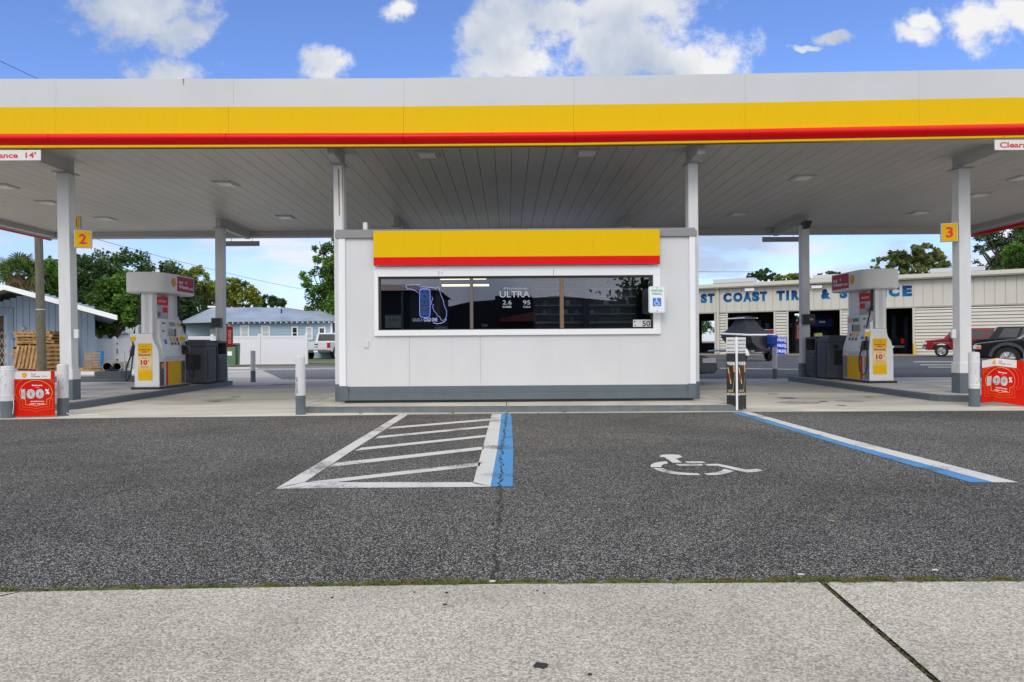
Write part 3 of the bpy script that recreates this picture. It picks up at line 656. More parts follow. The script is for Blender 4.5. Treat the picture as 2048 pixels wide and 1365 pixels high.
# plinth, base paint, rails
MB().box(hl + .06, hr - .02, .05, DEP - .05, 0, zb).build('plinth', M('plinth_slate', (.075, .09, .10), .7), K)
gz0, gz1 = kz(1030, 797.5), kz(1030, 771.5)
mb = MB(); mb.box(hl + .02, hr - .02, -.010, -.001, gz0, gz1); mb.box(hl + .04, hr - .06, -.030, -.011, gz0 - .01, kz(1030, 785)); mb.box(hl - .01, hl + .14, -.04, -.031, gz0 - .01, gz1 + .01) ; mb.box(hr - .12, hr + .01, -.04, -.031, gz0 - .01, gz1 + .01); mb.build('base_panel', KGREY, K)
# corner trims
mb = MB(); mb.box(hl - .01, hl + .10, -.03, -.001, gz1 + .011, KT - .1); mb.box(hl - .01, hl - .001, 0, DEP, gz1 + .011, KT - .1); mb.build('corner_trim', TRIMW, K, bevel=.003)
mb = MB(); mb.box(hr - .085, hr + .01, -.03, -.001, gz1 + .011, KT - .1); mb.box(hr + .001, hr + .01, 0, DEP, gz1 + .011, KT - .1); mb.build('corner_trim', TRIMW, K, bevel=.003)
# cap
cz0 = KT - .105
mb = MB(); mb.box(hl - .06, hr + .02, -.05, -.002, cz0, KT); mb.box(hl - .06, hr + .02, -.002, DEP + .04, KT, KT + .04)
mb.box(hl - .06, hl - .011, 0, DEP, cz0, KT); mb.box(hr + .011, hr + .05, 0, DEP, cz0, KT); mb.build('roof_cap', CAPG, K)
# sign band above window
sx0, sx1 = V(747, 500, KY - .1).x - kx, V(1319.5, 500, KY - .1).x - kx; sz1, szm, sz0 = kz(1033, 461, KY - .1), kz(1033, 513.5, KY - .1), kz(1033, 530, KY - .1)
sg = MB().box(sx0, sx1, -.10, -.051, sz0, sz1 - .004).build('sign_band', M('sign_edge', (.3, .3, .3), .5), K)
cuts = [sx0, V(882, 500, KY).x - kx, V(1186, 500, KY).x - kx, sx1]
for i in range(3):
    MB().box(cuts[i] + .001, cuts[i + 1] - .001, -.108, -.101, szm, sz1).build('yellow_panel', YEL, sg); MB().box(cuts[i] + .001, cuts[i + 1] - .001, -.108, -.101, sz0, szm - .001).build('red_panel', RED2, sg)
# window surround
tx0, tx1 = V(749, 600, KY).x - kx, V(1320, 600, KY).x - kx; tz1, tz0 = kz(1033, 532), kz(1033, 670.5)
mb = MB(); mb.box(tx0, tx1, -.035, -.001, oz1, tz1); mb.box(tx0, tx1, -.045, -.001, tz0, oz0 + .005); mb.box(tx0, ox0, -.035, -.001, oz0 + .006, oz1 - .001); mb.box(ox1, tx1, -.035, -.001, oz0 + .006, oz1 - .001)
mb.build('window_surround', TRIMW, K, bevel=.003)
WIN = MB(); fr = .035
WIN.box(ox0, ox1, .01, .06, oz1 - fr, oz1); WIN.box(ox0, ox1, .01, .06, oz0, oz0 + .02); WIN.box(ox0, ox0 + fr, .01, .06, oz0 + .02, oz1 - fr); WIN.box(ox1 - fr, ox1, .01, .06, oz0 + .02, oz1 - fr)
win = WIN.build('window', BRONZE, K)
gm = bpy.data.materials.new('window_glass'); gm.use_nodes = True; t_ = gm.node_tree; t_.nodes.clear()
o_ = N(t_, 'ShaderNodeOutputMaterial'); tr = N(t_, 'ShaderNodeBsdfTransparent'); tr.inputs[0].default_value = (.72, .77, .82, 1); gl = N(t_, 'ShaderNodeBsdfGlossy'); gl.inputs[0].default_value = (.8, .85, 1, 1); gl.inputs[1].default_value = 0
fz = N(t_, 'ShaderNodeFresnel', i={'IOR': 2.25}); mx_ = N(t_, 'ShaderNodeMixShader'); t_.links.new(fz.outputs[0], mx_.inputs[0]); t_.links.new(tr.outputs[0], mx_.inputs[1]); t_.links.new(gl.outputs[0], mx_.inputs[2]); t_.links.new(mx_.outputs[0], o_.inputs[0])
mb = MB(); mb.face([(ox0 + .02, .035, oz0 + .01), (ox1 - .02, .035, oz0 + .01), (ox1 - .02, .035, oz1 - .01), (ox0 + .02, .035, oz1 - .01)]); mb.build('pane', gm, win)
def wx(px): return V(px, 600, KY + .05).x - kx
for (a, b, m, y0) in ((940, 946.5, M('mullion_taupe', (.13, .105, .095), .5), 0.0), (1119.5, 1127, BROWN, 0.0)):
    MB().box(wx(a), wx(b), y0, .075, oz0 + .021, oz1 - fr - .001).build('mullion', m, win, bevel=.003)
MB().box(wx(1168), wx(1180), .16, .25, oz0 - .1, oz1).build('inner_post', BLK, K)
# panel seams, outlet plate, screws
for px in (819, 960.5): MB().box(wx(px) - .003, wx(px) + .003, -.0045, -.001, gz1 + .012, tz0 - .001).build('panel_seam', M('seam_grey', (.50, .50, .52), .6), K)
for px in (905, 1099, 1236): MB().box(wx(px) - .001, wx(px) + .001, -.002, -.001, gz1 + .012, tz0 - .001).build('panel_seam', MATS['seam_grey'], K)
mb = MB(); mb.box(wx(729.5), wx(738), -.02, -.001, kz(734, 696), kz(734, 682)); mb.build('outlet_cover', WHITE, K, bevel=.004)
for (a, b) in ((899, 703), (899, 721), (899, 740), (900, 764), (1175, 748)): MB().cyl((wx(a), -.004, kz(a, b)), (wx(a), -.001, kz(a, b)), .006, n=8).build('screw', GALV, K)
for (a, b, c_) in ((879, 543, 551.5), (885, 545, 550), (1107, 540, 551)): MB().box(wx(a) - .004, wx(a) + .004, -.0375, -.0352, kz(a, c_), kz(a, b)).build('rust_drip', RUST, K)
# roof-top bits
p = V(731, 460, KY + .3); mb = MB(); mb.box(-.04, .04, -.04, .04, -.08, .09); tag(mb.build('camera_housing', COLW, bevel=.02, loc=(p.x, p.y, KT + .10 + .12)), 'small white camera housing standing on the kiosk roof edge by the left column', 'security camera')
# interior strip lamps (lit)
LIT = M('lit_tube', (1, .84, .52), .5, emit=2.0)
for (a0, a1, b) in ((868, 972, 560), (884, 978, 573.5), (897, 981, 584)):
    z = kz(920, 560, KY + 2.2) + .10 if 0 else 2.42; Y = (z - H) * F / (686.2 - b); p, q = V(a0, b, Y), V(a1, b, Y)
    l_ = MB().box(p.x - kx, q.x - kx, Y - KY - .06, Y - KY + .06, z - .10, z - .06).build('ceiling_lamp', LIT, K)
# interior display counters
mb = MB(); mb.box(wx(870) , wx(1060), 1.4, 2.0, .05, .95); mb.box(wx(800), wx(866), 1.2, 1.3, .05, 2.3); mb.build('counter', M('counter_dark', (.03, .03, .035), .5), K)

# sidewalk round the kiosk
def rrect(x0, x1, y0, y1, r, n=6):
    return arc(x0 + r, y0 + r, r, 180, 270, n) + arc(x1 - r, y0 + r, r, 270, 360, n) + [(x1, y1), (x0, y1)]
e0, e1 = G(583, 828).y + .05, G(1450, 824).y + .03
def kpoly(o_):
    xl, xr = V(580, 820, 10.6).x + o_, V(1497, 815, 10.6).x - o_
    return [(xl + .25, e0 + o_), (xr - .2, e1 + o_), (xr - .06, e1 + .08 + o_), (xr, e1 + .3), (xr, 18.6), (xl, 18.6), (xl, e0 + .3), (xl + .07, e0 + .08 + o_)]
mb = MB(); mb.prism(kpoly(0), 'z', .0, .07, 0); mb.prism(kpoly(.012), 'z', .07, .085, 0); mb.prism(kpoly(.03), 'z', .085, .098, 0); struct('kiosk_kerb', mb, M('kerb_slate', (.12, .15, .17), .75, var=.35, vscale=6, col2=(.20, .20, .19)))
mb = MB(); mb.prism(kpoly(.055), 'z', .0, .1, 0); struct('kiosk_walk', mb, KERBTOP)
mb = MB(); xm = G(1013, 815, .1).x
for (xx, yy0, yy1, sk) in ((xm, e0 - .03, KY - .02, .0), (V(700, 800, 11).x - .4, e0, 11.5, .45), (V(1400, 800, 11).x + .35, e0, 11.5, -.35)):
    mb.face([(xx - .006, yy0, .103), (xx + .006, yy0, .103), (xx + .006 + sk, yy1, .103), (xx - .006 + sk, yy1, .103)])
mb.face([(xm - .006, e0 - .006, .0), (xm + .006, e0 - .006, .0), (xm + .006, e0 - .006, .1), (xm - .006, e0 - .006, .1)])
struct('walk_joint', mb, CRK)

# window signs and neon (inside the glass)
def W(px, py, Y=KY + .10): return V(px, py, Y)
def nx(px, py): return V(745 + px / 6.942, 540 + py / 6.942, KY + .12)
def nxo(px, py): return V(745 + px / 6.942, 540 + py / 6.942, KY + .03)
NEO = M('neon_violet', (.42, .42, .95), .4, emit=1.0); NEOW = M('neon_pale', (.6, .68, 1.0), .4, emit=.9)
neon = thing('neon_sign', 'violet outline neon sign of a state map with a blue beer can inside the window', 'neon sign', tuple(nx(740, 500)))
def rel(p): return tuple(Vector(p) - neon.location)
o1 = [(640, 325), (610, 300), (560, 275), (510, 265), (478, 272), (478, 245), (460, 235), (462, 212), (655, 208), (660, 236), (860, 248), (882, 270), (888, 240), (918, 238), (950, 350), (985, 430), (990, 480), (1028, 570), (1028, 640), (1005, 690), (985, 702), (955, 700), (935, 655), (905, 640), (885, 600), (855, 575), (835, 515), (850, 480), (820, 485), (820, 440), (838, 400), (822, 375)]
MB().tube([rel(nx(*p)) for p in o1], .0048, 6).build('map_outline', NEO, neon)
MB().tube([rel(nx(*p)) for p in ((840, 735), (900, 750), (960, 738), (1005, 715), (1028, 680))], .005, 6).build('map_islands', NEOW, neon)
can = [nx(*p) for p in ([(655, 300), (662, 275), (690, 265), (760, 265), (790, 275), (800, 300), (800, 630), (785, 655), (750, 663), (700, 663), (668, 652), (655, 625)])]
MB().tube([rel(p) for p in can + [can[0]]], .0055, 6).build('can_outline', NEO, neon)
cb = MB(); cc = nx(727, 465); cb.face([rel((p.x, p.y + .02, p.z)) for p in can]); cb.build('can_face', M('can_blue', (.03, .12, .36), .4, emit=.35), neon)
def ntext(nm, s, c0, c1, m, Y=0, parent=neon, bold=.03, P=nx):
    a, b = P(*c0), P(*c1); mb = MB(); mb.text(s, rel(((a.x + b.x) / 2, a.y - .005, (a.z + b.z) / 2)) if parent is neon else tuple(Vector(((a.x + b.x) / 2, a.y - .005, (a.z + b.z) / 2)) - parent.location), w=b.x - a.x, h=a.z - b.z, bold=bold); return mb.build(nm, m, parent)
ntext('lettering', 'BUD', (668, 448), (788, 492), TXW, bold=.05); ntext('lettering', 'LIGHT', (664, 502), (792, 555), TXW, bold=.05)
mb = MB(); c_ = rel(nx(727, 370)); mb.strip(arc(0, 0, .045, 0, 360, 20), .012, (c_[0], c_[1] - .01, c_[2]), m=0); mb.strip(arc(0, 0, .075, 0, 360, 20), .006, (c_[0], c_[1] - .01, c_[2]), m=0)
for q in (575, 590, 605, 620): a = rel(nx(668, q)); b = rel(nx(786, q)); mb.box(a[0], b[0], a[1] - .01, a[1] - .008, a[2] - .003, a[2] + .003)
mb.build('can_crest', M('can_pale', (.3, .5, .75), .4, emit=.2), neon)
ntext('lettering', 'GRAB A', (556, 672), (695, 720), M('neon_grey', (.5, .55, .7), .5, emit=.35)); ntext('lettering', 'COLD ONE', (712, 668), (900, 718), NEOW)
# other window signs
def wsign(name, lab, cat, c0, c1, m, texts, Y=KY + .10, P=nx, th=.01):
    a, b = P(*c0), P(*c1); cx_, cz_ = (a.x + b.x) / 2, (a.z + b.z) / 2; t = thing(name, lab, cat, (cx_, a.y, cz_))
    if m: MB().box(-(b.x - a.x) / 2, (b.x - a.x) / 2, 0, th, -(a.z - b.z) / 2, (a.z - b.z) / 2).build('board', m, t)
    for (s, d0, d1, tm, bo) in texts:
        p, q = P(*d0), P(*d1); mb = MB(); mb.text(s, ((p.x + q.x) / 2 - cx_, -.001, (p.z + q.z) / 2 - cz_), w=q.x - p.x, h=p.z - q.z, bold=bo); mb.build('lettering', tm, t)
    return t
j = wsign('vape_sign', 'small grey sign with dark letters in the lower left corner of the kiosk window', 'sign', (172, 632), (396, 806), M('sage_grey', (.42, .47, .45), .5), [('JUUL', (225, 675), (345, 730), TXB, .0)])
a = nx(172, 585); MB().box(-.12, .12, -.0, .01, .10, .125).build('header', BLK, j)
FR = M('frosted_lettering', (.42, .46, .52), .5)
def P8(px, py): return V(1030 + px / 6.606, 540 + py / 6.606, KY + .09)
wsign('window_decal', 'frosted white beer lettering on the window between the two mullions', 'window decal', (1760, 240), (2600, 530), None, [('Michelob', (1825, 245), (2150, 272), FR, .0), ('ULTRA', (1765, 298), (2185, 382), FR, .01), ('2.6', (1808, 425), (1930, 482), FR, .0), ('CARBS', (1805, 502), (1930, 528), FR, .02), ('95', (2090, 425), (2190, 482), FR, .0), ('CALS', (2092, 502), (2190, 528), FR, .02)], P=nxo)
def Pf(px, py): return V(1030 + px / 6.606, 540 + py / 6.606, KY + .02)
wsign('price_sticker', 'white price sticker with black 50 in the lower right corner of the kiosk window', 'sign', (1560, 660), (1792, 753), M('sticker_white', (.6, .6, .6), .5), [('50', (1682, 672), (1785, 748), TXB, .02), ("'", (1572, 674), (1588, 694), TXB, .02), ('.', (1580, 728), (1600, 744), TXB, .02), ('F', (1600, 672), (1604, 680), TXB, .02)], P=Pf, th=.004)
wsign('open_card', 'small pale blue card standing on the sill right of the first mullion', 'card', (1515, 755), (1597, 790), M('pale_card', (.35, .45, .52), .5), [('PUSH', (1525, 765), (1585, 780), TXB, .0)])
mb = MB(); a, b = nx(862, 806), nx(1042, 830); mb.box(0, b.x - a.x, -.02, .02, 0, .05); tag(mb.build('sill_lamp', M('pale_lilac', (.35, .35, .42), .5), loc=(a.x, a.y, b.z), bevel=.008), 'pale grey bar lying on the window sill below the neon map', 'bar')
mb = MB(); a = nx(408, 310); b = nx(408, 830); mb.box(a.x - .014 - kx, a.x + .014 - kx, .13, .16, b.z - .1, a.z - .1); mb.build('inner_frame', M('dim_grey', (.16, .18, .20), .5), K)
# tobacco shelves behind a wire grille
s0, s1 = V(1070, 600, KY + .55), V(1271, 600, KY + .55); shf = thing('display_shelf', 'tall wire fronted display shelf standing behind the right half of the window', 'shelf', ((s0.x + s1.x) / 2, KY + .55, .15)); hw = (s1.x - s0.x) / 2
shz = [V(1170, q, KY + .55).z - .15 for q in (577, 593, 610, 627, 644, 662)]
for z in shz: MB().box(-hw, hw, -.01, .28, z - .018, z).build('shelf_board', SHELFM, shf)
mb = MB(); 
for i in range(47): x = -hw + 2 * hw * i / 46; mb.box(x - .0022, x + .0022, -.03, -.026, shz[-1] - .2, V(1170, 562, KY + .5).z - .15)
z = shz[-1] - .1
while z < V(1170, 562, KY + .5).z - .15: mb.box(-hw, hw, -.025, -.022, z - .002, z + .002); z += .045
mb.build('wire_grille', M('wire_grey', (.45, .46, .50), .5), shf); MB().box(-hw, hw, .29, .31, .0, shz[0] + .25).build('back_panel', M('shelf_back', (.16, .17, .20), .7), shf)
MB().box(-hw - .03, -hw, -.03, .3, 0, shz[0] + .25).build('side_panel', M('side_dark', (.02, .02, .025), .6), shf); MB().box(hw, hw + .03, -.03, .3, 0, shz[0] + .25).build('side_panel', MATS['side_dark'], shf)
rnd = random.Random(5); pc = [M('pack_%s' % n_, c_, .5) for n_, c_ in (('white', (.85, .85, .87)), ('blue', (.12, .28, .62)), ('green', (.15, .38, .28)), ('red', (.6, .1, .1)), ('gold', (.7, .55, .2)), ('dark', (.03, .03, .04)))]
nm = 0
for r_ in range(1, 6):
    x = -hw + .05
    while x < hw - .1:
        w_ = rnd.choice((.055, .06, .08))
        if rnd.random() < .42:
            o = MB().box(-w_ / 2, w_ / 2, 0, .03, 0, rnd.choice((.07, .085, .06))).build('pack', rnd.choice(pc), loc=(shf.location.x + x + w_ / 2, KY + .60, shz[r_] + .151)); tag(o, 'small carton standing on the wire fronted shelf inside the window', 'pack', 'packs on the display shelf'); nm += 1
        x += w_ + .03
# wires hanging from the shelf top
mb = MB(); mb.tube([P8(x, y) for x, y in ((755, 170), (755, 330), (775, 440), (800, 420), (812, 470), (880, 490), (870, 400), (850, 280), (870, 235), (900, 280), (930, 290), (970, 270), (970, 200))], .0035, 5); tag(mb.build('loose_wire', M('wire_pale', (.4, .4, .42), .5)), 'pale loose wire looping down behind the glass near the brown mullion', 'wire')
mb = MB(); mb.tube([P8(x, y) for x, y in ((1065, 225), (1120, 290), (1190, 332), (1330, 335), (1370, 325), (1385, 280), (1440, 215))], .0035, 5); tag(mb.build('loose_wire', MATS['wire_pale']), 'pale loose wire hanging in a shallow curve behind the rightmost pane', 'wire')

# reserved parking sign
sgn = thing('parking_sign', 'white reserved parking sign with green letters and blue wheelchair square', 'parking sign', tuple(V(1314, 599.5, 11.2)))
a, b = V(1297, 573, 11.2), V(1331, 626, 11.2); hw, hh = (b.x - a.x) / 2, (a.z - b.z) / 2
def rr(hw, hh, r): return arc(hw - r, hh - r, r, 0, 90, 5) + arc(-hw + r, hh - r, r, 90, 180, 5) + arc(-hw + r, -hh + r, r, 180, 270, 5) + arc(hw - r, -hh + r, r, 270, 360, 5)
MB().prism(rr(hw, hh, .03), 'y', 0, .006).build('plate', TRIMW, sgn)
mb = MB(); mb.strip(rr(hw - .012, hh - .012, .022), .004, (0, 0, 0), closed=True, th=.001); mb.build('border', TXG, sgn)
mb = MB(); mb.text('RESERVED', (0, 0, hh * .67), w=hw * 1.35, h=.036, bold=.02); mb.text('PARKING', (0, 0, hh * .43), w=hw * 1.1, h=.036, bold=.02); mb.build('lettering', TXG, sgn)
MB().box(-hw * .5, hw * .5, -.002, -.0005, -hh * .5, hh * .12).build('symbol_panel', SBLUE, sgn)
def isa(mb, c, k, right=(1, 0, 0), up=(0, 0, 1), m=0):
    mb.flat(arc(-.08, .40, .085, 0, 360, 12), c, right, up, m, .004, k); mb.strip([(-.08, .30), (-.05, -.02), (.22, -.02), (.32, -.32), (.44, -.28)], .09 * 1, c, right, up, m, .004) if 0 else None
    P = lambda L_: [(a * k, b * k) for a, b in L_]
    mb.strip(P([(-.07, .30), (-.04, -.02), (.20, -.02), (.31, -.32), (.42, -.27)]), .085 * k, c, right, up, m, .004); mb.strip(P([(-.05, .14), (.16, .14)]), .07 * k, c, right, up, m, .0042)
    mb.strip(P(arc(-.04, -.14, .27, 110, 330, 16)), .075 * k, c, right, up, m, .0044)
mb = MB(); isa(mb, (0, 0, -hh * .19), hh * .58); mb.build('wheelchair_symbol', TXW, sgn)
mb = MB(); mb.cyl((0, -.006, hh * .87), (0, 0, hh * .87), .008, n=8); mb.cyl((0, -.006, -hh * .85), (0, 0, -hh * .85), .008, n=8); mb.build('bolt', TXB, sgn)
MB().box(-.03, .03, .007, .19, -hh * .6, hh * .5).build('bracket', TRIMW, sgn)
# =====================================================================
# BOLLARDS, POSTERS, CLAD POST
# =====================================================================
def bollard(px, pyb, pyt, pyg, wpx, lab, z0=0, cap=True, ringz=None, lettering=False, scuff=True):
    base = G(px, pyb, z0); D = base.y; r = wpx / 2 * D / F; h = V(px, pyt, D).z - z0; g = V(px, pyg, D).z - z0
    t = thing('bollard', lab, 'bollard', (base.x, D + r, z0)); rz = .03
    MB().lathe([(r, g), (r, h - .03), (r * .96, h - .008), (r * .8, h), (0, h + .004)], (0, 0, 0), 24).build('post', BOLW, t, smooth=True)
    MB().lathe([(r * 1.02, 0), (r * 1.015, g)], (0, 0, 0), 24).build('painted_foot', KGREY, t, smooth=True)
    if ringz: 
        for q in ringz: MB().lathe([(r, q), (r * 1.04, q + .002), (r * 1.04, q + .008), (r, q + .01)], (0, 0, 0), 24).build('zip_tie', TRIMW, t, smooth=True)
    if scuff:
        mb = MB(); rr_ = random.Random(int(px))
        for _ in range(5):
            a = R(rr_.uniform(-125, -55)); z = rr_.uniform(g + .05, h - .08); l_ = rr_.uniform(.02, .07); q = r * 1.004
            da = rr_.uniform(.02, .06); p = [(math.cos(a) * q, math.sin(a) * q, z), (math.cos(a + da) * q, math.sin(a + da) * q, z), (math.cos(a + da * 2.2) * q, math.sin(a + da * 2.2) * q, z + l_), (math.cos(a + da) * q, math.sin(a + da) * q, z + l_)]
            mb = MB(); mb.face(p); mb.build('scuff', BLK, t)
    if lettering:
        mb = MB(); a = R(-118); n_ = Vector((math.cos(a), math.sin(a), 0)); up_ = Vector((0, 0, 1)).cross(n_) 
        mb.text('AIR-WATER', n_ * r * 1.01 + Vector((0, 0, g + .16)), w=.26, h=.028, right=(0, 0, -1), up=n_.cross(Vector((0, 0, -1))).normalized() * 1, bold=.02); mb.build('lettering', TXB, t)
    return t
BOLW = M('bollard_white', (.70, .70, .72), .5, var=.10, vscale=6)
bollard(598.5, 831, 713, 792, 19, 'white and grey bollard with small vertical lettering at the kiosk kerb corner', lettering=True, scuff=False)
bollard(6.5, 838, 733, 803, 24, 'white and grey bollard left of the left red poster, at the photo edge', ringz=(.34, .73))
bollard(119.5, 833, 729, 797, 20, 'scuffed white and grey bollard between the left red poster and the left front column', ringz=(.66,))
bollard(1955.5, 815, 705, 778, 19.5, 'white and grey bollard between the right front column and the folded red poster', ringz=(.36, .72))
bollard(2068, 815, 705, 778, 20, 'white and grey bollard beyond the right end of the folded red poster')
bollard(504.5, 765.5, 702, 742, 9.5, 'small white and grey bollard far behind the left pump island', scuff=False)
bollard(1552, 759, 695, 738, 9.5, 'small white and grey bollard in front of the boat trailer', scuff=False)

PRED = M('poster_red', (.62, .008, .006), .5, var=.25, vscale=1.6, col2=(.55, .022, .0), spec=.1)
SILV = M('poster_silver', (.62, .60, .62), .4, var=.35, vscale=9)
def poster(name, lab, BL, BR, TL, TR, Y0, fold=None):
    """fold = (bottom point, top point) px, with depth"""
    o0 = V(BL[0], BL[1], Y0); t = thing(name, lab, 'poster', tuple(o0)); pan = []
    def loc(p, Y): return V(p[0], p[1], Y) - o0
    if fold: fb, ft, Yf, Yr = fold; quads = [(loc(BL, Y0), loc(fb, Yf), loc(ft, Yf), loc(TL, Y0)), (loc(fb, Yf), loc(BR, Yr), loc(TR, Yr), loc(ft, Yf))]; ks = [(0, (fb[0] - BL[0]) / (BR[0] - BL[0])), ((fb[0] - BL[0]) / (BR[0] - BL[0]), 1)]
    else: quads = [(loc(BL, Y0), loc(BR, Y0), loc(TR, Y0), loc(TL, Y0))]; ks = [(0, 1)]
    def S(u_, v_, e=.0):
        for (a, b), q in zip(ks, quads):
            if u_ <= b + 1e-9 or b == 1:
                k_ = (u_ - a) / (b - a); n_ = (q[1] - q[0]).cross(q[3] - q[0]).normalized()
                lo = q[0].lerp(q[1], k_); hi = q[3].lerp(q[2], k_); return lo.lerp(hi, v_) + n_ * e
    mb = MB(); nn = 16
    us = sorted(set([i / nn for i in range(nn + 1)] + ([ks[0][1]] if fold else []))); 
    F_ = [S(u_, v_, 0) for u_ in us for v_ in (0, 1)]; B_ = [S(u_, v_, -.004) for u_ in us for v_ in (0, 1)]; q = len(us)
    mb.add(F_, [(2 * i, 2 * i + 2, 2 * i + 3, 2 * i + 1) for i in range(q - 1)]); mb.add(B_, [(2 * i, 2 * i + 1, 2 * i + 3, 2 * i + 2) for i in range(q - 1)])
    mb.build('panel', PRED, t)
    def area(nm, poly, m, e):
        # split long spans so they follow the fold
        mb = MB(); xs = sorted(set([min(a for a, b in poly), max(a for a, b in poly)] + ([ks[0][1]] if fold and min(a for a, b in poly) < ks[0][1] < max(a for a, b in poly) else [])))
        (x0, y0), (x1, y1) = poly[0], poly[2]
        for a, b in zip(xs[:-1], xs[1:]): mb.face([S(a, y0, e), S(b, y0, e), S(b, y1, e), S(a, y1, e)])
        mb.build(nm, m, t)
    area('header', [(.22, .82), (0, 0), (.92 if not fold else .80, .99)], M('sign_white', (.74, .73, .72), .5), .002)
    def ribbon(mb, pts, wd, e, asp):
        P = [S(a, b, e) for a, b in pts]; n_ = len(P)
        for i in range(n_):
            a, b = P[i], P[(i + 1) % n_]; d = b - a
            if d.length < 1e-6: continue
            nr = Vector((0, -1, 0)).cross(d).normalized() * wd / 2; mb.face([a - nr, b - nr, b + nr, a + nr])
    asp = (V(BR[0], BR[1], Y0) - V(BL[0], BL[1], Y0)).length / (V(TL[0], TL[1], Y0) - V(BL[0], BL[1], Y0)).length
    for k_, wd in ((.44, .008), (.56, .005), (.68, .004)):
        cx_, cy_ = .60, .44
        if fold: cx_ = .42
        L_ = [(cx_ + a / asp * k_, cy_ + b * k_) for a, b in [(math.cos(R(d)) * .80, math.sin(R(d)) * .62 + .18) for d in range(-25, 206, 7)] + [(-.52, -.18), (-.52, -.42), (-.2, -.44), (0, -.5), (.2, -.44), (.52, -.42), (.52, -.18)]]
        L_ = [(max(.02, min(.98, a)), max(.02, min(.80, b))) for a, b in L_]
        mb = MB(); ribbon(mb, L_, wd, .0018, asp); mb.build('shell_line', ORNG if k_ < .5 else M('line_orange_dim', (.85, .16, .03), .5), t)
    def ptext(s, u0, u1, v0, v1, m, bold=.02, e=.003, nm='lettering'):
        vs, fs, x0, x1, y0, y1 = text_geo(s, bold); mb = MB()
        mb.add([S(u0 + (u1 - u0) * (q.x - x0) / (x1 - x0), v0 + (v1 - v0) * (q.y - y0) / (y1 - y0), e) for q in vs], fs); return mb.build(nm, m, t)
    du = -.19 if fold else 0
    ptext('Remove', .52 + du, .74 + du, .665, .70, TXW, .03); ptext('up to', .60 + du, .68 + du, .625, .645, TXW, .0)
    ptext('1', .285 + du, .375 + du, .385, .60, SILV, .07, .004); ptext('0', .40 + du, .585 + du, .385, .60, SILV, .08, .004); ptext('0', .595 + du, .775 + du, .385, .60, SILV, .08, .004); ptext('%', .80 + du, .89 + du, .48, .60, TXW, .03, .004)
    ptext('of performance', .48 + du, .77 + du, .305, .345, TXW, .02); ptext('robbing deposits', .46 + du, .78 + du, .25, .29, TXW, .02)
    ptext('Shell', .50 + du, .60 + du, .915, .94, TXM, .01, .003); ptext('V-Power', .50 + du, .70 + du, .862, .90, TXM, .03, .003); ptext('NiTRO+', .73 + du, .86 + du, .868, .89, TXM, .02, .003)
    p = S(.36 + du * .8, .90, .003); q = (S(.45 + du, .9, 0) - S(.35 + du, .9, 0)).normalized()
    lg = MB(); logo(lg, p, .068, q, (0, 0, 1), YEL2, RED2) if 0 else None
    lg = MB(); lg.flat(pecten(.072), p, q, (0, 0, 1), 0, .001); lg.flat([(a * .86, b * .86) for a, b in pecten(.072)], p, q, (0, 0, 1), 1, .0022); lg.build('emblem', [RED2, YEL2], t)
    return t
poster('fuel_poster', 'red poster standing flat between two bollards left of the left front column', (17, 834), (110, 832), (15, 742.5), (109, 742), 10.45)
poster('fuel_poster', 'red poster creased down the middle beside the right front column', (1963, 807), (2049, 812.5), (1964, 721), (2048, 722), 11.0, fold=((1985, 803.5), (1994, 716), 11.15, 10.95))
mb = MB(); a = G(129, 833); mb.tube([(a.x + .02, a.y + .02, .05), (a.x + .1, a.y, .015), (a.x + .35, a.y + .12, .012), (a.x + .5, a.y + .05, .012)], .006, 5); tag(mb.build('loose_rope', TRIMW), 'thin white cord trailing on the concrete from the scuffed left bollard', 'cord')
mb = MB(); a = V(22, 794, 10.42); mb.tube([(a.x - .2, a.y, a.z), (a.x, a.y - .02, a.z + .005), (a.x + .04, a.y - .02, a.z - .02), (a.x + .055, a.y - .02, a.z - .1), (a.x + .04, a.y - .02, a.z - .26)], .005, 5); tag(mb.build('zip_tie', TRIMW), 'long white zip tie hanging in front of the left red poster', 'zip tie')

# clad post at the right end of the kerb
pb = G(1474, 823.5); D = pb.y
t = thing('advert_post', 'three sided black advertising sleeve with white corner strip round a bollard at the kerb end', 'advert post', (pb.x, D, 0))
Zt = V(1474, 675, D).z; Zm = V(1474, 707, D).z
xl, xr = V(1453, 700, D + .12).x - pb.x, V(1492, 700, D + .12).x - pb.x; c0 = (-.008, 0); cl = (xl, .13); crr = (xr, .13)
BKP = M('advert_black', (.018, .016, .016), .35)
def pan(nm, a, b, z0, z1, m, off=.0):
    d = (Vector(b) - Vector(a)).normalized(); n_ = Vector((-d.y, d.x)) * -1
    if n_.y > 0: n_ = -n_
    A, B = Vector(a) + n_ * off, Vector(b) + n_ * off; A2, B2 = A - n_ * .008, B - n_ * .008
    MB().hexa([(A.x, A.y, z0), (B.x, B.y, z0), (B2.x, B2.y, z0), (A2.x, A2.y, z0)], [(A.x, A.y, z1), (B.x, B.y, z1), (B2.x, B2.y, z1), (A2.x, A2.y, z1)]).build(nm, m, t); return d, n_
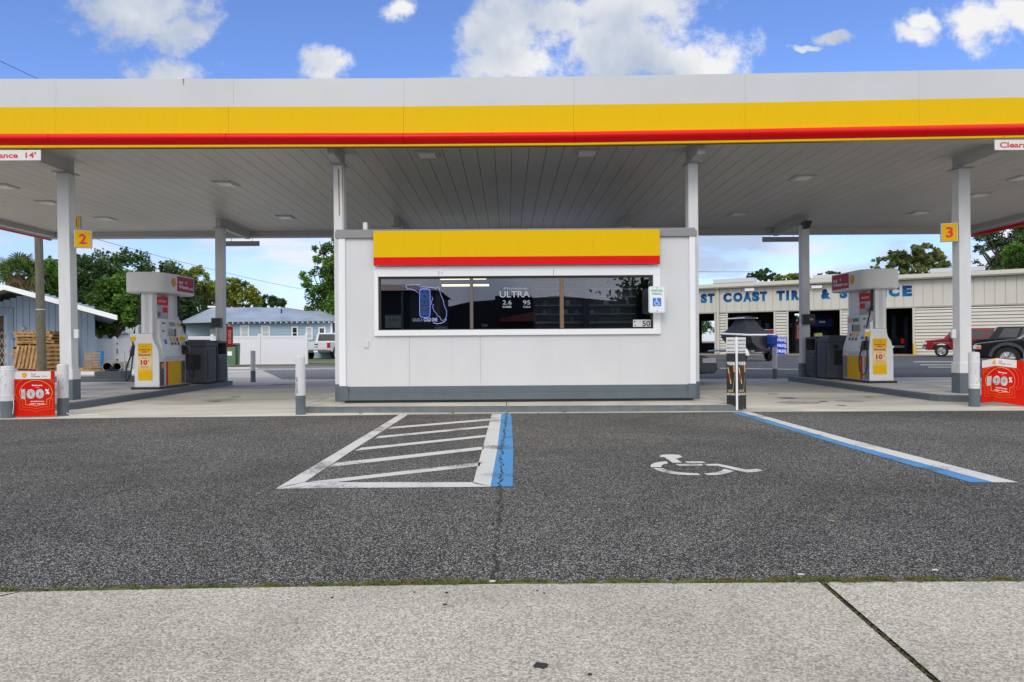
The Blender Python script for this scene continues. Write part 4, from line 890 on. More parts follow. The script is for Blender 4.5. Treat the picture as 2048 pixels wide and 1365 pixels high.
for (a, b) in ((cl, (-.012, .004)), ((.012, .004), crr)):
    d, n_ = pan('advert_panel', a, b, .03, Zm - .004, BKP); pan('header_panel', a, b, Zm, Zt, M('sign_white', (.74, .73, .72), .5))
    mid = (Vector(a) + Vector(b)) / 2; wd = (Vector(b) - Vector(a)).length; right = (d.x, d.y, 0); up = (0, 0, 1)
    def at_(u_, z, e=.002): p = Vector(a) + d * wd * u_ + n_ * e; return (p.x, p.y, z)
    mb = MB(); mb.text('vuse', at_(.5, Zm - .16), w=wd * .84, h=.055, right=right, up=up, bold=.03); mb.box(0, 0, 0, 0, 0, 0) if 0 else None; mb.build('lettering', TXW, t)
    mb = MB(); mb.text('TASTE', at_(.42, .315), w=wd * .62, h=.035, right=right, up=up, bold=.03); mb.build('lettering', M('lettering_gold', (.75, .52, .12), .5), t)
    mb = MB(); mb.text('BEYOND', at_(.5, .265), w=wd * .85, h=.035, right=right, up=up, bold=.03); mb.build('lettering', TXW, t)
    hd = MB(); hh_ = Zt - Zm
    for s_, zz in (('WARNING: This', .80), ('product contains', .56), ('Nicotine is an', .34), ('addictive chemical', .12)): hd.text(s_, at_(.5, Zm + hh_ * zz), w=wd * .8, h=.022, right=right, up=up, bold=.02)
    hd.build('lettering', TXB, t)
    for (m_, pts) in ((M('stick_gold', (.75, .45, .08), .4), [(.10, .80), (.22, .80), (.55, .50), (.42, .50)]), (M('stick_red', (.6, .06, .03), .4), [(.22, .69), (.34, .69), (.46, .58), (.33, .58)]), (M('stick_green', (.12, .22, .14), .4), [(.95, .76), (1.0, .74), (.72, .36), (.64, .40)]), (M('stick_pink', (.70, .25, .15), .4), [(.72, .84), (.9, .86), (.95, .73), (.78, .70)])):
        mb = MB(); mb.face([at_(min(u_, .97), z * (Zm - .05) - .0, .0015 if m_.name == 'stick_gold' else .0025) for u_, z in pts]); mb.build('picture_shape', m_, t)
MB().box(-.0175, .0145, -.014, .0, .02, Zt + .006).build('corner_strip', TRIMW, t, bevel=.004)
mb = MB(); mb.lathe([(.08, 0), (.08, Zt - .15), (.05, Zt - .1), (0, Zt - .1)], (.045, .17, 0), 20); mb.build('inner_bollard', KGREY, t, smooth=True)

# =====================================================================
# PUMP ISLANDS
# =====================================================================
def island(name, lab, xc, y0, y1, w_):
    hw = w_ / 2
    def poly(o): 
        n = 8; r = hw - o; return [(xc + r * math.cos(R(180 + 180 * i / n)), y0 + hw * .55 + r * .55 * math.sin(R(180 + 180 * i / n))) for i in range(n + 1)] + [(xc + hw - o, y1 - o), (xc - hw + o, y1 - o)]
    t = MB(); t.prism(poly(.012), 'z', 0, .082); t.prism(poly(.0), 'z', .082, .112); t.prism(poly(.018), 'z', .112, .120); o = struct(name + '_kerb', t, KGREY)
    m = MB(); m.prism(poly(.10), 'z', 0, .125); struct(name, m, ISLE)
fx, fy, _ = cols['fl']; gx, gy2, _ = cols['fr']
xL = (V(438, 700, 18.1).x + fx) / 2; 
ZI = .125
a = G(405, 800, 0)
# right edge of the left island through (478,768) ground
eL = G(478, 769).x; eR = G(1570, 762).x
island('pump_island', '', eL - .73, 11.35, 18.35, 1.46)
island('pump_island', '', eR + .73, 11.75, 18.35, 1.46)
PX_L, PX_R = eL - .73, eR + .73
# second lane kerb behind, with a raised filler box
kb = MB(); p, q = G(60, 766), G(282, 764.5); kb.box(p.x - 8, q.x, p.y, p.y + 1.2, 0, .17); struct('rear_island', kb, KGREY)
kb = MB(); kb.box(p.x - 8 + .1, q.x - .1, p.y + .12, p.y + 1.1, .1, .175); struct('rear_island_top', kb, ISLE)
p, q = V(197, 751, 19.3), V(250, 751, 19.3); zt = V(220, 742.5, 19.3).z
t = thing('fill_box', 'low slate painted concrete block with a black cap behind the left island', 'block', ((p.x + q.x) / 2, 19.3, .17)); hw = (q.x - p.x) / 2
MB().box(-hw, hw, -.2, .35, 0, zt - .17).build('block', KGREY, t, bevel=.01); mb = MB(); mb.lathe([(.17, 0), (.17, .03), (.1, .05), (.04, .05), (.04, .14), (0, .14)], (0, 0, zt - .17), 14); mb.build('cap', BLK, t)

# =====================================================================
# FUEL PUMP
# =====================================================================
def fuel_pump(loc, label):
    t = thing('fuel_pump', label, 'fuel pump', loc, 0, 'fuel pumps on the islands')
    Ln = 1.22; hb = .27
    MB().box(-hb - .05, hb + .05, -.06, Ln + .08, 0, .05).build('base', BLK, t, bevel=.005)
    # bottle-shaped end housings
    def bottle(z0, z1):
        P = [(-hb, z0), (hb, z0), (hb, .62), (hb - .01, .80), (hb - .05, .93), (hb - .12, 1.05), (hb - .145, 1.16), (hb - .145, z1), (-hb + .09, z1), (-hb + .09, 1.42), (-hb + .02, 1.36), (-hb + .015, .95), (-hb, .80)]
        return P
    def flip(P): return [(-a, b) for a, b in reversed(P)]
    MB().prism([(a, b) for a, b in bottle(.05, 1.22)], 'y', 0, .22).build('end_housing', PWH, t, bevel=.008)
    MB().prism(flip(bottle(.05, 1.22)), 'y', Ln - .22, Ln).build('end_housing', PWH, t, bevel=.008)
    zv0 = V(290, 585, loc[1]).z - loc[2]; zv1 = zv0 + .43
    for y0, y1 in ((0.01, .21), (.74, 1.21)):
        MB().box(-.125, .125, y0, y1, 1.221, zv0).build('upright', PWH, t, bevel=.012)
        mb = MB(); mb.box(-.045, .045, y0 - .004, y0 - .0005, 1.23, zv0 - .01); mb.build('upright_rib', PGREY, t)
    # cabinet
    MB().box(-hb + .005, hb - .005, .221, Ln - .221, .05, .66).build('cabinet', PGREY, t, bevel=.004)
    Pc = [(-hb - .012, .66), (hb + .012, .66), (hb + .012, .72), (hb - .015, .95), (hb - .07, 1.16), (hb - .07, 1.55), (-hb + .07, 1.55), (-hb + .07, 1.16), (-hb + .015, .95), (-hb - .012, .72)]
    MB().prism(Pc, 'y', .16, Ln - .10).build('console', PWH, t, bevel=.006)
    # panels on each lane side
    for s in (1, -1):
        x = s * (hb - .004)
        def sx(o, y0, y1, z0, z1, m, nm, th=.004):
            MB().box(min(s * o, s * (o + th)), max(s * o, s * (o + th)), y0, y1, z0, z1).build(nm, m, t)
        sx(hb - .004, .30, .39, .07, .60, RED2, 'red_panel'); sx(hb - .004, .392, Ln - .02, .07, .60, YEL2, 'yellow_panel')
        sx(hb - .004, .02, .298, .07, .60, PGREY, 'grey_panel'); 
        mb = MB(); r_ = (0, s, 0); c_ = (s * (hb + .001), .15 , .50); mb.flat(pecten(.13), c_, r_, (0, 0, 1), 0, .001); mb.flat([(a * .86, b * .86) for a, b in pecten(.13)], c_, r_, (0, 0, 1), 1, .0025)
        for i in range(-2, 3): aa = R(90 - i * 30); mb.strip([(i * .008, -.04), (math.cos(aa) * .05, math.sin(aa) * .05 + .003)], .0028, c_, r_, (0, 0, 1), 0, .004)
        mb.build('emblem', [RED2, YEL2], t)
        # display, keypad, screen on upper console (x = hb-.07)
        u_ = hb - .07
        sx(u_, .50, 1.06, 1.38, 1.50, PGREY, 'display_bezel', .02); sx(u_ + .021, .56, .82, 1.40, 1.48, M('lcd', (.10, .11, .10), .2), 'display', .003); sx(u_ + .021, .92, 1.02, 1.405, 1.475, YEL2, 'decal', .003)
        sx(u_, .50, .80, 1.02 + .14, 1.34, PGREY, 'screen_bezel', .012)
        sl = lambda z: (hb - .015) + (z - .95) * (-.055 / .21)  # slope face
        def sq(y0, y1, z0, z1, m, nm, e=.006):
            x0_, x1_ = sl(z0) + e, sl(z1) + e
            MB().hexa([(s * x0_, y0, z0), (s * x0_, y1, z0), (s * (x0_ - .01), y1, z0), (s * (x0_ - .01), y0, z0)], [(s * x1_, y0, z1), (s * x1_, y1, z1), (s * (x1_ - .01), y1, z1), (s * (x1_ - .01), y0, z1)]).build(nm, m, t)
        sx(u_ + .013, .53, .76, 1.17, 1.33, M('screen_grey', (.20, .25, .26), .2), 'screen', .004)
        sx(u_, .83, .88, 1.17, 1.34, BLK, 'keypad', .014); sx(u_, .26, .40, 1.44, 1.47, BLK, 'card_slot', .004); sx(u_, .28, .36, 1.26, 1.30, BLK, 'card_slot', .004)
        sq(.30, .42, .99, 1.09, SBLUE, 'blue_decal')
        for i, m_ in enumerate((YEL2, YEL2, RED2)):
            y0 = .56 + i * .15; sq(y0, y0 + .10, .80 + .16, 1.14, M('cream_strip', (.62, .56, .42), .5), 'grade_strip', .010); sq(y0 + .015, y0 + .085, 1.06, 1.13, m_, 'grade_label', .015); sq(y0 + .02, y0 + .08, .97, 1.02, BLK, 'grade_button', .022)
        sx(hb + .008, .20, 1.08, .675, .715, PGREY, 'console_lip', .012)
        # topper poster between the uprights
        sx(.085, .225, .735, 1.56, 2.02, GREYTX, 'price_board', .012); sx(.098, .225, .735, 1.86, 2.05, RED2, 'board_header', .004); sx(.098, .50, .72, 1.70, 1.82, RED2, 'board_offer', .004)
        mb = MB(); mb.text('SAVE NOW', (s * .1035, .48, 1.95), w=.34, h=.045, right=r_, bold=.02); mb.build('lettering', TXW, t)
        mb = MB(); mb.text('10', (s * .1015, .35, 1.66), w=.12, h=.10, right=r_, bold=.03); mb.build('lettering', M('lettering_dark', (.08, .09, .11), .5), t)
    # front end poster
    x0, x1, z0, z1 = -.19, .115, .20, 1.00
    MB().box(x0, x1, -.008, -.001, z0, z1).build('offer_poster', YEL2, t); ep = kids(t)[-1] if 0 else None
    if 'poster_print' not in MATS:
        pm = M('poster_print', (.8, .46, 0), .5, spec=.15); tt = pm.node_tree; gg = N(tt, 'ShaderNodeTexCoord'); ss = N(tt, 'ShaderNodeSeparateXYZ'); tt.links.new(gg.outputs['Generated'], ss.inputs[0])
        rr_ = N(tt, 'ShaderNodeValToRGB'); tt.links.new(ss.outputs[2], rr_.inputs[0]); e_ = rr_.color_ramp.elements; e_[0].position = .22; e_[0].color = (.82, .48, 0, 1); e_[1].position = .80; e_[1].color = (.82, .48, 0, 1)
        q_ = e_.new(.50); q_.color = (.84, .74, .50, 1); tt.links.new(rr_.outputs[0], tt.nodes['Principled BSDF'].inputs['Base Color'])
    MB().box(x0, x1, -.0095, -.0081, z0, z1).build('poster_print', MATS['poster_print'], t)
    def et(s_, z, h_, w_, m_, x=-.04, b=.02): mb = MB(); mb.text(s_, (x, -.0098, z), w=w_, h=h_, bold=b); mb.build('lettering', m_, t)
    et('Level up', .868, .050, .23, TXM, b=.04); et('your', .812, .044, .13, TXM, b=.04); et('Rewards', .755, .050, .25, TXM, b=.04)
    et('Save', .685, .028, .10, TXR, b=.0); et('10', .59, .115, .15, TXR, -.055, .06); et('c', .62, .035, .035, TXR, .05, .02); et('Platinum Status', .50, .018, .17, TXB, b=0); et('See app for details', .475, .012, .17, TXB, b=0)
    et('o  m', .94, .025, .10, TXM, b=.0); et('Download the app', .29, .016, .12, TXR, .03, 0)
    # valance with rounded ends
    xo0, xo1 = -.46, .42; Lv = Ln + .34
    def vp(o):
        a_, b_ = xo0 - o, xo1 + o; c_ = (a_ + b_) / 2; r_ = (b_ - a_) / 2; k_ = .30
        return [(c_ + r_ * math.cos(R(q_)) , -.02 + k_ * (math.sin(R(q_)) * (1 if 1 else 1)) + .12 - o) for q_ in range(180, 361, 12)] + [(b_, Lv - .2 + o), (a_, Lv - .2 + o)]
    MB().prism(vp(0), 'z', zv0, zv1).build('valance', M('valance_white', (.70, .70, .69), .45), t, smooth=False, bevel=.012)
    MB().prism(vp(-.03), 'z', zv0 - .012, zv0 - .001).build('valance_underside', PGREY, t)
    for s in (1, -1):
        X = (xo1 + .001) if s > 0 else (xo0 - .001); r_ = (0, s, 0)
        MB().box(min(X, X + s * .005), max(X, X + s * .005), .52, Lv - .24, zv0 + .06, zv1 - .03).build('valance_sign', MAROON, t)
        ym = (.52 + Lv - .24) / 2; xs_ = X + s * .006
        st = lambda s_, dy, z, w_, h_, b=.03: (lambda mb: (mb.text(s_, (xs_, ym + dy * s, z), w=w_, h=h_, right=r_, bold=b), mb.build('lettering', TXW, t)))(MB())
        st('Shell', -.24, zv0 + .27, .18, .06); st('V-Power', -.10, zv0 + .17, .46, .085); st('NiTRO+', .28, zv0 + .15, .24, .05); st('o', .02, zv0 + .28, .06, .06)
        mb = MB(); c_ = (xs_ - s * .004, .36, zv0 + .23); mb.flat(pecten(.19), c_, r_, (0, 0, 1), 0, .001); mb.flat([(a * .86, b * .86) for a, b in pecten(.19)], c_, r_, (0, 0, 1), 1, .0025)
        for i in range(-2, 3): aa = R(90 - i * 30); mb.strip([(i * .012, -.06), (math.cos(aa) * .075, math.sin(aa) * .075 + .005)], .004, c_, r_, (0, 0, 1), 0, .004)
        mb.build('emblem', [RED2, YEL2], t)
    # hoses and nozzles: near end serves the -x lane, far end the +x lane
    for s, y in ((-1, .10), (1, Ln - .12)):
        def P(x, yy_, z): return (s * x, y + s * yy_ * -1 if 0 else y + (-yy_ if s < 0 else yy_), z)
        hose = MB().tube([P(.16, .02, zv0), P(.17, .03, zv0 - .3), P(.19, .03, 1.75), P(.23, .03, 1.5), P(.30, .04, 1.25), P(.32, .06, 1.05), P(.31, .09, .7), P(.33, .12, .42), P(.37, .14, .25), P(.43, .12, .18), P(.48, .08, .28), P(.47, .04, .5), P(.43, 0, .66), P(.40, 0, .74)], .017, 8).build('hose', RUB, t, smooth=True)
        MB().tube([P(.16, .02, zv0 - .02), P(.165, .02, zv0 - .5)], .028, 8).build('hose_retractor', BLK, t)
        MB().box(*sorted((s * .235, s * .365)), y - .10, y + .05, 1.05, 1.22).build('hose_card', M('sign_white', (.74, .73, .72), .5), t, bevel=.005) ; MB().box(*sorted((s * .235, s * .366)), y - .102, y - .1005, 1.06, 1.15).build('card_face', YEL2, t)
        nz = MB(); nz.tube([P(.40, 0, .72), P(.385, 0, .80), P(.36, 0, .88), P(.345, 0, .95)], [.026, .036, .04, .034], 8); nz.build('nozzle', RUB, t, smooth=True); 
        MB().tube([P(.345, 0, .94), P(.30, 0, 1.0), P(.25, 0, .99), P(.22, 0, .93)], .011, 8).build('spout', STEEL, t, smooth=True)
        MB().tube([P(.40, -.02, .76), P(.44, -.02, .84), P(.42, -.02, .93), P(.36, -.02, .95)], .006, 6).build('lever_guard', STEEL, t, smooth=True)
        MB().box(*sorted((s * (hb - .03), s * (hb + .06))), y - .07, y + .07, .74, .96).build('nozzle_boot', BLK, t, bevel=.01)
    return t
pl = G(290, 779, ZI)
pump = fuel_pump((V(291, 700, 14.9).x, 14.95, ZI), 'white fuel pump with yellow offer poster on the left island')
dup(pump, (V(1767, 700, 15.2).x - .02, 15.25, ZI), 0, 'white fuel pump with yellow offer poster on the right island, before the repair shop')

# waste stations beside the pumps
def waste(loc, s, lab1, lab2):
    # s = +1: doors face +x ; -1: doors face -x
    X = lambda a, b: sorted((s * a, s * b))
    t = thing('waste_bin', lab1, 'waste bin', loc, 0, 'dark grey forecourt bins')
    MB().box(-.31, .31, 0, .62, .03, .93).build('body', DKG, t, bevel=.015)
    MB().hexa([(-.335, -.02, .93), (.335, -.02, .93), (.335, .64, .93), (-.335, .64, .93)], [(-.335, -.02, 1.0), (.335, -.02, 1.0), (.335, .64, 1.0), (-.335, .64, 1.0)]).build('rim', DKG, t, bevel=.01)
    MB().hexa([(-.335, -.02, 1.001), (.335, -.02, 1.001), (.335, .64, 1.001), (-.335, .64, 1.001)], [(-.2, .12, 1.09), (.2, .12, 1.09), (.2, .5, 1.09), (-.2, .5, 1.09)]).build('lid', DKG, t, bevel=.01)
    MB().box(-.17, .19, -.012, -.001, .36, .72).build('dark_panel', M('panel_black', (.012, .014, .018), .4), t)
    MB().box(*X(.311, .322), .12, .5, .12, .85).build('side_panel', M('bin_plastic_edge', (.035, .040, .048), .55), t, bevel=.004)
    mb = MB(); mb.cyl((-.12, -.02, .81), (-.12, -.001, .81), .06, n=14); mb.build('knob', BLK, t)
    x, y, z = loc; y2 = y + .70
    t2 = thing('litter_tower', lab2, 'litter bin', (x, y2, z), 0, 'dark grey forecourt litter towers')
    a, b = -.30, .30
    MB().box(a, b, 0, .62, .03, .72).build('body', DKG, t2, bevel=.012)
    mb = MB(); mb.box(a, b, 0, .05, .721, 1.0); mb.box(a, b, .57, .62, .721, 1.0); mb.box(*X(-.30, -.26), .051, .569, .721, 1.0); mb.box(a, b, 0, .62, 1.001, 1.05); mb.box(-.2, .2, .1, .5, 1.051, 1.07); mb.box(*X(-.255, -.1), .052, .568, .73, .98); mb.build('hood', DKG, t2, bevel=.01)
    d = MB().box(*X(.301, .318), .05, .57, .07, .68).build('door', DKG, t2, bevel=.006); MB().box(*X(.319, .328), .12, .50, .12, .56).build('door_inset', M('bin_plastic_edge', (.035, .040, .048), .55), d, bevel=.006); MB().box(*X(.319, .33), .22, .40, .60, .64).build('handle', BLK, d, bevel=.005)
    # camera side niche
    MB().box(-.2, .2, -.01, -.001, .74, .95).build('niche', M('panel_black', (.012, .014, .018), .4), t2)
waste((V(400, 700, 16.9).x - .1, 16.72, ZI), 1, 'dark grey bin with hipped lid behind the left fuel pump', 'dark grey litter tower with door next to the left back column')
waste((V(1668, 700, 16.9).x + .1, 16.75, ZI), -1, 'dark grey bin with hipped lid behind the right fuel pump', 'dark grey litter tower with door next to the right back column')
# =====================================================================
# VEGETATION
# =====================================================================
def leafmat(name, c1, c2, c3):
    m = bpy.data.materials.new(name); m.use_nodes = True; MATS[name] = m; t = m.node_tree; b = t.nodes['Principled BSDF']
    g = N(t, 'ShaderNodeNewGeometry'); r = N(t, 'ShaderNodeValToRGB'); t.links.new(g.outputs['Random Per Island'], r.inputs[0])
    e = r.color_ramp.elements; e[0].color = (*c1, 1); e[1].color = (*c3, 1); q = e.new(.5); q.color = (*c2, 1)
    n = N(t, 'ShaderNodeTexNoise', i={'Scale': .55, 'Detail': 3.0}); t.links.new(g.outputs['Position'], n.inputs['Vector'])
    mr_ = N(t, 'ShaderNodeMapRange'); t.links.new(n.outputs[0], mr_.inputs[0]); mr_.inputs[1].default_value = .35; mr_.inputs[2].default_value = .65; mr_.inputs[3].default_value = .65; mr_.inputs[4].default_value = 1.6
    sc_ = N(t, 'ShaderNodeVectorMath', operation='SCALE'); t.links.new(r.outputs[0], sc_.inputs[0]); t.links.new(mr_.outputs[0], sc_.inputs['Scale'])
    t.links.new(sc_.outputs[0], b.inputs['Base Color']); b.inputs['Roughness'].default_value = .6; b.inputs['Specular IOR Level'].default_value = .3
    tr_ = N(t, 'ShaderNodeBsdfTranslucent'); t.links.new(sc_.outputs[0], tr_.inputs[0]); mx2 = N(t, 'ShaderNodeMixShader'); mx2.inputs[0].default_value = .3
    t.links.new(b.outputs[0], mx2.inputs[1]); t.links.new(tr_.outputs[0], mx2.inputs[2]); t.links.new(mx2.outputs[0], t.nodes['Material Output'].inputs[0]); return m
LDARK = leafmat('leaf_dark', (.022, .055, .016), (.048, .098, .028), (.10, .155, .045))
LMID = leafmat('leaf_mid', (.032, .09, .014), (.08, .18, .024), (.17, .29, .05))
LBRI = leafmat('leaf_bright', (.04, .12, .015), (.085, .21, .025), (.16, .32, .05))
LYEL = leafmat('leaf_yellow', (.07, .12, .018), (.17, .23, .03), (.40, .37, .05))
LOLV = leafmat('leaf_olive', (.05, .075, .02), (.12, .155, .045), (.24, .26, .08))
def tree(name, lab, blobs, m, Y, base_px, leaf=.22, n=9000, seed=1, spread=1.0, trunk=.25, clump=1.0, cat='tree', grp=None, dense=1.0, limbs=True):
    """blobs: list of (cx, cy, rx, ry) in photo px -> real ellipsoids at depth Y"""
    rnd = random.Random(seed); bp = G(base_px, 700); base = Vector((V(base_px, 690, Y).x, Y, 0)); k = Y / F
    t = thing(name, lab, cat, tuple(base), 0, grp)
    mb = MB(); E = []
    for (cx_, cy_, rx, ry) in blobs:
        c = V(cx_, cy_, Y) - base; E.append((c, Vector((rx * k, min(rx, ry * 1.2) * k * .9, ry * k))))
    vol = [e[1].x * e[1].z for e in E]; tot = sum(vol); vs = []; fs = []; cl = []
    for (c, r), v_ in zip(E, vol):
        nc = max(5, int(44 * clump * v_ / tot * (len(E) ** .5)))
        for _ in range(nc):
            th = rnd.uniform(0, 6.283); ph = math.acos(rnd.uniform(-1, 1)); q = rnd.uniform(.35, 1.0) ** .5 * spread
            d = Vector((math.cos(th) * math.sin(ph), math.sin(th) * math.sin(ph), math.cos(ph)))
            p = c + Vector((d.x * r.x, d.y * r.y, d.z * r.z)) * q * .9; cr_ = min(r.x, r.z) * rnd.uniform(.22, .42) * dense
            cl.append((p, cr_))
    wt = [a[1] ** 2 for a in cl]; tw = sum(wt)
    for (p, cr_), w_ in zip(cl, wt):
        for _ in range(int(n * w_ / tw)):
            d = Vector((rnd.gauss(0, 1), rnd.gauss(0, 1), rnd.gauss(0, .75))); d = d / max(.001, d.length) * (rnd.random() ** .45) * cr_ * 1.15
            c = p + d; s_ = leaf * rnd.uniform(.5, 1.2)
            a = Vector((rnd.gauss(0, 1), rnd.gauss(0, 1), rnd.gauss(0, .6))).normalized(); b = a.cross(Vector((rnd.gauss(0, 1), rnd.gauss(0, 1), rnd.gauss(0, 1)))).normalized()
            i = len(vs); vs += [c - a * s_ * .5, c + b * s_ * .28, c + a * s_ * .5, c - b * s_ * .28]; fs.append((i, i + 1, i + 2, i + 3))
    mb.add(vs, fs); mb.build('crown', m, t)
    if trunk:
        lo = min(E, key=lambda e: abs(e[0].x) + e[0].z)[0]; top = Vector((lo.x * .5, 0, max(lo.z * .55, 1.2)))
        mb = MB(); mb.tube([(0, 0, -.1), (0, 0, top.z * .4), tuple(top)], [trunk * 1.25, trunk, trunk * .8], 9); mb.build('trunk', BARK, t, smooth=True)
        if limbs:
            mb = MB()
            for (c, r) in E:
                for _ in range(3):
                    q = c + Vector((rnd.uniform(-.7, .7) * r.x, rnd.uniform(-.5, .5) * r.y, rnd.uniform(-.3, .8) * r.z)); md = top.lerp(q, .5) + Vector((rnd.uniform(-.3, .3), 0, rnd.uniform(0, .5)))
                    mb.tube([tuple(top - Vector((0, 0, .2))), tuple(md), tuple(q)], [trunk * .5, trunk * .28, trunk * .08], 6)
            mb.build('limbs', BARK, t, smooth=True)
    return t
TG = 'trees beyond the lots'
tree('oak_tree', 'tall dark oak tree standing behind the blue metal building', [(130, 545, 45, 42), (175, 560, 60, 50), (110, 600, 40, 45), (200, 610, 70, 60)], LDARK, 52, 150, .34, 15000, 1, trunk=.35, grp=TG)
tree('oak_tree', 'wide dark oak tree rising behind the left fuel pump', [(255, 540, 70, 42), (320, 560, 60, 45), (210, 535, 40, 30), (350, 610, 60, 60), (290, 615, 70, 60)], LDARK, 60, 300, .36, 18000, 2, trunk=.4, grp=TG)
tree('bushy_tree', 'bright green bushy tree left of the left fuel pump', [(235, 600, 42, 45), (215, 640, 40, 30), (268, 575, 35, 35), (262, 632, 32, 38), (195, 595, 25, 28)], LMID, 39, 235, .22, 13000, 3, trunk=.15, grp=TG)
tree('bushy_tree', 'bright green tree seen between the utility pole and the left front column', [(98, 560, 24, 45), (100, 610, 25, 30), (60, 615, 30, 20)], LMID, 48, 100, .26, 7000, 4, trunk=.2, grp=TG)
tree('yellowing_tree', 'yellow green tree left of the left back column above the blue house', [(390, 560, 32, 28), (412, 590, 25, 22), (372, 590, 30, 28)], LYEL, 64, 395, .28, 5500, 5, trunk=.2, spread=1.1, grp=TG, dense=.8)
tree('green_tree', 'green tree behind the blue house roof left of the left back column', [(400, 600, 40, 25), (430, 590, 30, 30), (360, 600, 35, 30)], LMID, 68, 420, .3, 6000, 15, trunk=.2, grp=TG)
tree('yellowing_tree', 'yellow green tree right of the left back column above the blue roof', [(478, 590, 34, 26), (500, 605, 24, 16), (462, 572, 20, 20), (515, 608, 12, 8)], LYEL, 66, 480, .28, 6000, 6, trunk=.2, spread=1.1, grp=TG, dense=.85)
tree('oak_tree', 'small dark rounded oak beyond the ridge of the blue house', [(535, 603, 25, 13), (558, 606, 14, 10), (520, 598, 14, 8)], LDARK, 95, 540, .3, 4500, 7, trunk=.25, grp=TG)
tree('maple_tree', 'tall green tree standing against the left side of the kiosk', [(655, 520, 30, 48), (640, 570, 40, 40), (625, 555, 28, 22), (660, 620, 45, 45), (630, 612, 28, 18), (700, 560, 50, 80)], LMID, 58, 690, .30, 16000, 8, trunk=.3, spread=1.08, grp=TG, dense=.8)
tree('shrub_tree', 'low dark bush peeping over the right end of the blue roof', [(592, 633, 14, 8), (605, 637, 12, 8)], LDARK, 62, 600, .22, 1500, 9, trunk=0, grp=TG)
tree('oak_tree', 'dark spreading oak above the repair shop roof next to the long roof box', [(1512, 553, 24, 9), (1530, 550, 22, 12), (1555, 556, 22, 9)], LDARK, 85, 1530, .3, 4500, 10, trunk=.25, grp=TG, dense=.8)
tree('yellowing_tree', 'yellow green tree above the repair shop roof against the right back column', [(1575, 558, 26, 9), (1598, 555, 18, 10), (1615, 560, 15, 8)], LYEL, 78, 1585, .28, 4500, 11, trunk=.2, grp=TG)
tree('oak_tree', 'distant dark treetop behind the second roof box', [(1660, 546, 10, 4), (1672, 548, 12, 4), (1640, 549, 5, 3)], LDARK, 110, 1665, .3, 1500, 12, trunk=.2, grp=TG)
tree('seagrape_tree', 'sparse olive green tree above the repair shop roof before the right front column', [(1810, 515, 38, 22), (1845, 510, 40, 22), (1770, 530, 30, 16), (1880, 530, 22, 22), (1840, 540, 50, 20), (1750, 532, 12, 8)], LOLV, 58, 1830, .30, 11000, 13, trunk=.2, spread=1.12, grp=TG, dense=.72, clump=1.5)
tree('oak_tree', 'tall dark green oak at the right photo edge beyond the repair shop', [(1975, 480, 30, 30), (2020, 470, 45, 35), (2035, 520, 50, 40), (1985, 530, 35, 22), (2090, 480, 60, 60), (1960, 500, 14, 14)], LDARK, 66, 2040, .34, 17000, 14, trunk=.4, grp=TG, dense=.85, spread=1.05)
tree('bushy_tree', 'fresh green tree at the right photo edge in front of the dark oak', [(2035, 515, 30, 30), (2060, 540, 40, 25), (2000, 545, 25, 12)], LMID, 62, 2055, .26, 6000, 24, trunk=.2, grp=TG, dense=.8)
tree('shrub_tree', 'green bush seen through the open leftmost repair bay', [(1408, 652, 14, 14), (1420, 660, 12, 8)], LBRI, 72, 1410, .2, 1500, 16, trunk=0, grp=TG)
tree('shrub_tree', 'yellow green bush seen through the repair bay beside the right back column', [(1596, 645, 8, 16), (1590, 655, 10, 12)], LYEL, 66, 1596, .2, 1500, 17, trunk=0, grp=TG)
tree('oak_tree', 'far dark tree line low behind the blue metal building', [(20, 590, 30, 12), (-20, 585, 40, 15)], LDARK, 90, 10, .3, 2500, 18, trunk=.2, grp=TG)
# palm
Yp = 46; k = Yp / F; b0 = Vector((V(42, 690, Yp).x, Yp, 0)); pt = thing('palm_tree', 'cabbage palm with brown dead skirt rising over the blue metal building', 'palm tree', tuple(b0)); zc = V(42, 550, Yp).z
mb = MB(); mb.tube([(0, 0, 0), (.05, 0, zc * .5), (0, 0, zc)], [.24, .2, .26], 10); mb.build('trunk', BARK, pt, smooth=True)
rnd = random.Random(9)
def frond(mb, el, az, L_, droop, wdt):
    d = Vector((math.cos(az) * math.cos(el), math.sin(az) * math.cos(el), math.sin(el))); st = Vector((0, 0, zc)) + d * .15; hub = st + d * L_ * .50; side = (Matrix.Rotation(rnd.uniform(-1.1, 1.1), 3, d) @ d.cross(Vector((0, 0, 1))).normalized()); up = side.cross(d).normalized()
    mb.add([st - side * .015, st + side * .015, hub + side * .015, hub - side * .015], [(0, 1, 2, 3)])
    for i in range(15):
        a = R(-105 + 15 * i); q = (d * math.cos(a) + side * math.sin(a)) * L_ * .55; m1 = hub + q * .6 + Vector((0, 0, -droop * .1)); tip = hub + q - Vector((0, 0, droop * L_ * .45)); wv = (d * -math.sin(a) + side * math.cos(a)) * wdt
        mb.add([hub, m1 + wv, tip, m1 - wv], [(0, 1, 2, 3)])
mb = MB()
for i in range(64): frond(mb, math.asin(rnd.uniform(-.2, .99)), rnd.uniform(0, 6.283), rnd.uniform(1.15, 1.65), rnd.uniform(.0, .3), .045)
mb.build('fronds', LOLV if False else leafmat('palm_leaf', (.03, .07, .018), (.07, .13, .03), (.22, .24, .06)), pt)
mb = MB()
for i in range(46): frond(mb, R(rnd.uniform(-80, -15)), rnd.uniform(0, 6.283), rnd.uniform(.7, 1.35), rnd.uniform(.5, 1.6), .03)
mb.build('dead_skirt', leafmat('palm_dead', (.16, .11, .06), (.30, .21, .12), (.45, .33, .20)), pt)

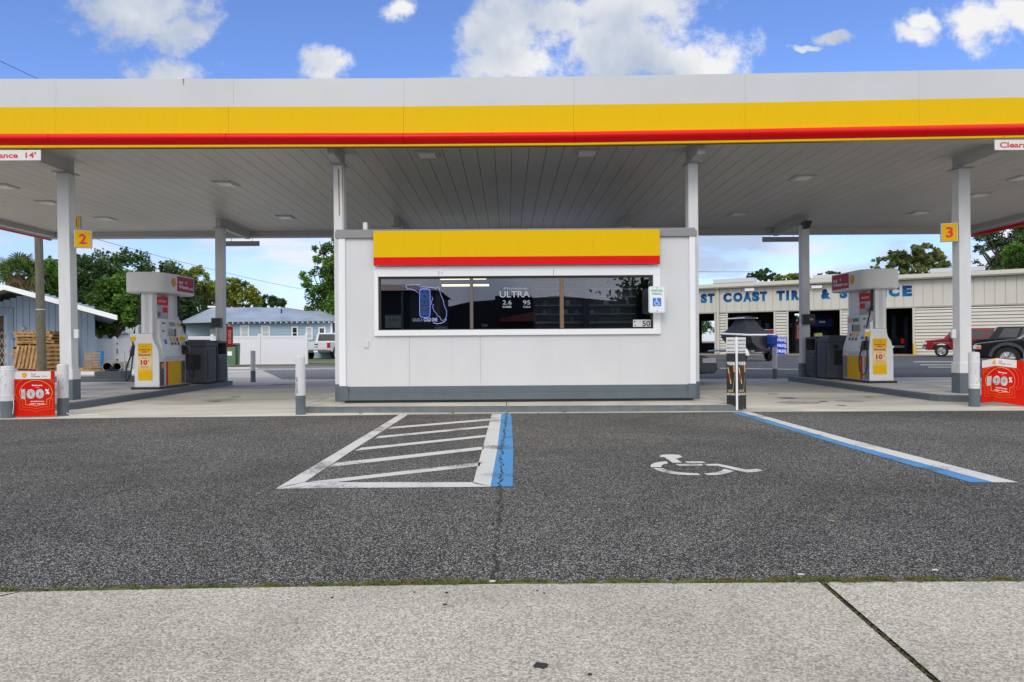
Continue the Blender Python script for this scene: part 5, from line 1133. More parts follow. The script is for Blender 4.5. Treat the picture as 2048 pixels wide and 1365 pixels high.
# =====================================================================
# UTILITY POLE AND WIRES
# =====================================================================
Yo = 28.8; p0 = V(84, 742, Yo); p1 = V(77, 463, Yo)
t = thing('utility_pole', 'weathered greenish wooden utility pole in front of the pallet stack', 'utility pole', (p0.x, Yo, 0))
ln_ = (p1.x - p0.x) / (p1.z - p0.z)
MB().tube([(0, 0, 0), (ln_ * 5, 0, 5), (ln_ * 9.5, 0, 9.5)], [.175, .155, .125], 16).build('pole', WOODR, t, smooth=True)
zr = V(80, 619.5, Yo).z; MB().lathe([(.165, 0), (.172, .0), (.172, .04), (.165, .04)], (ln_ * zr, 0, zr - .02), 16).build('band', GALV, t)
# cross arm above the canopy line
MB().box(ln_ * 9 - 1.1, ln_ * 9 + 1.1, -.06, .06, 8.9, 9.02).build('cross_arm', WOODR, t)
def wire(a, b, Ya, Yb, sag, lab, r=.012):
    p, q = V(*a, Ya), V(*b, Yb); o = p; mb = MB(); mb.tube([tuple(p.lerp(q, i / 14) - o - Vector((0, 0, sag * 4 * (i / 14) * (1 - i / 14)))) for i in range(15)], r, 6)
    tag(mb.build('power_line', RUB, loc=tuple(o)), lab, 'power line')
wire((-120, 60), (260, 226), 26, 40, .3, 'black power line crossing the blue sky above the left end of the canopy')
wire((-60, 405), (605, 579), 28, 52, .25, 'black power line sloping down behind the left columns to the blue house')
wire((1310, 541), (1530, 543.5), 75, 75, .1, 'thin power line over the left end of the repair shop roof', .02)
wire((1960, 533), (2100, 523), 60, 60, .1, 'pale power line in front of the dark oak at the right edge', .02)

# =====================================================================
# BLUE METAL BUILDING (left)
# =====================================================================
Yb = 32.0; Yr = 30.0; bl = thing('metal_building', 'pale blue metal clad building with a low gable roof and white roof edge', 'building', (V(188, 690, Yb).x, Yb, 0)); bx = bl.location.x
def L_(px, py, Y, y=None): p = V(px, py, Y); return Vector((p.x - bx, (Y - Yb) if y is None else y, p.z))
wl = V(-150, 600, Yb).x - bx
# gable wall with ribbed cladding and a doorway
e0 = L_(235, 632, Yr); r0 = L_(9, 571, Yr); slope = (r0.z - e0.z) / (e0.x - r0.x)
xR = r0.x  # ridge
def roofz(x): return (r0.z - slope * abs(x - xR))
dx0, dx1, dz = V(-40, 690, Yb).x - bx, V(16, 690, Yb).x - bx, V(16, 631, Yb).z
mb = MB(); x = 0.0; w_ = .30; SH = -.62
while x > -17:
    xa, xb = x - w_, x; zt = roofz((xa + xb) / 2) - .12; z0 = 0
    if xb <= dx1 + .01 and xa >= dx0 - .01: z0 = dz
    if zt > z0: mb.box(xa + .012, xb - .012, 0, .06, z0, zt); mb.box(xb - .012, xb + .012, -.025, .06, z0, zt)
    x -= w_
mb.build('front_wall', BLUEW, bl)
mb = MB(); zt = roofz(0) - .25; mb.hexa([(-.05, .061, 0), (0, .061, 0), (SH * 10, 10, 0), (SH * 10 - .05, 10, 0)], [(-.05, .061, zt), (0, .061, zt), (SH * 10, 10, zt), (SH * 10 - .05, 10, zt)])
mb.build('side_wall', BLUEW, bl)
mb = MB(); mb.hexa([(-17, .061, 0), (-16.95, .061, 0), (SH * 10 - 16.95, 10, 0), (SH * 10 - 17, 10, 0)], [(-17, .061, .6), (-16.95, .061, .6), (SH * 10 - 16.95, 10, .6), (SH * 10 - 17, 10, .6)]); mb.build('side_wall', BLUEW, bl)
mb = MB(); mb.box(dx1, dx1 + .28, -.04, .08, 0, dz + .35); mb.box(dx0 - .28, dx0, -.04, .08, 0, dz + .35); mb.box(dx0, dx1, -.04, .08, dz + .0, dz + .35); mb.build('door_trim', M('trim_blue', (.22, .30, .42), .5), bl)
MB().box(dx0 + .01, dx1 - .01, .25, .3, 0, dz).build('door_leaf', M('door_brown', (.12, .07, .045), .7, var=.6, vscale=2, stretch=(1, 1, 8)), bl)
gt = MB(); n_ = 5; gw = (dx1 - dx0) / n_; gzt = V(8, 664, Yb).z
for i in range(n_):
    for j in range(4):
        xa, xb = dx0 + i * gw, dx0 + (i + 1) * gw; za, zb = j * gzt / 4, (j + 1) * gzt / 4
        gt.tube([(xa, -.02, za), (xb, -.02, zb)], .014, 4); gt.tube([(xa, -.03, zb), (xb, -.03, za)], .014, 4)
gt.box(dx1 - .03, dx1, -.04, 0, 0, gzt); gt.build('folding_gate', M('gate_tan', (.5, .45, .38), .6), bl)
# roof with overhang: two slopes
def roofslab(xa, xb, nm):
    za, zb = roofz(xa), roofz(xb); mb = MB(); y0, y1 = Yr - Yb, 10.5; k_ = SH * (y1 - y0)
    mb.hexa([(xa, y0, za - .12), (xb, y0, zb - .12), (xb + k_, y1, zb - .12), (xa + k_, y1, za - .12)], [(xa, y0, za), (xb, y0, zb), (xb + k_, y1, zb), (xa + k_, y1, za)]); mb.build(nm, M('soffit_grey', (.28, .27, .26), .7, var=.2), bl)
    mb = MB(); mb.hexa([(xa, y0 - .05, za - .19), (xb, y0 - .05, zb - .19), (xb, y0 - .001, zb - .19), (xa, y0 - .001, za - .19)], [(xa, y0 - .05, za + .02), (xb, y0 - .05, zb + .02), (xb, y0 - .001, zb + .02), (xa, y0 - .001, za + .02)]); mb.build('roof_edge', TRIMW, bl)
roofslab(xR, e0.x, 'roof'); roofslab(xR - 9, xR, 'roof')
p = L_(31, 672, Yb); MB().box(p.x - .14, p.x + .14, -.12, -.03, p.z - .14, p.z + .14).build('meter_box', M('box_blue', (.10, .22, .42), .5), bl, bevel=.02)
p = L_(49, 657, Yb); MB().lathe([(.08, 0), (.09, -.05), (.04, -.1), (0, -.1)], (p.x, -.03, p.z), 14, 'y').build('wall_lamp', GALV, bl)
# pallets
def pallet_mb(L=1.2, W=1.0):
    mb = MB()
    for i in range(7): x = -L / 2 + i * (L - .1) / 6; mb.box(x, x + .1, -W / 2, W / 2, .11, .13)
    for y in (-W / 2, -.02, W / 2 - .04): mb.box(-L / 2, L / 2, y, y + .04, .021, .109)
    for i in (0, 3, 6): x = -L / 2 + i * (L - .1) / 6; mb.box(x, x + .1, -W / 2, W / 2, 0, .02)
    return mb
pal = pallet_mb().build('pallet', WOODP); rnd = random.Random(2)
a = V(80, 700, 30.9); z = 0; PG = 'wooden pallets by the blue building'
tag(pal, 'weathered wooden pallet lying flat in the tall stack behind the utility pole', 'pallet', PG)
for i in range(13):
    o = pal if i == 0 else pal.copy()
    if i: COL.objects.link(o)
    o.location = (a.x + rnd.uniform(-.1, .1), 30.9 + rnd.uniform(-.08, .08), z); o.rotation_euler = (0, 0, rnd.uniform(-.12, .12) + (1.57 if rnd.random() < .3 else 0)); o.scale = (1.35, 1.1, 1.0); z += .134
for (px, ang, tilt, lab, Y) in ((62, .1, 78, 'wooden pallet leaning on the stack left of the utility pole', 29.9), (76, -.1, 82, 'wooden pallet leaning upright just behind the utility pole', 29.7), (112, .25, 75, 'wooden pallet leaning on the stack beside the left front column', 29.6), (100, .5, 80, 'wooden pallet leaning between the pole and the left front column', 29.9)):
    o = pal.copy(); COL.objects.link(o); q = V(px, 700, Y); o.location = (q.x, Y, .55); o.rotation_euler = (R(tilt), R(90 if px > 90 else 5), ang); o.scale = (1, 1, 1); o['label'] = lab
o = pal.copy(); COL.objects.link(o); q = V(184, 717, 29.2); o.location = (q.x, 29.2, .40); o.rotation_euler = (R(90), R(90), R(35)); o['label'] = 'fresh wooden pallet standing on end beside the concrete pipes'; o.scale = (.64, .55, 1.8)
o = pal.copy(); COL.objects.link(o); q = V(164, 728, 29.6); o.location = (q.x, 29.8, .0); o.rotation_euler = (0, 0, .3); o['label'] = 'dark broken pallet lying flat right of the left front column'
# pipes
PIPE = M('pipe_olive', (.30, .29, .20), .8, var=.3); PIN = M('pipe_inner', (.03, .03, .045), .7)
for i, (cx_, cy_, r_) in enumerate(((214.5, 721, 9.3), (233.5, 720, 8.6))):
    Yq = 28.6 + i * .3; p = V(cx_, cy_, Yq); rr_ = r_ * Yq / F; t = thing('drain_pipe', ['large olive drain pipe lying next to the standing pallet', 'large olive drain pipe lying nearest to the left fuel pump'][i], 'pipe', (p.x, Yq, rr_ + .001), R(22))
    MB().lathe([(rr_ * .84, 0), (rr_, 0), (rr_, 2.4), (rr_ * .84, 2.4)], (0, 0, 0), 26, 'y').build('shell', PIPE, t, smooth=True); MB().lathe([(rr_ * .838, .005), (rr_ * .838, 2.3), (0, 2.3)], (0, 0, 0), 26, 'y').build('inner_wall', PIN, t, smooth=True)
p, q = V(196, 703, 30.5), V(205, 713, 30.5); t = MB(); t.hexa([(-.09, -.09, 0), (.09, -.09, 0), (.09, .09, 0), (-.09, .09, 0)], [(-.11, -.11, .8), (.11, -.11, .8), (.11, .11, .8), (-.11, .11, .8)]); t.box(-.12, .12, -.12, .12, .801, .83); tag(t.build('blue_bin', M('bin_blue', (.02, .22, .50), .5), loc=((p.x + q.x) / 2, 30.5, 0), bevel=.01), 'small blue bin behind the concrete pipes', 'bin')
# standpipe post
q = V(249, 734, 26); t = MB(); t.cyl((0, 0, 0), (0, 0, .85), .02, n=8); t.cyl((-.08, 0, .7), (0, 0, .7), .03, n=8); t.cyl((0, 0, .86), (0, 0, .88), .04, n=8); tag(t.build('water_standpipe', STEEL, loc=(q.x, 26, 0)), 'thin metal water standpipe left of the left fuel pump', 'standpipe')
# shed and far roof
p, q = V(205, 661, 42), V(230, 676, 42); t = thing('garden_shed', 'small white shed peeping over the fence under the green tree', 'shed', (p.x, 42, 0)); w_ = q.x - p.x + .8; h_ = V(215, 668, 42).z
MB().box(0, w_, 0, 2, 0, h_).build('wall', VINYL, t); MB().prism([(-.1, h_), (w_ + .1, h_), (w_ / 2, h_ + .45)], 'y', -.1, 2.1).build('roof', M('shed_roof', (.42, .42, .42), .6), t)
p = V(170, 690, 55); t = thing('tan_house', 'tan roofed house low behind the corner of the blue metal building', 'house', (p.x, 55, 0)); q = V(207, 690, 55)
h_ = V(190, 672, 55).z; w_ = q.x - p.x; MB().box(0, w_, 0, 5, 0, h_ - .25).build('wall', M('tan_wall', (.36, .30, .22), .8), t); MB().prism([(-.3, h_ - .25), (w_ + .3, h_ - .25), (w_ - 1, h_ + .8), (1, h_ + .8)], 'y', -.4, 5.4).build('roof', M('tan_roof', (.30, .26, .20), .8, var=.3), t)
mb = MB(); mb.box(w_ * .5, w_ * .5 + 1.1, -.03, -.001, h_ - 1.05, h_ - .35); mb.build('window', GLASSD, t)

# white vinyl fences
def fence(lab, px0, px1, Y, ytop_l, seg, name='vinyl_fence', gate=False):
    a, b = V(px0, 700, Y), V(px1, 700, Y); W_ = b.x - a.x; t = thing(name, lab, 'fence', (a.x, Y, 0)); ht = V((px0 + px1) / 2, ytop_l, Y).z
    n_ = max(1, round(W_ / seg)); sg_ = W_ / n_
    for i in range(n_):
        x0, x1 = i * sg_ + .07, (i + 1) * sg_ - .07; mb = MB(); mb.box(x0, x1, -.01, .01, .08, ht - .12)
        mb.box(x0, x1, -.03, .03, ht - .119, ht - .02); mb.box(x0, x1, -.03, .03, .0, .079); mb.build('panel', VINYL, t)
    for i in range(n_ + 1):
        mb = MB(); x = i * sg_; mb.box(x - .065, x + .065, -.065, .065, 0, ht + .02); mb.hexa([(x - .08, -.08, ht + .021), (x + .08, -.08, ht + .021), (x + .08, .08, ht + .021), (x - .08, .08, ht + .021)], [(x - .01, -.01, ht + .09), (x + .01, -.01, ht + .09), (x + .01, .01, ht + .09), (x - .01, .01, ht + .09)]); mb.build('post', VINYL, t)
    return t, ht, W_
fence('long white vinyl fence running behind the left back column to the white pickup', 330, 613, 36.5, 672, 2.3)
g_, ht, W_ = fence('white vinyl gate fence beside the corner of the blue metal building', 190, 268, 33.2, 677, .95)
mb = MB(); 
for px in (235.5,):
    q = V(px, 700, 33.2).x - g_.location.x; mb.box(q - .03, q + .03, -.06, -.03, ht - .30, ht - .24); mb.box(q - .015, q + .015, -.06, -.03, ht - .75, ht - .5); mb.box(q - .03, q + .03, -.06, -.03, .35, .42)
mb.build('latch', BLK, g_)

# =====================================================================
# PALE BLUE HOUSE
# =====================================================================
Yh = 50.0; hx0, hx1 = V(458, 680, Yh).x, V(664, 680, Yh).x; H_ = thing('blue_house', 'long low pale blue clapboard house with pale blue metal roof and white framed windows', 'house', (hx0, Yh, 0)); hw = hx1 - hx0
ez = V(560, 644.5, Yh).z; rz = V(560, 614.5, Yh + 4.5).z
def clap(x0, x1, y, z0, z1, nm, par, m=HBLUE, step=.2):
    mb = MB(); z = z0
    while z < z1 - .01: e = min(z + step, z1); mb.hexa([(x0, y - .03, z), (x1, y - .03, z), (x1, y + .1, z), (x0, y + .1, z)], [(x0, y - .006, e), (x1, y - .006, e), (x1, y + .1, e), (x0, y + .1, e)]); z = e
    mb.build(nm, m, par)
clap(0, hw, 0, 0, ez, 'wall', H_)
# left wing set back
lx = V(372, 680, Yh + 3).x - hx0
clap(lx, -.05, 3, 0, ez, 'wing_wall', H_)
MB().box(lx, hw, 3.2, 9, 0, ez - .1).build('rear_wall', HBLUE, H_); MB().box(-.02, 0.02, -.03, 3.1, 0, ez).build('corner_wall', HBLUE, H_)
MB().box(-.08, .10, -.06, -.035, 0, ez).build('corner_board', TRIMW, H_); MB().box(hw - .1, hw + .05, -.06, -.035, 0, ez).build('corner_board', TRIMW, H_)
xr0, xr1, xs = V(425, 614, Yh + 4.5).x - hx0, V(560, 614, Yh + 4.5).x - hx0, hw
o_ = .55; mb = MB(); eo = ez + .02
def tri(ps, m=0): mb.face(ps, m)
xb0 = lx - o_; xm_ = V(560, 616, Yh + 4.5).x - hx0; xe = hw + o_
rl = (xr0, 4.5, rz); rr_ = (V(575, 620, Yh + 4.5).x - hx0, 4.5, rz - .05); r2a = (V(590, 623, Yh + 4.5).x - hx0, 4.5, rz - .30); r2b = (V(640, 625, Yh + 4.5).x - hx0, 4.5, rz - .33)
tri([(-.4, -o_, eo), (xm_ + 3.5, -o_, eo), rr_, rl]); tri([(-.4, -o_, eo), rl, (xb0, 2.6, eo), (xb0 + .2, 2.4, eo), (-.45, 2.4, eo)]) ; tri([(xb0, 2.6, eo), rl, (xb0, 9.4, eo)]); tri([(xm_ + 3.5, -o_, eo), (xe, -o_, eo), r2b, r2a, rr_]); tri([(xe, -o_, eo), (xe, 9.4, eo), r2b]); tri([(xb0, 9.4, eo), rl, rr_, r2a, r2b, (xe, 9.4, eo)])
mb.face([(xb0, 9.4, eo - .01), (xe, 9.4, eo - .01), (xe, -o_, eo - .01), (-.4, -o_, eo - .01), (-.45, 2.5, eo - .01), (xb0, 2.5, eo - .01)])
mb.build('roof', HROOF, H_)
MB().box(xr0 - .3, xr0 + .9, 4.3, 4.7, rz - .02, rz + .12).build('ridge_cap', TRIMW, H_); MB().cyl((V(563, 631, Yh + 2).x - hx0, 2, rz - .6), (V(563, 631, Yh + 2).x - hx0, 2, rz - .3), .06, n=8).build('vent_pipe', BLK, H_)
for i in range(22):
    x = -.3 + i * (hw + .6) / 21; MB().box(x - .03, x + .03, -o_ + .02, -.1, eo - .12, eo - .012).build('rafter_tail', TRIMW, H_)
for (a, b, c_, d_, dk) in ((481, 499.5, 651, 672, 0), (523, 541, 652, 672, 0), (583, 597, 653, 673, 1), (612, 626, 654, 673, 0), (637, 651.5, 654, 673, 2)):
    x0, x1 = V(a, 660, Yh).x - hx0, V(b, 660, Yh).x - hx0; z1, z0 = V((a + b) / 2, c_, Yh).z, V((a + b) / 2, d_, Yh).z - .25; f = .11
    mb = MB(); mb.box(x0, x1, -.075, -.035, z1 - f, z1); mb.box(x0, x0 + f, -.075, -.035, z0, z1 - f); mb.box(x1 - f, x1, -.075, -.035, z0, z1 - f); mb.box(x0 + f, x1 - f, -.075, -.035, z0, z0 + f); o = mb.build('window', TRIMW, H_)
    MB().box(x0 + f, x1 - f, -.05, -.04, z0 + f, z1 - f).build('pane', (M('blind_white', (.52, .56, .60), .6), GLASSD, M('dark_pane', (.08, .07, .06), .3))[dk], o)
    MB().box(x0 + f, x1 - f, -.06, -.0505, (z0 + z1) / 2 - .02, (z0 + z1) / 2 + .02).build('sash', TRIMW, o)
x0, x1 = V(421, 680, Yh + 3).x - hx0, V(433, 680, Yh + 3).x - hx0; MB().box(x0, x1, 2.9, 2.96, .8, ez - .4).build('window', TRIMW, H_)
# terracotta roof beyond
p, q = V(548, 690, 75), V(625, 690, 75); t = thing('tile_roofed_house', 'house with terracotta tile roof just above the blue roof', 'house', (p.x, 75, 0)); w_ = q.x - p.x; z0 = V(590, 632, 75).z; z1 = V(565, 616, 75).z
MB().box(.3, w_ - .3, 0, 8, 0, z0).build('wall', M('cream_wall', (.5, .45, .36), .8), t); MB().prism([(-.3, z0), (w_ + .3, z0), (w_ * .7, z1 - .3), (w_ * .35, z1), (w_ * .12, z1)], 'y', -.5, 8.5).build('roof', M('terracotta', (.42, .17, .09), .8, var=.3, vscale=4), t)
# dumpster and red banner behind the left back column
q = V(461, 734, 33); t = thing('dumpster', 'green steel dumpster behind the left back column', 'dumpster', (V(448, 734, 33).x, 33, 0)); w_ = V(471, 700, 33).x - t.location.x; h_ = V(462, 689, 33).z
MB().prism([(0, .1), (.5, .1), (.6, h_), (.0, h_ - .12)], 'x', 0, w_).build('body', M('dumpster_green', (.10, .22, .10), .6, var=.3), t); MB().box(w_ - .0, w_ + .05, -.02, .15, .1, h_).build('edge_post', BLK, t); MB().box(w_ * .2, w_ * .7, -.012, -.001, .55, .75).build('sticker', TRIMW, t); MB().box(-.02, w_, 0, .6, h_ + .01, h_ + .05).build('lid', BLK, t)
a, b = V(452.5, 653, 19.5), V(462, 695, 19.5); t = thing('red_banner', 'narrow red rounded banner with white letters behind the left back column', 'banner', ((a.x + b.x) / 2, 19.5, (a.z + b.z) / 2)); hw, hh = (b.x - a.x) / 2 + .04, (a.z - b.z) / 2
MB().prism(rr(hw, hh, .06), 'y', 0, .05).build('board', RED2, t); mb = MB(); mb.text('ICE COLD', (.03, 0, 0), w=hh * 1.3, h=hw * .8, right=(0, 0, 1), up=(-1, 0, 0), bold=.03); mb.build('lettering', TXW, t); MB().cyl((-hw + .03, .03, -hh), (-hw + .03, .03, -(a.z + b.z) / 2), .025, n=8).build('post', STEEL, t)
# =====================================================================
# VEHICLES
# =====================================================================
def wheel(t, x, y, r, wdt, rimm=None, spokes=6, side=-1):
    prof = [(r * .62, -wdt / 2), (r * .93, -wdt / 2), (r, -wdt / 2 + .03), (r, wdt / 2 - .03), (r * .93, wdt / 2), (r * .62, wdt / 2)]
    w_ = MB().lathe(prof, (x, y, r), 28, 'y').build('wheel', TYRE, t, smooth=True)
    mb = MB(); e = side * wdt / 2
    mb.lathe([(r * .64, e * .98), (r * .60, e * .98), (r * .55, e * .55), (r * .2, e * .6), (r * .14, e * .85), (0, e * .85)], (x, y, r), 28, 'y')
    for i in range(spokes):
        a = 2 * math.pi * i / spokes; c, s_ = math.cos(a), math.sin(a); 
        mb.tube([(x + c * r * .15, y + e * .75, r + s_ * r * .15), (x + c * r * .58, y + e * .85, r + s_ * r * .58)], r * .06, 5)
    mb.build('rim', rimm or CHROME, w_, smooth=True); return w_
def car(name, lab, cat, loc, rz, paint, body, W_, wheels, r, green, wins, lights=None, archr=None, grp=None, pick=None, extras=None, rimm=None):
    """body: outline (x, z) from front-bottom over the top to rear-bottom; x = 0 is the front, faces local -x"""
    t = thing(name, lab, cat, loc, rz, grp); hw = W_ / 2; ar = archr or r * 1.16; zb = body[0][1]
    bot = []
    for wx_ in sorted(wheels, reverse=True):
        a0 = math.degrees(math.asin(max(-1, min(1, (zb - r) / ar))))
        bot += [(wx_ + ar * math.cos(R(a)), r + ar * math.sin(R(a))) for a in [a0 + (180 - 2 * a0) * i / 10 for i in range(11)]]
    poly = body + bot
    MB().prism(poly, 'y', -hw, hw).build('body', paint, t, bevel=.05, seg=3)
    # wheel wells and underside
    MB().box(.25, max(p[0] for p in body) - .25, -hw + .22, hw - .22, zb - .02, r * 1.9).build('chassis', BLK, t)
    for wx_ in wheels:
        for s in (-1, 1): wheel(t, wx_, s * (hw - .13), r, .24, rimm, side=s)
    # greenhouse
    (xb0, xb1, z0), (xt0, xt1, z1), wb, wt = green
    B = [Vector((xb0, -wb, z0)), Vector((xb1, -wb, z0)), Vector((xb1, wb, z0)), Vector((xb0, wb, z0))]; T_ = [Vector((xt0, -wt, z1)), Vector((xt1, -wt, z1)), Vector((xt1, wt, z1)), Vector((xt0, wt, z1))]
    MB().hexa(B, T_).build('cabin', paint, t, bevel=.04, seg=3)
    def pane(i, j, u0, u1, v0, v1, nm, e=.008):
        def S(u_, v_): return (B[i].lerp(B[j], u_)).lerp(T_[i].lerp(T_[j], u_), v_)
        n_ = (B[j] - B[i]).cross(T_[i] - B[i]).normalized(); q = [S(u0, v0), S(u1, v0), S(u1, v1), S(u0, v1)]
        MB().hexa([a + n_ * -.005 for a in q], [a + n_ * e for a in q]).build(nm, GLASSD, t)
    for (u0, u1) in wins: pane(0, 1, u0, u1, .12, .86, 'side_window'); pane(2, 3, 1 - u1, 1 - u0, .12, .86, 'side_window')
    pane(3, 0, .07, .93, .08, .9, 'windscreen'); pane(1, 2, .10, .90, .12, .86, 'rear_window')
    return t, hw
AV = R(-32)
def near_front(px, Y, hw, rz=AV):
    c = V(px, 700, Y); return (c.x - math.sin(rz) * hw, Y + math.cos(rz) * hw, 0)
def bx(nm, t, m, *a, bevel=.01): return MB().box(*a).build(nm, m, t, bevel=bevel)
PR = M('paint_red', (.22, .008, .014), .3, spec=.3); PB = M('paint_black', (.006, .0065, .009), .22, spec=.3); PW = M('paint_white', (.68, .69, .72), .3); PS = M('paint_slate', (.05, .06, .075), .25, metal=.3); PBL = M('paint_blue', (.02, .06, .28), .25, metal=.2)
LAMPC = M('lamp_clear', (.55, .55, .55), .15); LAMPR = M('lamp_red', (.5, .01, .01), .2); LAMPO = M('lamp_amber', (.6, .18, .02), .3)
# red compact pickup-SUV, side on, facing left
q = G(1846, 722); Yv = 40.0; q = V(1846, 722, Yv)
t, hw = car('parked_suv', 'dark red compact four wheel drive parked side on, partly behind the right front column', 'suv', near_front(1846, 42.5, .86), AV, PR,
    [(.12, .45), (.02, .62), (.04, .92), (.14, 1.02), (1.25, 1.12), (4.25, 1.14), (4.32, .9), (4.30, .48)], 1.72, (.98, 3.40), .37, ((1.05, 4.28, 1.08), (1.62, 4.10, 1.72), .80, .66), ((.16, .38), (.42, .66), (.70, .95)), archr=.46)
bx('bumper', t, M('bumper_grey', (.2, .2, .21), .5), -.06, .16, -hw - .01, hw + .01, .50, .66); bx('grille', t, BLK, .015, .05, -.5, .5, .72, .92)
for s in (-1, 1): bx('headlight', t, LAMPC, -.005, .20, *sorted((s * (hw - .30), s * (hw + .012))), .78, .93); bx('mirror', t, BLK, 1.38, 1.52, *sorted((s * hw, s * (hw + .18))), 1.12, 1.28); bx('arch_flare', t, M('flare_silver', (.5, .45, .45), .3), .55, 1.42, *sorted((s * (hw + .001), s * (hw + .02))), .855, .875)
# black pickup nearer, facing left
Yv = 33.0; q = V(1941, 730, Yv)
t, hw = car('parked_pickup', 'glossy black pickup truck facing left beyond the folded red poster', 'pickup', near_front(1946, 25.5, .92), AV, PB,
    [(.10, .40), (.0, .55), (.05, .82), (.16, .92), (.8, 1.02), (1.45, 1.09), (3.45, 1.12), (3.5, 1.10), (5.3, 1.10), (5.35, .55)], 1.85, (1.05, 4.35), .39, ((1.40, 3.45, 1.05), (2.25, 3.35, 1.62), .84, .68), ((.17, .5), (.55, .93)), archr=.49)
for s in (-1, 1):
    bx('headlight', t, LAMPC, .0, .25, *sorted((s * (hw - .35), s * (hw + .01))), .72, .86); bx('indicator', t, LAMPO, .10, .26, *sorted((s * (hw - .05), s * (hw + .015))), .74, .82); bx('mirror', t, BLK, 1.85, 2.05, *sorted((s * hw, s * (hw + .2))), 1.08, 1.26)
    mb = MB(); mb.strip([(1.05 + .53 * math.cos(R(a)), .39 + .53 * math.sin(R(a))) for a in range(-5, 186, 12)], .10, (0, s * (hw + .012), 0), (1, 0, 0), (0, 0, 1), th=0); mb.build('fender_flare', M('flare_grey', (.05, .052, .058), .5), t)
bx('bumper', t, M('bumper_grey', (.2, .2, .21), .5), -.08, .12, -hw, hw, .45, .66); bx('grille', t, BLK, -.01, .05, -.5, .5, .72, .98)
# dark SUV behind the black pickup
Yv = 37.0; q = V(1962, 730, Yv)
t, hw = car('parked_suv', 'black boxy suv standing between the red four wheel drive and the black pickup', 'suv', near_front(1948, 38.5, .9), AV, PB,
    [(.12, .45), (.02, .62), (.04, .98), (.14, 1.08), (1.0, 1.14), (4.4, 1.16), (4.45, .9), (4.42, .48)], 1.8, (.95, 3.5), .37, ((.72, 4.4, 1.1), (1.15, 4.25, 1.78), .82, .70), ((.10, .33), (.37, .62), (.66, .95)), archr=.46)
# black pickup tail inside the last bay, white pickup behind the fence
def pickup_rear(name, lab, px0, px1, pyb, Y, paint, tagm, fr=1.0, ang=90, mirror=False):
    c = V((px0 + px1) / 2, 700, Y)
    t, hw = car(name, lab, 'pickup', (c.x, Y + 5.3, 0), R(-90), paint,
        [(.05, .5), (.0, .75), (.08, 1.10), (1.35, 1.22), (3.3, 1.22), (5.28, 1.22), (5.32, .62)], 1.95, (.95, 4.25), .40, ((1.25, 3.35, 1.2), (1.85, 3.22, 1.86), .88, .74), ((.15, .5), (.55, .93)), archr=.50)
    bx('tailgate', t, paint, 5.30, 5.345, -hw + .22, hw - .22, .72, 1.21); bx('rear_bumper', t, M('bumper_dark', (.09, .09, .10), .4), 5.28, 5.46, -hw + .02, hw - .02, .48, .66)
    for s in (-1, 1): bx('tail_light', t, LAMPR, 5.26, 5.352, *sorted((s * (hw - .20), s * (hw + .004))), .80, 1.16)
    bx('number_plate', t, TRIMW, 5.461, 5.468, -.15, .15, .50, .62); bx('badge', t, BLK, 5.346, 5.352, -.12, .12, 1.0, 1.08); bx('badge', t, BLK, 5.346, 5.352, -.12, .12, .84, .89)
    return t
t = pickup_rear('parked_pickup', 'white pickup truck seen from behind between the white fence and the kiosk', 627, 665, 716, 47, PW, None)
t.rotation_euler = (0, 0, R(-96)); t.location.x += .1
t = pickup_rear('parked_pickup', 'black pickup tail with red lamp inside the rightmost open repair bay', 1766, 1797, 708, 50.5, PB, None)
# dark SUV beyond the white pickup
q = V(645, 700, 50); t, hw = car('parked_suv', 'dark suv parked side on beyond the white pickup', 'suv', (q.x - 1.2, 54.5, 0), 0, PS, [(.12, .45), (.02, .62), (.04, 1.0), (.14, 1.1), (1.0, 1.2), (4.4, 1.2), (4.45, .9), (4.42, .48)], 1.85, (.95, 3.5), .40, ((.72, 4.4, 1.15), (1.25, 4.25, 1.95), .86, .74), ((.10, .33), (.37, .62), (.66, .95)), archr=.48) 
# slate saloon passing behind the kiosk
q = V(1437, 775, 16.6); t, hw = car('slate_car', 'slate blue car behind the kiosk with only its nose showing at the kiosk right edge', 'car', (q.x, 17.5, 0), R(180), PS, [(.06, .30), (.0, .42), (.03, .62), (.35, .74), (1.15, .86), (3.6, .90), (4.45, .88), (4.5, .6), (4.46, .32)], 1.78, (.85, 3.55), .32, ((1.1, 4.15, .84), (1.9, 3.5, 1.36), .78, .58), ((.10, .5), (.54, .9)), archr=.39)
bx('headlight', t, LAMPC, .05, .38, hw - .3, hw + .008, .56, .68); bx('headlight', t, LAMPC, .05, .38, -hw - .008, -hw + .3, .56, .68); bx('sill_strip', t, M('strip_pale', (.30, .36, .42), .3), .5, 4.2, hw + .001, hw + .012, .66, .70); bx('sill_strip', t, MATS['strip_pale'], .5, 4.2, -hw - .012, -hw - .001, .66, .70)

# =====================================================================
# BOAT ON TRAILER
# =====================================================================
Yq = 37.0; c0 = V(1484, 720, Yq); bt = thing('covered_boat', 'small boat under a black peaked cover with a blue outboard motor', 'boat', (c0.x, Yq, .0)); bt.rotation_euler = (0, 0, R(-68)); bt.scale = (.88, .86, 1)
kq = Yq / F; zg = V(1488, 671, Yq).z; ztop = V(1488, 636, Yq).z
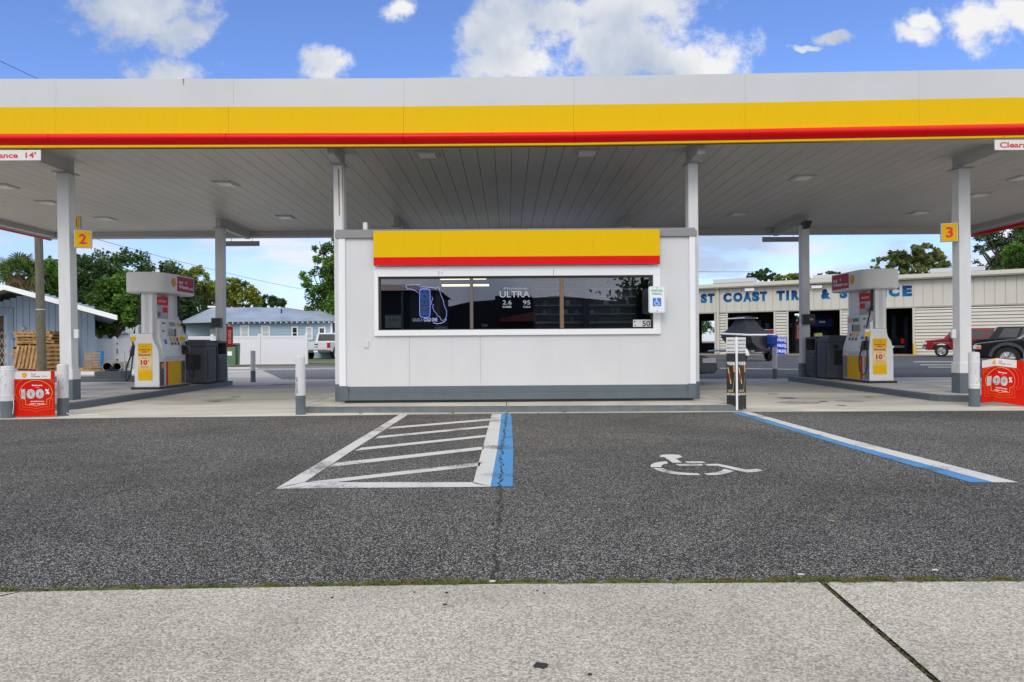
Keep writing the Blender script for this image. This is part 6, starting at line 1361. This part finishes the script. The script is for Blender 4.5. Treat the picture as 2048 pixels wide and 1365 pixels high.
# local x along hull, bow toward -x
def hull_ring(s):  # s 0 bow .. 1 stern
    hwid = .92 * min(1, (s * 1.5) ** .55) if s > 0 else .02; keel = .62 + .55 * (1 - min(1, s * 2.2)) ** 2; x = -1.9 + 3.7 * s; zz = zg + .12 * (1 - s)
    return [(x, -hwid, zz), (x + .05, -hwid * .92, (zz + keel) / 2), (x + .1, -hwid * .55, keel + .12), (x + .1, 0, keel), (x + .1, hwid * .55, keel + .12), (x + .05, hwid * .92, (zz + keel) / 2), (x, hwid, zz)]
rings = [hull_ring(s) for s in (0.0, .04, .12, .25, .45, .7, 1.0)]; mb = MB(); vs = [p for r_ in rings for p in r_]; mb.add(vs, [(i * 7 + j, i * 7 + j + 1, (i + 1) * 7 + j + 1, (i + 1) * 7 + j) for i in range(6) for j in range(6)] + [tuple(42 + j for j in range(7))])
mb.build('hull', M('hull_black', (.02, .02, .024), .3), bt, smooth=True)
gp = [r_[0] for r_ in rings] + [r_[-1] for r_ in reversed(rings)]; mb = MB(); mb.tube(gp + [gp[0]], .055, 6); mb.build('rub_rail', TRIMW, bt, smooth=True)
cv = MB(); g0 = [Vector(p) + Vector((0, 0, .03)) for p in gp]; topp = [Vector((.1 + (p.x - .0) * .30, p.y * .42, ztop - .08)) for p in g0]; lp = lambda a, b, h_, v_: Vector((a.x + (b.x - a.x) * h_, a.y + (b.y - a.y) * h_, a.z + (b.z - a.z) * v_)); mid = [lp(a, b, .68, .50) for a, b in zip(g0, topp)]; m2 = [lp(a, b, .34, .16) for a, b in zip(g0, topp)]; n_ = len(g0); cv.add(g0 + m2 + mid + topp, [(k_ * n_ + i, k_ * n_ + (i + 1) % n_, (k_ + 1) * n_ + (i + 1) % n_, (k_ + 1) * n_ + i) for k_ in range(3) for i in range(n_)] + [tuple(range(3 * n_, 4 * n_))])
cv.build('cover', M('cover_black', (.020, .022, .032), .8, var=.4, vscale=3, stretch=(3, 3, .4)), bt, smooth=True)
mb = MB(); mb.prism([(a * .75, b * .72) for a, b in rr(1.05, .95, .25)], 'z', ztop - .06, ztop - .02); mb.build('tee_top', TRIMW, bt, bevel=.015); mb = MB(); mb.hexa([(-.8, -.45, ztop - .019), (.9, -.45, ztop - .019), (.9, .45, ztop - .019), (-.8, .45, ztop - .019)], [(-.2, -.2, ztop + .07), (.4, -.2, ztop + .07), (.4, .2, ztop + .07), (-.2, .2, ztop + .07)]); mb.build('top_cover', MATS['cover_black'], bt)
mot = MB(); mot.hexa([(1.85, .22, .85), (2.3, .22, .85), (2.3, .64, .85), (1.85, .64, .85)], [(1.85, .2, 1.42), (2.4, .2, 1.36), (2.4, .66, 1.36), (1.85, .66, 1.42)]); mot.build('outboard_motor', M('motor_blue', (.015, .05, .28), .25), bt, bevel=.08, seg=3); MB().box(1.97, 2.22, .35, .51, .35, .84).build('motor_leg', M('motor_leg_blue', (.02, .03, .1), .4), bt, bevel=.03)
mb = MB(); mb.tube([(-3.2, 0, .5), (-2.2, -.3, .55), (1.9, -.8, .55)], .045, 6); mb.tube([(-3.2, 0, .5), (-2.2, .3, .55), (1.9, .8, .55)], .045, 6); mb.tube([(1.2, -.95, .45), (1.2, .95, .45)], .04, 6); tr_ = thing('boat_trailer', 'white boat trailer under the covered boat', 'trailer', (0, 0, 0)); tr_.location = bt.location; tr_.rotation_euler = bt.rotation_euler; tr_.scale = bt.scale
mb.build('frame', STEEL, tr_)
for s in (-1, 1): wheel(tr_, 1.2, s * 1.0, .30, .2, side=s); MB().prism([(1.2 + .42 * math.cos(R(a)), .33 + .40 * math.sin(R(a))) for a in range(0, 181, 20)] + [(.86, .33), (.9, .62), (1.5, .62), (1.54, .33)][:0] + [(1.2 + .36 * math.cos(R(a)), .33 + .34 * math.sin(R(a))) for a in range(180, -1, -20)], 'y', *sorted((s * .88, s * 1.14))).build('fender', TRIMW, tr_)

# =====================================================================
# REPAIR SHOP
# =====================================================================
A0 = V(1340, 700, 59.5); A1 = V(2048, 700, 45.5)
P0 = Vector((V(1398, 700, 57.1).x, 57.1, 0)); P1 = Vector((V(2048, 700, 45.5).x, 45.5, 0)); dd = (P1 - P0).normalized(); angS = math.atan2(dd.y, dd.x)
nS = Vector((-dd.y, dd.x, 0))
def along(px):  # distance along the wall line for photo column px
    r_ = ray(px, 690); # solve P0 + dd*s = k*(r.x, r.y)
    det = dd.x * -r_.y - dd.y * -r_.x; bx_, by_ = -P0.x, -P0.y
    return (bx_ * -r_.y - by_ * -r_.x) / det
def zat(px, py): s = along(px); Y = P0.y + dd.y * s; return V(px, py, Y).z
S = thing('repair_shop', 'long ivory metal repair shop with open bays and big blue painted lettering', 'building', tuple(P0), angS)
ZT = 5.75; ZL = zat(1590, 621.5); ZL = 3.45; s_min, s_max = along(1300), along(2048) + 14; DP = 12
zcl = ZT - .37
doors = [(along(1378), along(1430)), (along(1455.5), along(1548.5)), (along(1577), along(1681)), (along(1700), along(1712)), (along(1771), along(1826))]
doors[3] = (along(1716), along(1752))
# upper wall, vertical ribs
mb = MB(); x = s_min
while x < s_max: mb.box(x + .015, x + .585, 0, .08, ZL, zcl); mb.box(x - .015, x + .015, .045, .08, ZL, zcl); x += .60
mb.build('upper_wall', SHOPW, S)
MB().box(s_min, s_max, -.04, -.001, ZL - .08, ZL + .02).build('flashing', M('flashing', (.36, .34, .29), .6), S)
ed = [s_min] + [e for d_ in doors for e in d_] + [s_max]
for i in range(0, len(ed) - 1, 2):
    a, b = ed[i], ed[i + 1]; mb = MB(); z = 0
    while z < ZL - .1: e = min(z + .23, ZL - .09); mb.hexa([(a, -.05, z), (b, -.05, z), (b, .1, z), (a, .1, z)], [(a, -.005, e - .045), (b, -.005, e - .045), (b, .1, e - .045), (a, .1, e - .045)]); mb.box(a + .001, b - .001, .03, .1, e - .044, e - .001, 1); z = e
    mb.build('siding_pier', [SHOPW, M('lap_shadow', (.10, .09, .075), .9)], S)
for (a, b) in doors:
    [MB().box(e_ - .12, e_ + .02, -.075, -.051, 0, ZL - .09).build('door_jamb', M('jamb', (.55, .53, .47), .6), S) for e_ in (a, b + .10)]
mb = MB(); mb.box(s_min, s_max, -.55, .1, ZT - .28, ZT); mb.build('eave_fascia', M('eave_cream', (.60, .58, .50), .5), S, bevel=.01); MB().box(s_min, s_max, -.50, 0.0, ZT - .36, ZT - .281).build('gutter', M('gutter_grey', (.34, .33, .29), .5), S)
MB().hexa([(s_min, .1, ZT - .4), (s_max, .1, ZT - .4), (s_max, DP, ZT - .4), (s_min, DP, ZT - .4)], [(s_min, .1, ZT - .01), (s_max, .1, ZT - .01), (s_max, DP, ZT + .3), (s_min, DP, ZT + .3)]).build('roof', GALV, S)
# rear wall with two openings that show greenery
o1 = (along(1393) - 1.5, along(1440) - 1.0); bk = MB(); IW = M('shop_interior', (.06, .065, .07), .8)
def sback(px): # wall line shifted DP behind
    r_ = ray(px, 690); Q_ = P0 + nS * DP; det = dd.x * -r_.y + dd.y * r_.x; return (-Q_.x * -r_.y + Q_.y * -r_.x) / det if 0 else ((Q_.x * r_.y - Q_.y * r_.x) / det * 1.0)
ops = [(sback(1404), sback(1432), .9, 3.1), (sback(1590), sback(1603), 1.2, 3.6)]; ops.sort()
cur = s_min
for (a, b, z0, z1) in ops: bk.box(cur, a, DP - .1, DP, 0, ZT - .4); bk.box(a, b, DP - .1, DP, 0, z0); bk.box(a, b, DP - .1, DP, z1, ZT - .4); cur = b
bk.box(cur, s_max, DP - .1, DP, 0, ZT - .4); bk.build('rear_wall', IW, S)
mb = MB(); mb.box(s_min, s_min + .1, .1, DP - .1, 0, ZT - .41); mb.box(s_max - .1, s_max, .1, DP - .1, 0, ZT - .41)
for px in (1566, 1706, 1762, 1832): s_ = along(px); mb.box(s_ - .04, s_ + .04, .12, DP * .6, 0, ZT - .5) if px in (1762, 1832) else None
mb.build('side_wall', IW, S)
MB().box(s_min, s_max, -3.6, DP, -.1, .02).build('floor_slab', APRN, S)
# downspouts
for px in (1437, 1706): s_ = along(px); mb = MB(); mb.box(s_ - .09, s_ + .09, -.2, -.07, .1, zcl + .1); mb.tube([(s_, -.14, zcl + .1), (s_, -.42, ZT - .35)], .1, 6); mb.build('downspout', M('jamb', (.55, .53, .45), .6), S)
# letters
LB = bpy.data.materials.new('letter_blue'); LB.use_nodes = True; tt = LB.node_tree; gg = N(tt, 'ShaderNodeNewGeometry'); ss = N(tt, 'ShaderNodeSeparateXYZ'); tt.links.new(gg.outputs['Position'], ss.inputs[0]); mr_ = N(tt, 'ShaderNodeMapRange'); tt.links.new(ss.outputs[2], mr_.inputs[0]); mr_.inputs[1].default_value = 4.2; mr_.inputs[2].default_value = 4.95
nn_ = N(tt, 'ShaderNodeTexNoise', i={'Scale': 1.1}); ad = N(tt, 'ShaderNodeMath', operation='ADD'); tt.links.new(gg.outputs['Position'], nn_.inputs['Vector']); mu_ = N(tt, 'ShaderNodeMath', operation='MULTIPLY_ADD'); tt.links.new(nn_.outputs[0], mu_.inputs[0]); mu_.inputs[1].default_value = 1.4; mu_.inputs[2].default_value = -.7; tt.links.new(mr_.outputs[0], ad.inputs[0]); tt.links.new(mu_.outputs[0], ad.inputs[1])
rp = N(tt, 'ShaderNodeValToRGB'); tt.links.new(ad.outputs[0], rp.inputs[0]); rp.color_ramp.elements[0].color = (.005, .17, .36, 1); rp.color_ramp.elements[1].color = (.012, .03, .16, 1); tt.nodes['Principled BSDF'].inputs['Specular IOR Level'].default_value = .1; tt.links.new(rp.outputs[0], tt.nodes['Principled BSDF'].inputs['Base Color'])
def letter(ch, px0, px1, py1, py0):
    s0, s1 = along(px0), along(px1); z1, z0 = zat((px0 + px1) / 2, py1), zat((px0 + px1) / 2, py0); mb = MB(); mb.text(ch, ((s0 + s1) / 2, -.012, (z0 + z1) / 2), w=s1 - s0, h=z1 - z0, bold=.05 if ch == 'I' else .075, th=.004); mb.build('letter', LB, S)
rows = [('F', 1340, 1352, 0), ('I', 1360, 1364, 0), ('R', 1380, 1399.5, 0), ('S', 1402, 1415, 0), ('T', 1416, 1430, 0), ('C', 1447, 1464, 0), ('O', 1467, 1486, 0), ('A', 1487, 1504, 0), ('S', 1504.5, 1520, 0), ('T', 1520.5, 1535, 0),
        ('T', 1553.5, 1570.5, 0), ('I', 1573, 1579, 0), ('R', 1583.5, 1600, 0), ('E', 1604, 1618, 0), ('&', 1643, 1661.5, 0), ('S', 1680, 1696, 0), ('E', 1704, 1718, 0), ('R', 1724, 1741, 0), ('V', 1745, 1762, 0), ('I', 1767, 1774, 0), ('C', 1778, 1800, 0), ('E', 1805.5, 1825, 0)]
for ch, a, b, _ in rows:
    mid_ = (a + b) / 2; top_ = 586.5 + (571.5 - 586.5) * (mid_ - 1447) / (1815 - 1447); bot_ = 605.5 + (593 - 605.5) * (mid_ - 1447) / (1815 - 1447)
    letter(ch, a, b, top_, bot_)
# floodlights and lamp under the eave
for (a, b, c_, d_) in ((1492, 1511, 577, 583.5), (1625, 1646, 572, 578), (1760, 1765, 578, 581)): s0, s1 = along(a), along(b); MB().box(s0, s1, -.35, -.02, zat(a, d_), zat(a, c_)).build('eave_light', TRIMW, S, bevel=.01)
# roof boxes
for i, (a, b, c_) in enumerate(((1419, 1502, 556.5), (1622, 1690, 548), (1861, 1974, 533.5))):
    s0, s1 = along(a), along(b); o = MB().box(0, s1 - s0, 1.2, 2.4, 0, zat((a + b) / 2, c_) - ZT + .10); ob = o.build('roof_monitor', M('monitor_grey', (.50, .52, .56), .4), S, bevel=.02, loc=(s0, 0, ZT - .05))
    mb = MB(); h_ = zat((a + b) / 2, c_) - ZT
    mb.box(.02, s1 - s0 - .02, 1.17, 1.195, h_ * .45, h_ * .52); mb.build('rib', CAPG, ob)
# bay contents
def shop_pt(px, dep): s_ = along(px) ; p = P0 + dd * s_ + nS * dep; return p
def in_shop(nm, lab, cat, px, dep, z=0): r_ = ray(px, 690); Q_ = P0 + nS * dep; det = dd.x * -r_.y + dd.y * r_.x; s_ = -(Q_.x * r_.y - Q_.y * r_.x) / det if False else None; 
def on_line(px, dep):
    r_ = ray(px, 690); Q_ = P0 + nS * dep; # Q_ + dd*s = k r
    det = dd.x * (-r_.y) - dd.y * (-r_.x); s_ = ((-Q_.x) * (-r_.y) - (-Q_.y) * (-r_.x)) / det; return Q_ + dd * s_
p = on_line(1546, 2.0); t = thing('tool_chest', 'tall red tool chest inside the bay behind the boat', 'tool chest', (p.x, p.y, 0), angS)
zt_ = V(1540, 659, p.y).z; MB().box(-1.0, .35, 0, .7, .1, zt_ - .05).build('cabinet', RED2 if 0 else M('chest_red', (.45, .02, .025), .4), t, bevel=.02); MB().box(-1.02, .37, -.02, .72, zt_ - .049, zt_).build('top', TRIMW, t)
for i in range(5): MB().box(-.9, .25, -.02, -.001, .35 + i * .32, .37 + i * .32).build('drawer_gap', BLK, t)
p = on_line(1597, 3.0); t = thing('red_fuel_tank', 'narrow red cabinet inside the bay left of the right back column', 'cabinet', (p.x, p.y, 0), angS); z0_, z1_ = V(1597, 680, p.y).z, V(1597, 645, p.y).z
MB().box(-.25, .25, 0, .5, z0_, z1_).build('body', M('chest_red', (.45, .02, .025), .4), t, bevel=.08); mb = MB(); mb.text('COOL', (0, -.001, (z0_ + z1_) / 2), w=z1_ - z0_ - .3, h=.18, right=(0, 0, 1), up=(-1, 0, 0), bold=.02); mb.build('lettering', TXW, t); MB().box(-.2, .2, .05, .45, 0, z0_).build('stand', BLK, t)
# blue car on a lift
p = on_line(1642, 4.0); zc_ = V(1642, 655, p.y).z; t, hw = car('blue_car', 'blue hatchback raised on a lift inside the bay right of the right back column', 'car', (p.x, p.y + 4.0, zc_ - .25), R(-90), PBL, [(.06, .30), (.0, .42), (.03, .62), (.35, .74), (1.15, .86), (3.6, .95), (4.2, .95), (4.25, .6), (4.2, .32)], 1.78, (.85, 3.35), .32, ((1.1, 4.15, .9), (1.9, 3.7, 1.4), .78, .6), ((.10, .5), (.54, .9)), archr=.39)
for s in (-1, 1): bx('tail_light', t, LAMPR, 4.15, 4.27, *sorted((s * .55, s * .88)), .80, .92)
bx('number_plate', t, TRIMW, 4.251, 4.26, -.25, .25, .62, .76)
lf = thing('car_lift', 'two post lift holding the blue hatchback', 'lift', (p.x, p.y + 2.0, 0)); 
for s in (-1, 1): MB().box(*sorted((s * 1.25, s * 1.45)), -.15, .15, 0, 3.2).build('post', M('lift_blue', (.03, .05, .1), .5), lf); MB().box(*sorted((s * .4, s * 1.25)), -.08, .08, zc_ - .08, zc_ + .02).build('arm', M('lift_blue', (.03, .05, .1), .5), lf)
p = on_line(1639, 2.5); z_ = V(1639, 672, p.y).z; mb = MB(); mb.hexa([(-.35, 0, .9), (.35, 0, .9), (.35, .3, .9), (-.35, .3, .9)], [(-.3, 0, z_ + .2), (.22, 0, z_ + .25), (.22, .3, z_ + .25), (-.3, .3, z_ + .2)]); mb.box(-.3, .3, .05, .25, 0, .899); tag(mb.build('oil_drain', M('drain_lime', (.55, .62, .22), .5), loc=(p.x, p.y, 0)), 'pale lime drain stand under the raised blue hatchback', 'drain stand')
for i_, (px, dp, h_, m_) in enumerate(((1535, 5, 2.6, 'lift_blue'), (1518, 6, 2.9, 'lift_blue'), (1788, 5, 3.0, 'lift_blue'), (1812, 6, 2.9, 'lift_blue'))):
    p = on_line(px, dp); lt = thing('vehicle_lift', 'dark blue vehicle lift standing inside the open bay, %s' % ['right one behind the boat', 'left one behind the boat', 'left one of the rightmost bay', 'right one of the rightmost bay'][i_], 'vehicle lift', (p.x, p.y, 0), angS)
    MB().box(-.14, .14, -.12, .12, 0, h_).build('post', M('lift_blue_bright', (.03, .08, .2), .5), lt, bevel=.01); MB().box(-.6, .6, -.06, .06, .15, .25).build('arm', M('lift_blue_bright', (.03, .08, .2), .5), lt)
# tyre display drum
p = G(1560, 715.5); p = on_line(1560, -1.6); t = thing('tire_display', 'bright blue wrapped tire stack with white lettering beside the repair bay', 'tire display', (p.x, p.y, .02)); hh = V(1560, 676.5, p.y).z; rd = 13 * p.y / F
MB().lathe([(0, 0), (rd * .97, 0), (rd, .04), (rd, hh / 3 - .02), (rd * .97, hh / 3), (rd, hh / 3 + .02), (rd, hh * 2 / 3 - .02), (rd * .97, hh * 2 / 3), (rd, hh * 2 / 3 + .02), (rd, hh - .06), (rd * .9, hh), (0, hh)], (0, 0, 0), 30).build('wrap', M('wrap_blue', (.01, .06, .62), .4), t, smooth=True)
for i in range(3):
    vs, fs, x0, x1, y0, y1 = text_geo('FALKEN', .03); mb = MB(); zc_ = hh * (.17 + i * .33)
    mb.add([((rd + .004) * math.sin((q.x - (x0 + x1) / 2) / (x1 - x0) * 1.5), -(rd + .004) * math.cos((q.x - (x0 + x1) / 2) / (x1 - x0) * 1.5), zc_ + (q.y - y0) / (y1 - y0) * .22 - .06) for q in vs], fs); mb.build('lettering', TXW, t)
    mb = MB(); mb.box(rd * .35, rd * .6, -rd * .95, -rd * .8 , zc_ - .14, zc_ - .08); mb.build('small_mark', TXW, t)
# yellow bay bollards
for px, lab in ((1571, 'short yellow bollard at the pier beside the tire display'), (1829, 'short yellow bollard at the right jamb of the rightmost bay')):
    p = on_line(px, -.35); hb_ = V(px, 687 if px > 1700 else 690, p.y).z; mb = MB(); mb.lathe([(.11, 0), (.11, hb_ - .05), (.07, hb_), (0, hb_)], (0, 0, 0), 14); tag(mb.build('yellow_bollard', M('bollard_yellow', (.70, .50, .10), .6, var=.3), loc=(p.x, p.y, .02), smooth=True), lab, 'bollard')

# =====================================================================
# ACROSS THE STREET (behind the camera, seen mirrored in the kiosk glass)
# =====================================================================
def mirror_pt(px, py, Ym): # point at depth Ym behind the glass plane -> real point in front
    p = V(px, py, Ym); return Vector((p.x, 2 * (KY + .035) - Ym, p.z))
t = thing('red_roofed_shop', 'dark shop with a rust red metal roof across the street', 'building', (mirror_pt(760, 690, 48).x, 2 * KY - 48, 0)); a = mirror_pt(725, 583, 48); b = mirror_pt(872, 583, 48); c_ = mirror_pt(850, 563, 48); w_ = b.x - a.x
t.location.x = a.x; zz = a.z; DW = M('street_wall', (.05, .05, .05), .8); RRF = M('rust_red_roof', (.22, .035, .02), .5)
MB().box(-4, w_, -10, 0, 0, zz).build('wall', DW, t); MB().hexa([(-4, -10, zz), (w_ + .3, -10, zz), (w_ + .3, .5, zz), (-4, .5, zz)], [(-4, -7, c_.z), (w_ - 1.8, -7, c_.z), (w_ - 1.8, -2.5, c_.z), (-4, -2.5, c_.z)]).build('roof', RRF, t)
prf = [(868, 618), (905, 612), (940, 604), (990, 600), (990, 592), (1060, 591), (1065, 596), (1120, 592), (1200, 600), (1240, 603), (1275, 602)]
o_ = mirror_pt(868, 690, 60); t = thing('street_row', 'long low dark row of shops across the street', 'building', (o_.x, o_.y, 0)); pts = [(mirror_pt(x, y, 60).x - o_.x, mirror_pt(x, y, 60).z) for x, y in prf]
MB().prism([(pts[0][0], 0)] + pts + [(pts[-1][0], 0)], 'y', -8, 0).build('wall', DW, t)
a, b = mirror_pt(1000, 636, 58), mirror_pt(1072, 622, 58); MB().hexa([(a.x - o_.x, .1, a.z - .3), (b.x - o_.x, .1, a.z - .3), (b.x - o_.x, 1.5, a.z - .3), (a.x - o_.x, 1.5, a.z - .3)], [(a.x - o_.x, .1, a.z), (b.x - o_.x, .1, b.z), (b.x - o_.x, .6, b.z), (a.x - o_.x, .6, a.z)]).build('awning', RRF, t)
q = mirror_pt(1300, 600, 40); tt_ = Vector((q.x, q.y, 0)); mb = MB(); rnd = random.Random(4)
for _ in range(2500):
    d = Vector((rnd.gauss(0, 1), rnd.gauss(0, .6), rnd.gauss(0, .8))); c = Vector((0, 0, q.z - .3)) + d * 1.0; s_ = .3; a = Vector((rnd.gauss(0, 1), rnd.gauss(0, 1), rnd.gauss(0, 1))).normalized(); b = a.orthogonal().normalized()
    mb.add([c - a * s_ * .5, c + b * s_ * .3, c + a * s_ * .5, c - b * s_ * .3], [(0, 1, 2, 3)])
t = thing('street_tree', 'dark tree across the street opposite the right end of the kiosk window', 'tree', tuple(tt_)); mb.build('crown', LDARK, t); MB().cyl((0, 0, 0), (0, 0, q.z - .5), .2, .12, n=8).build('trunk', BARK, t)
sc.render.engine = 'CYCLES'
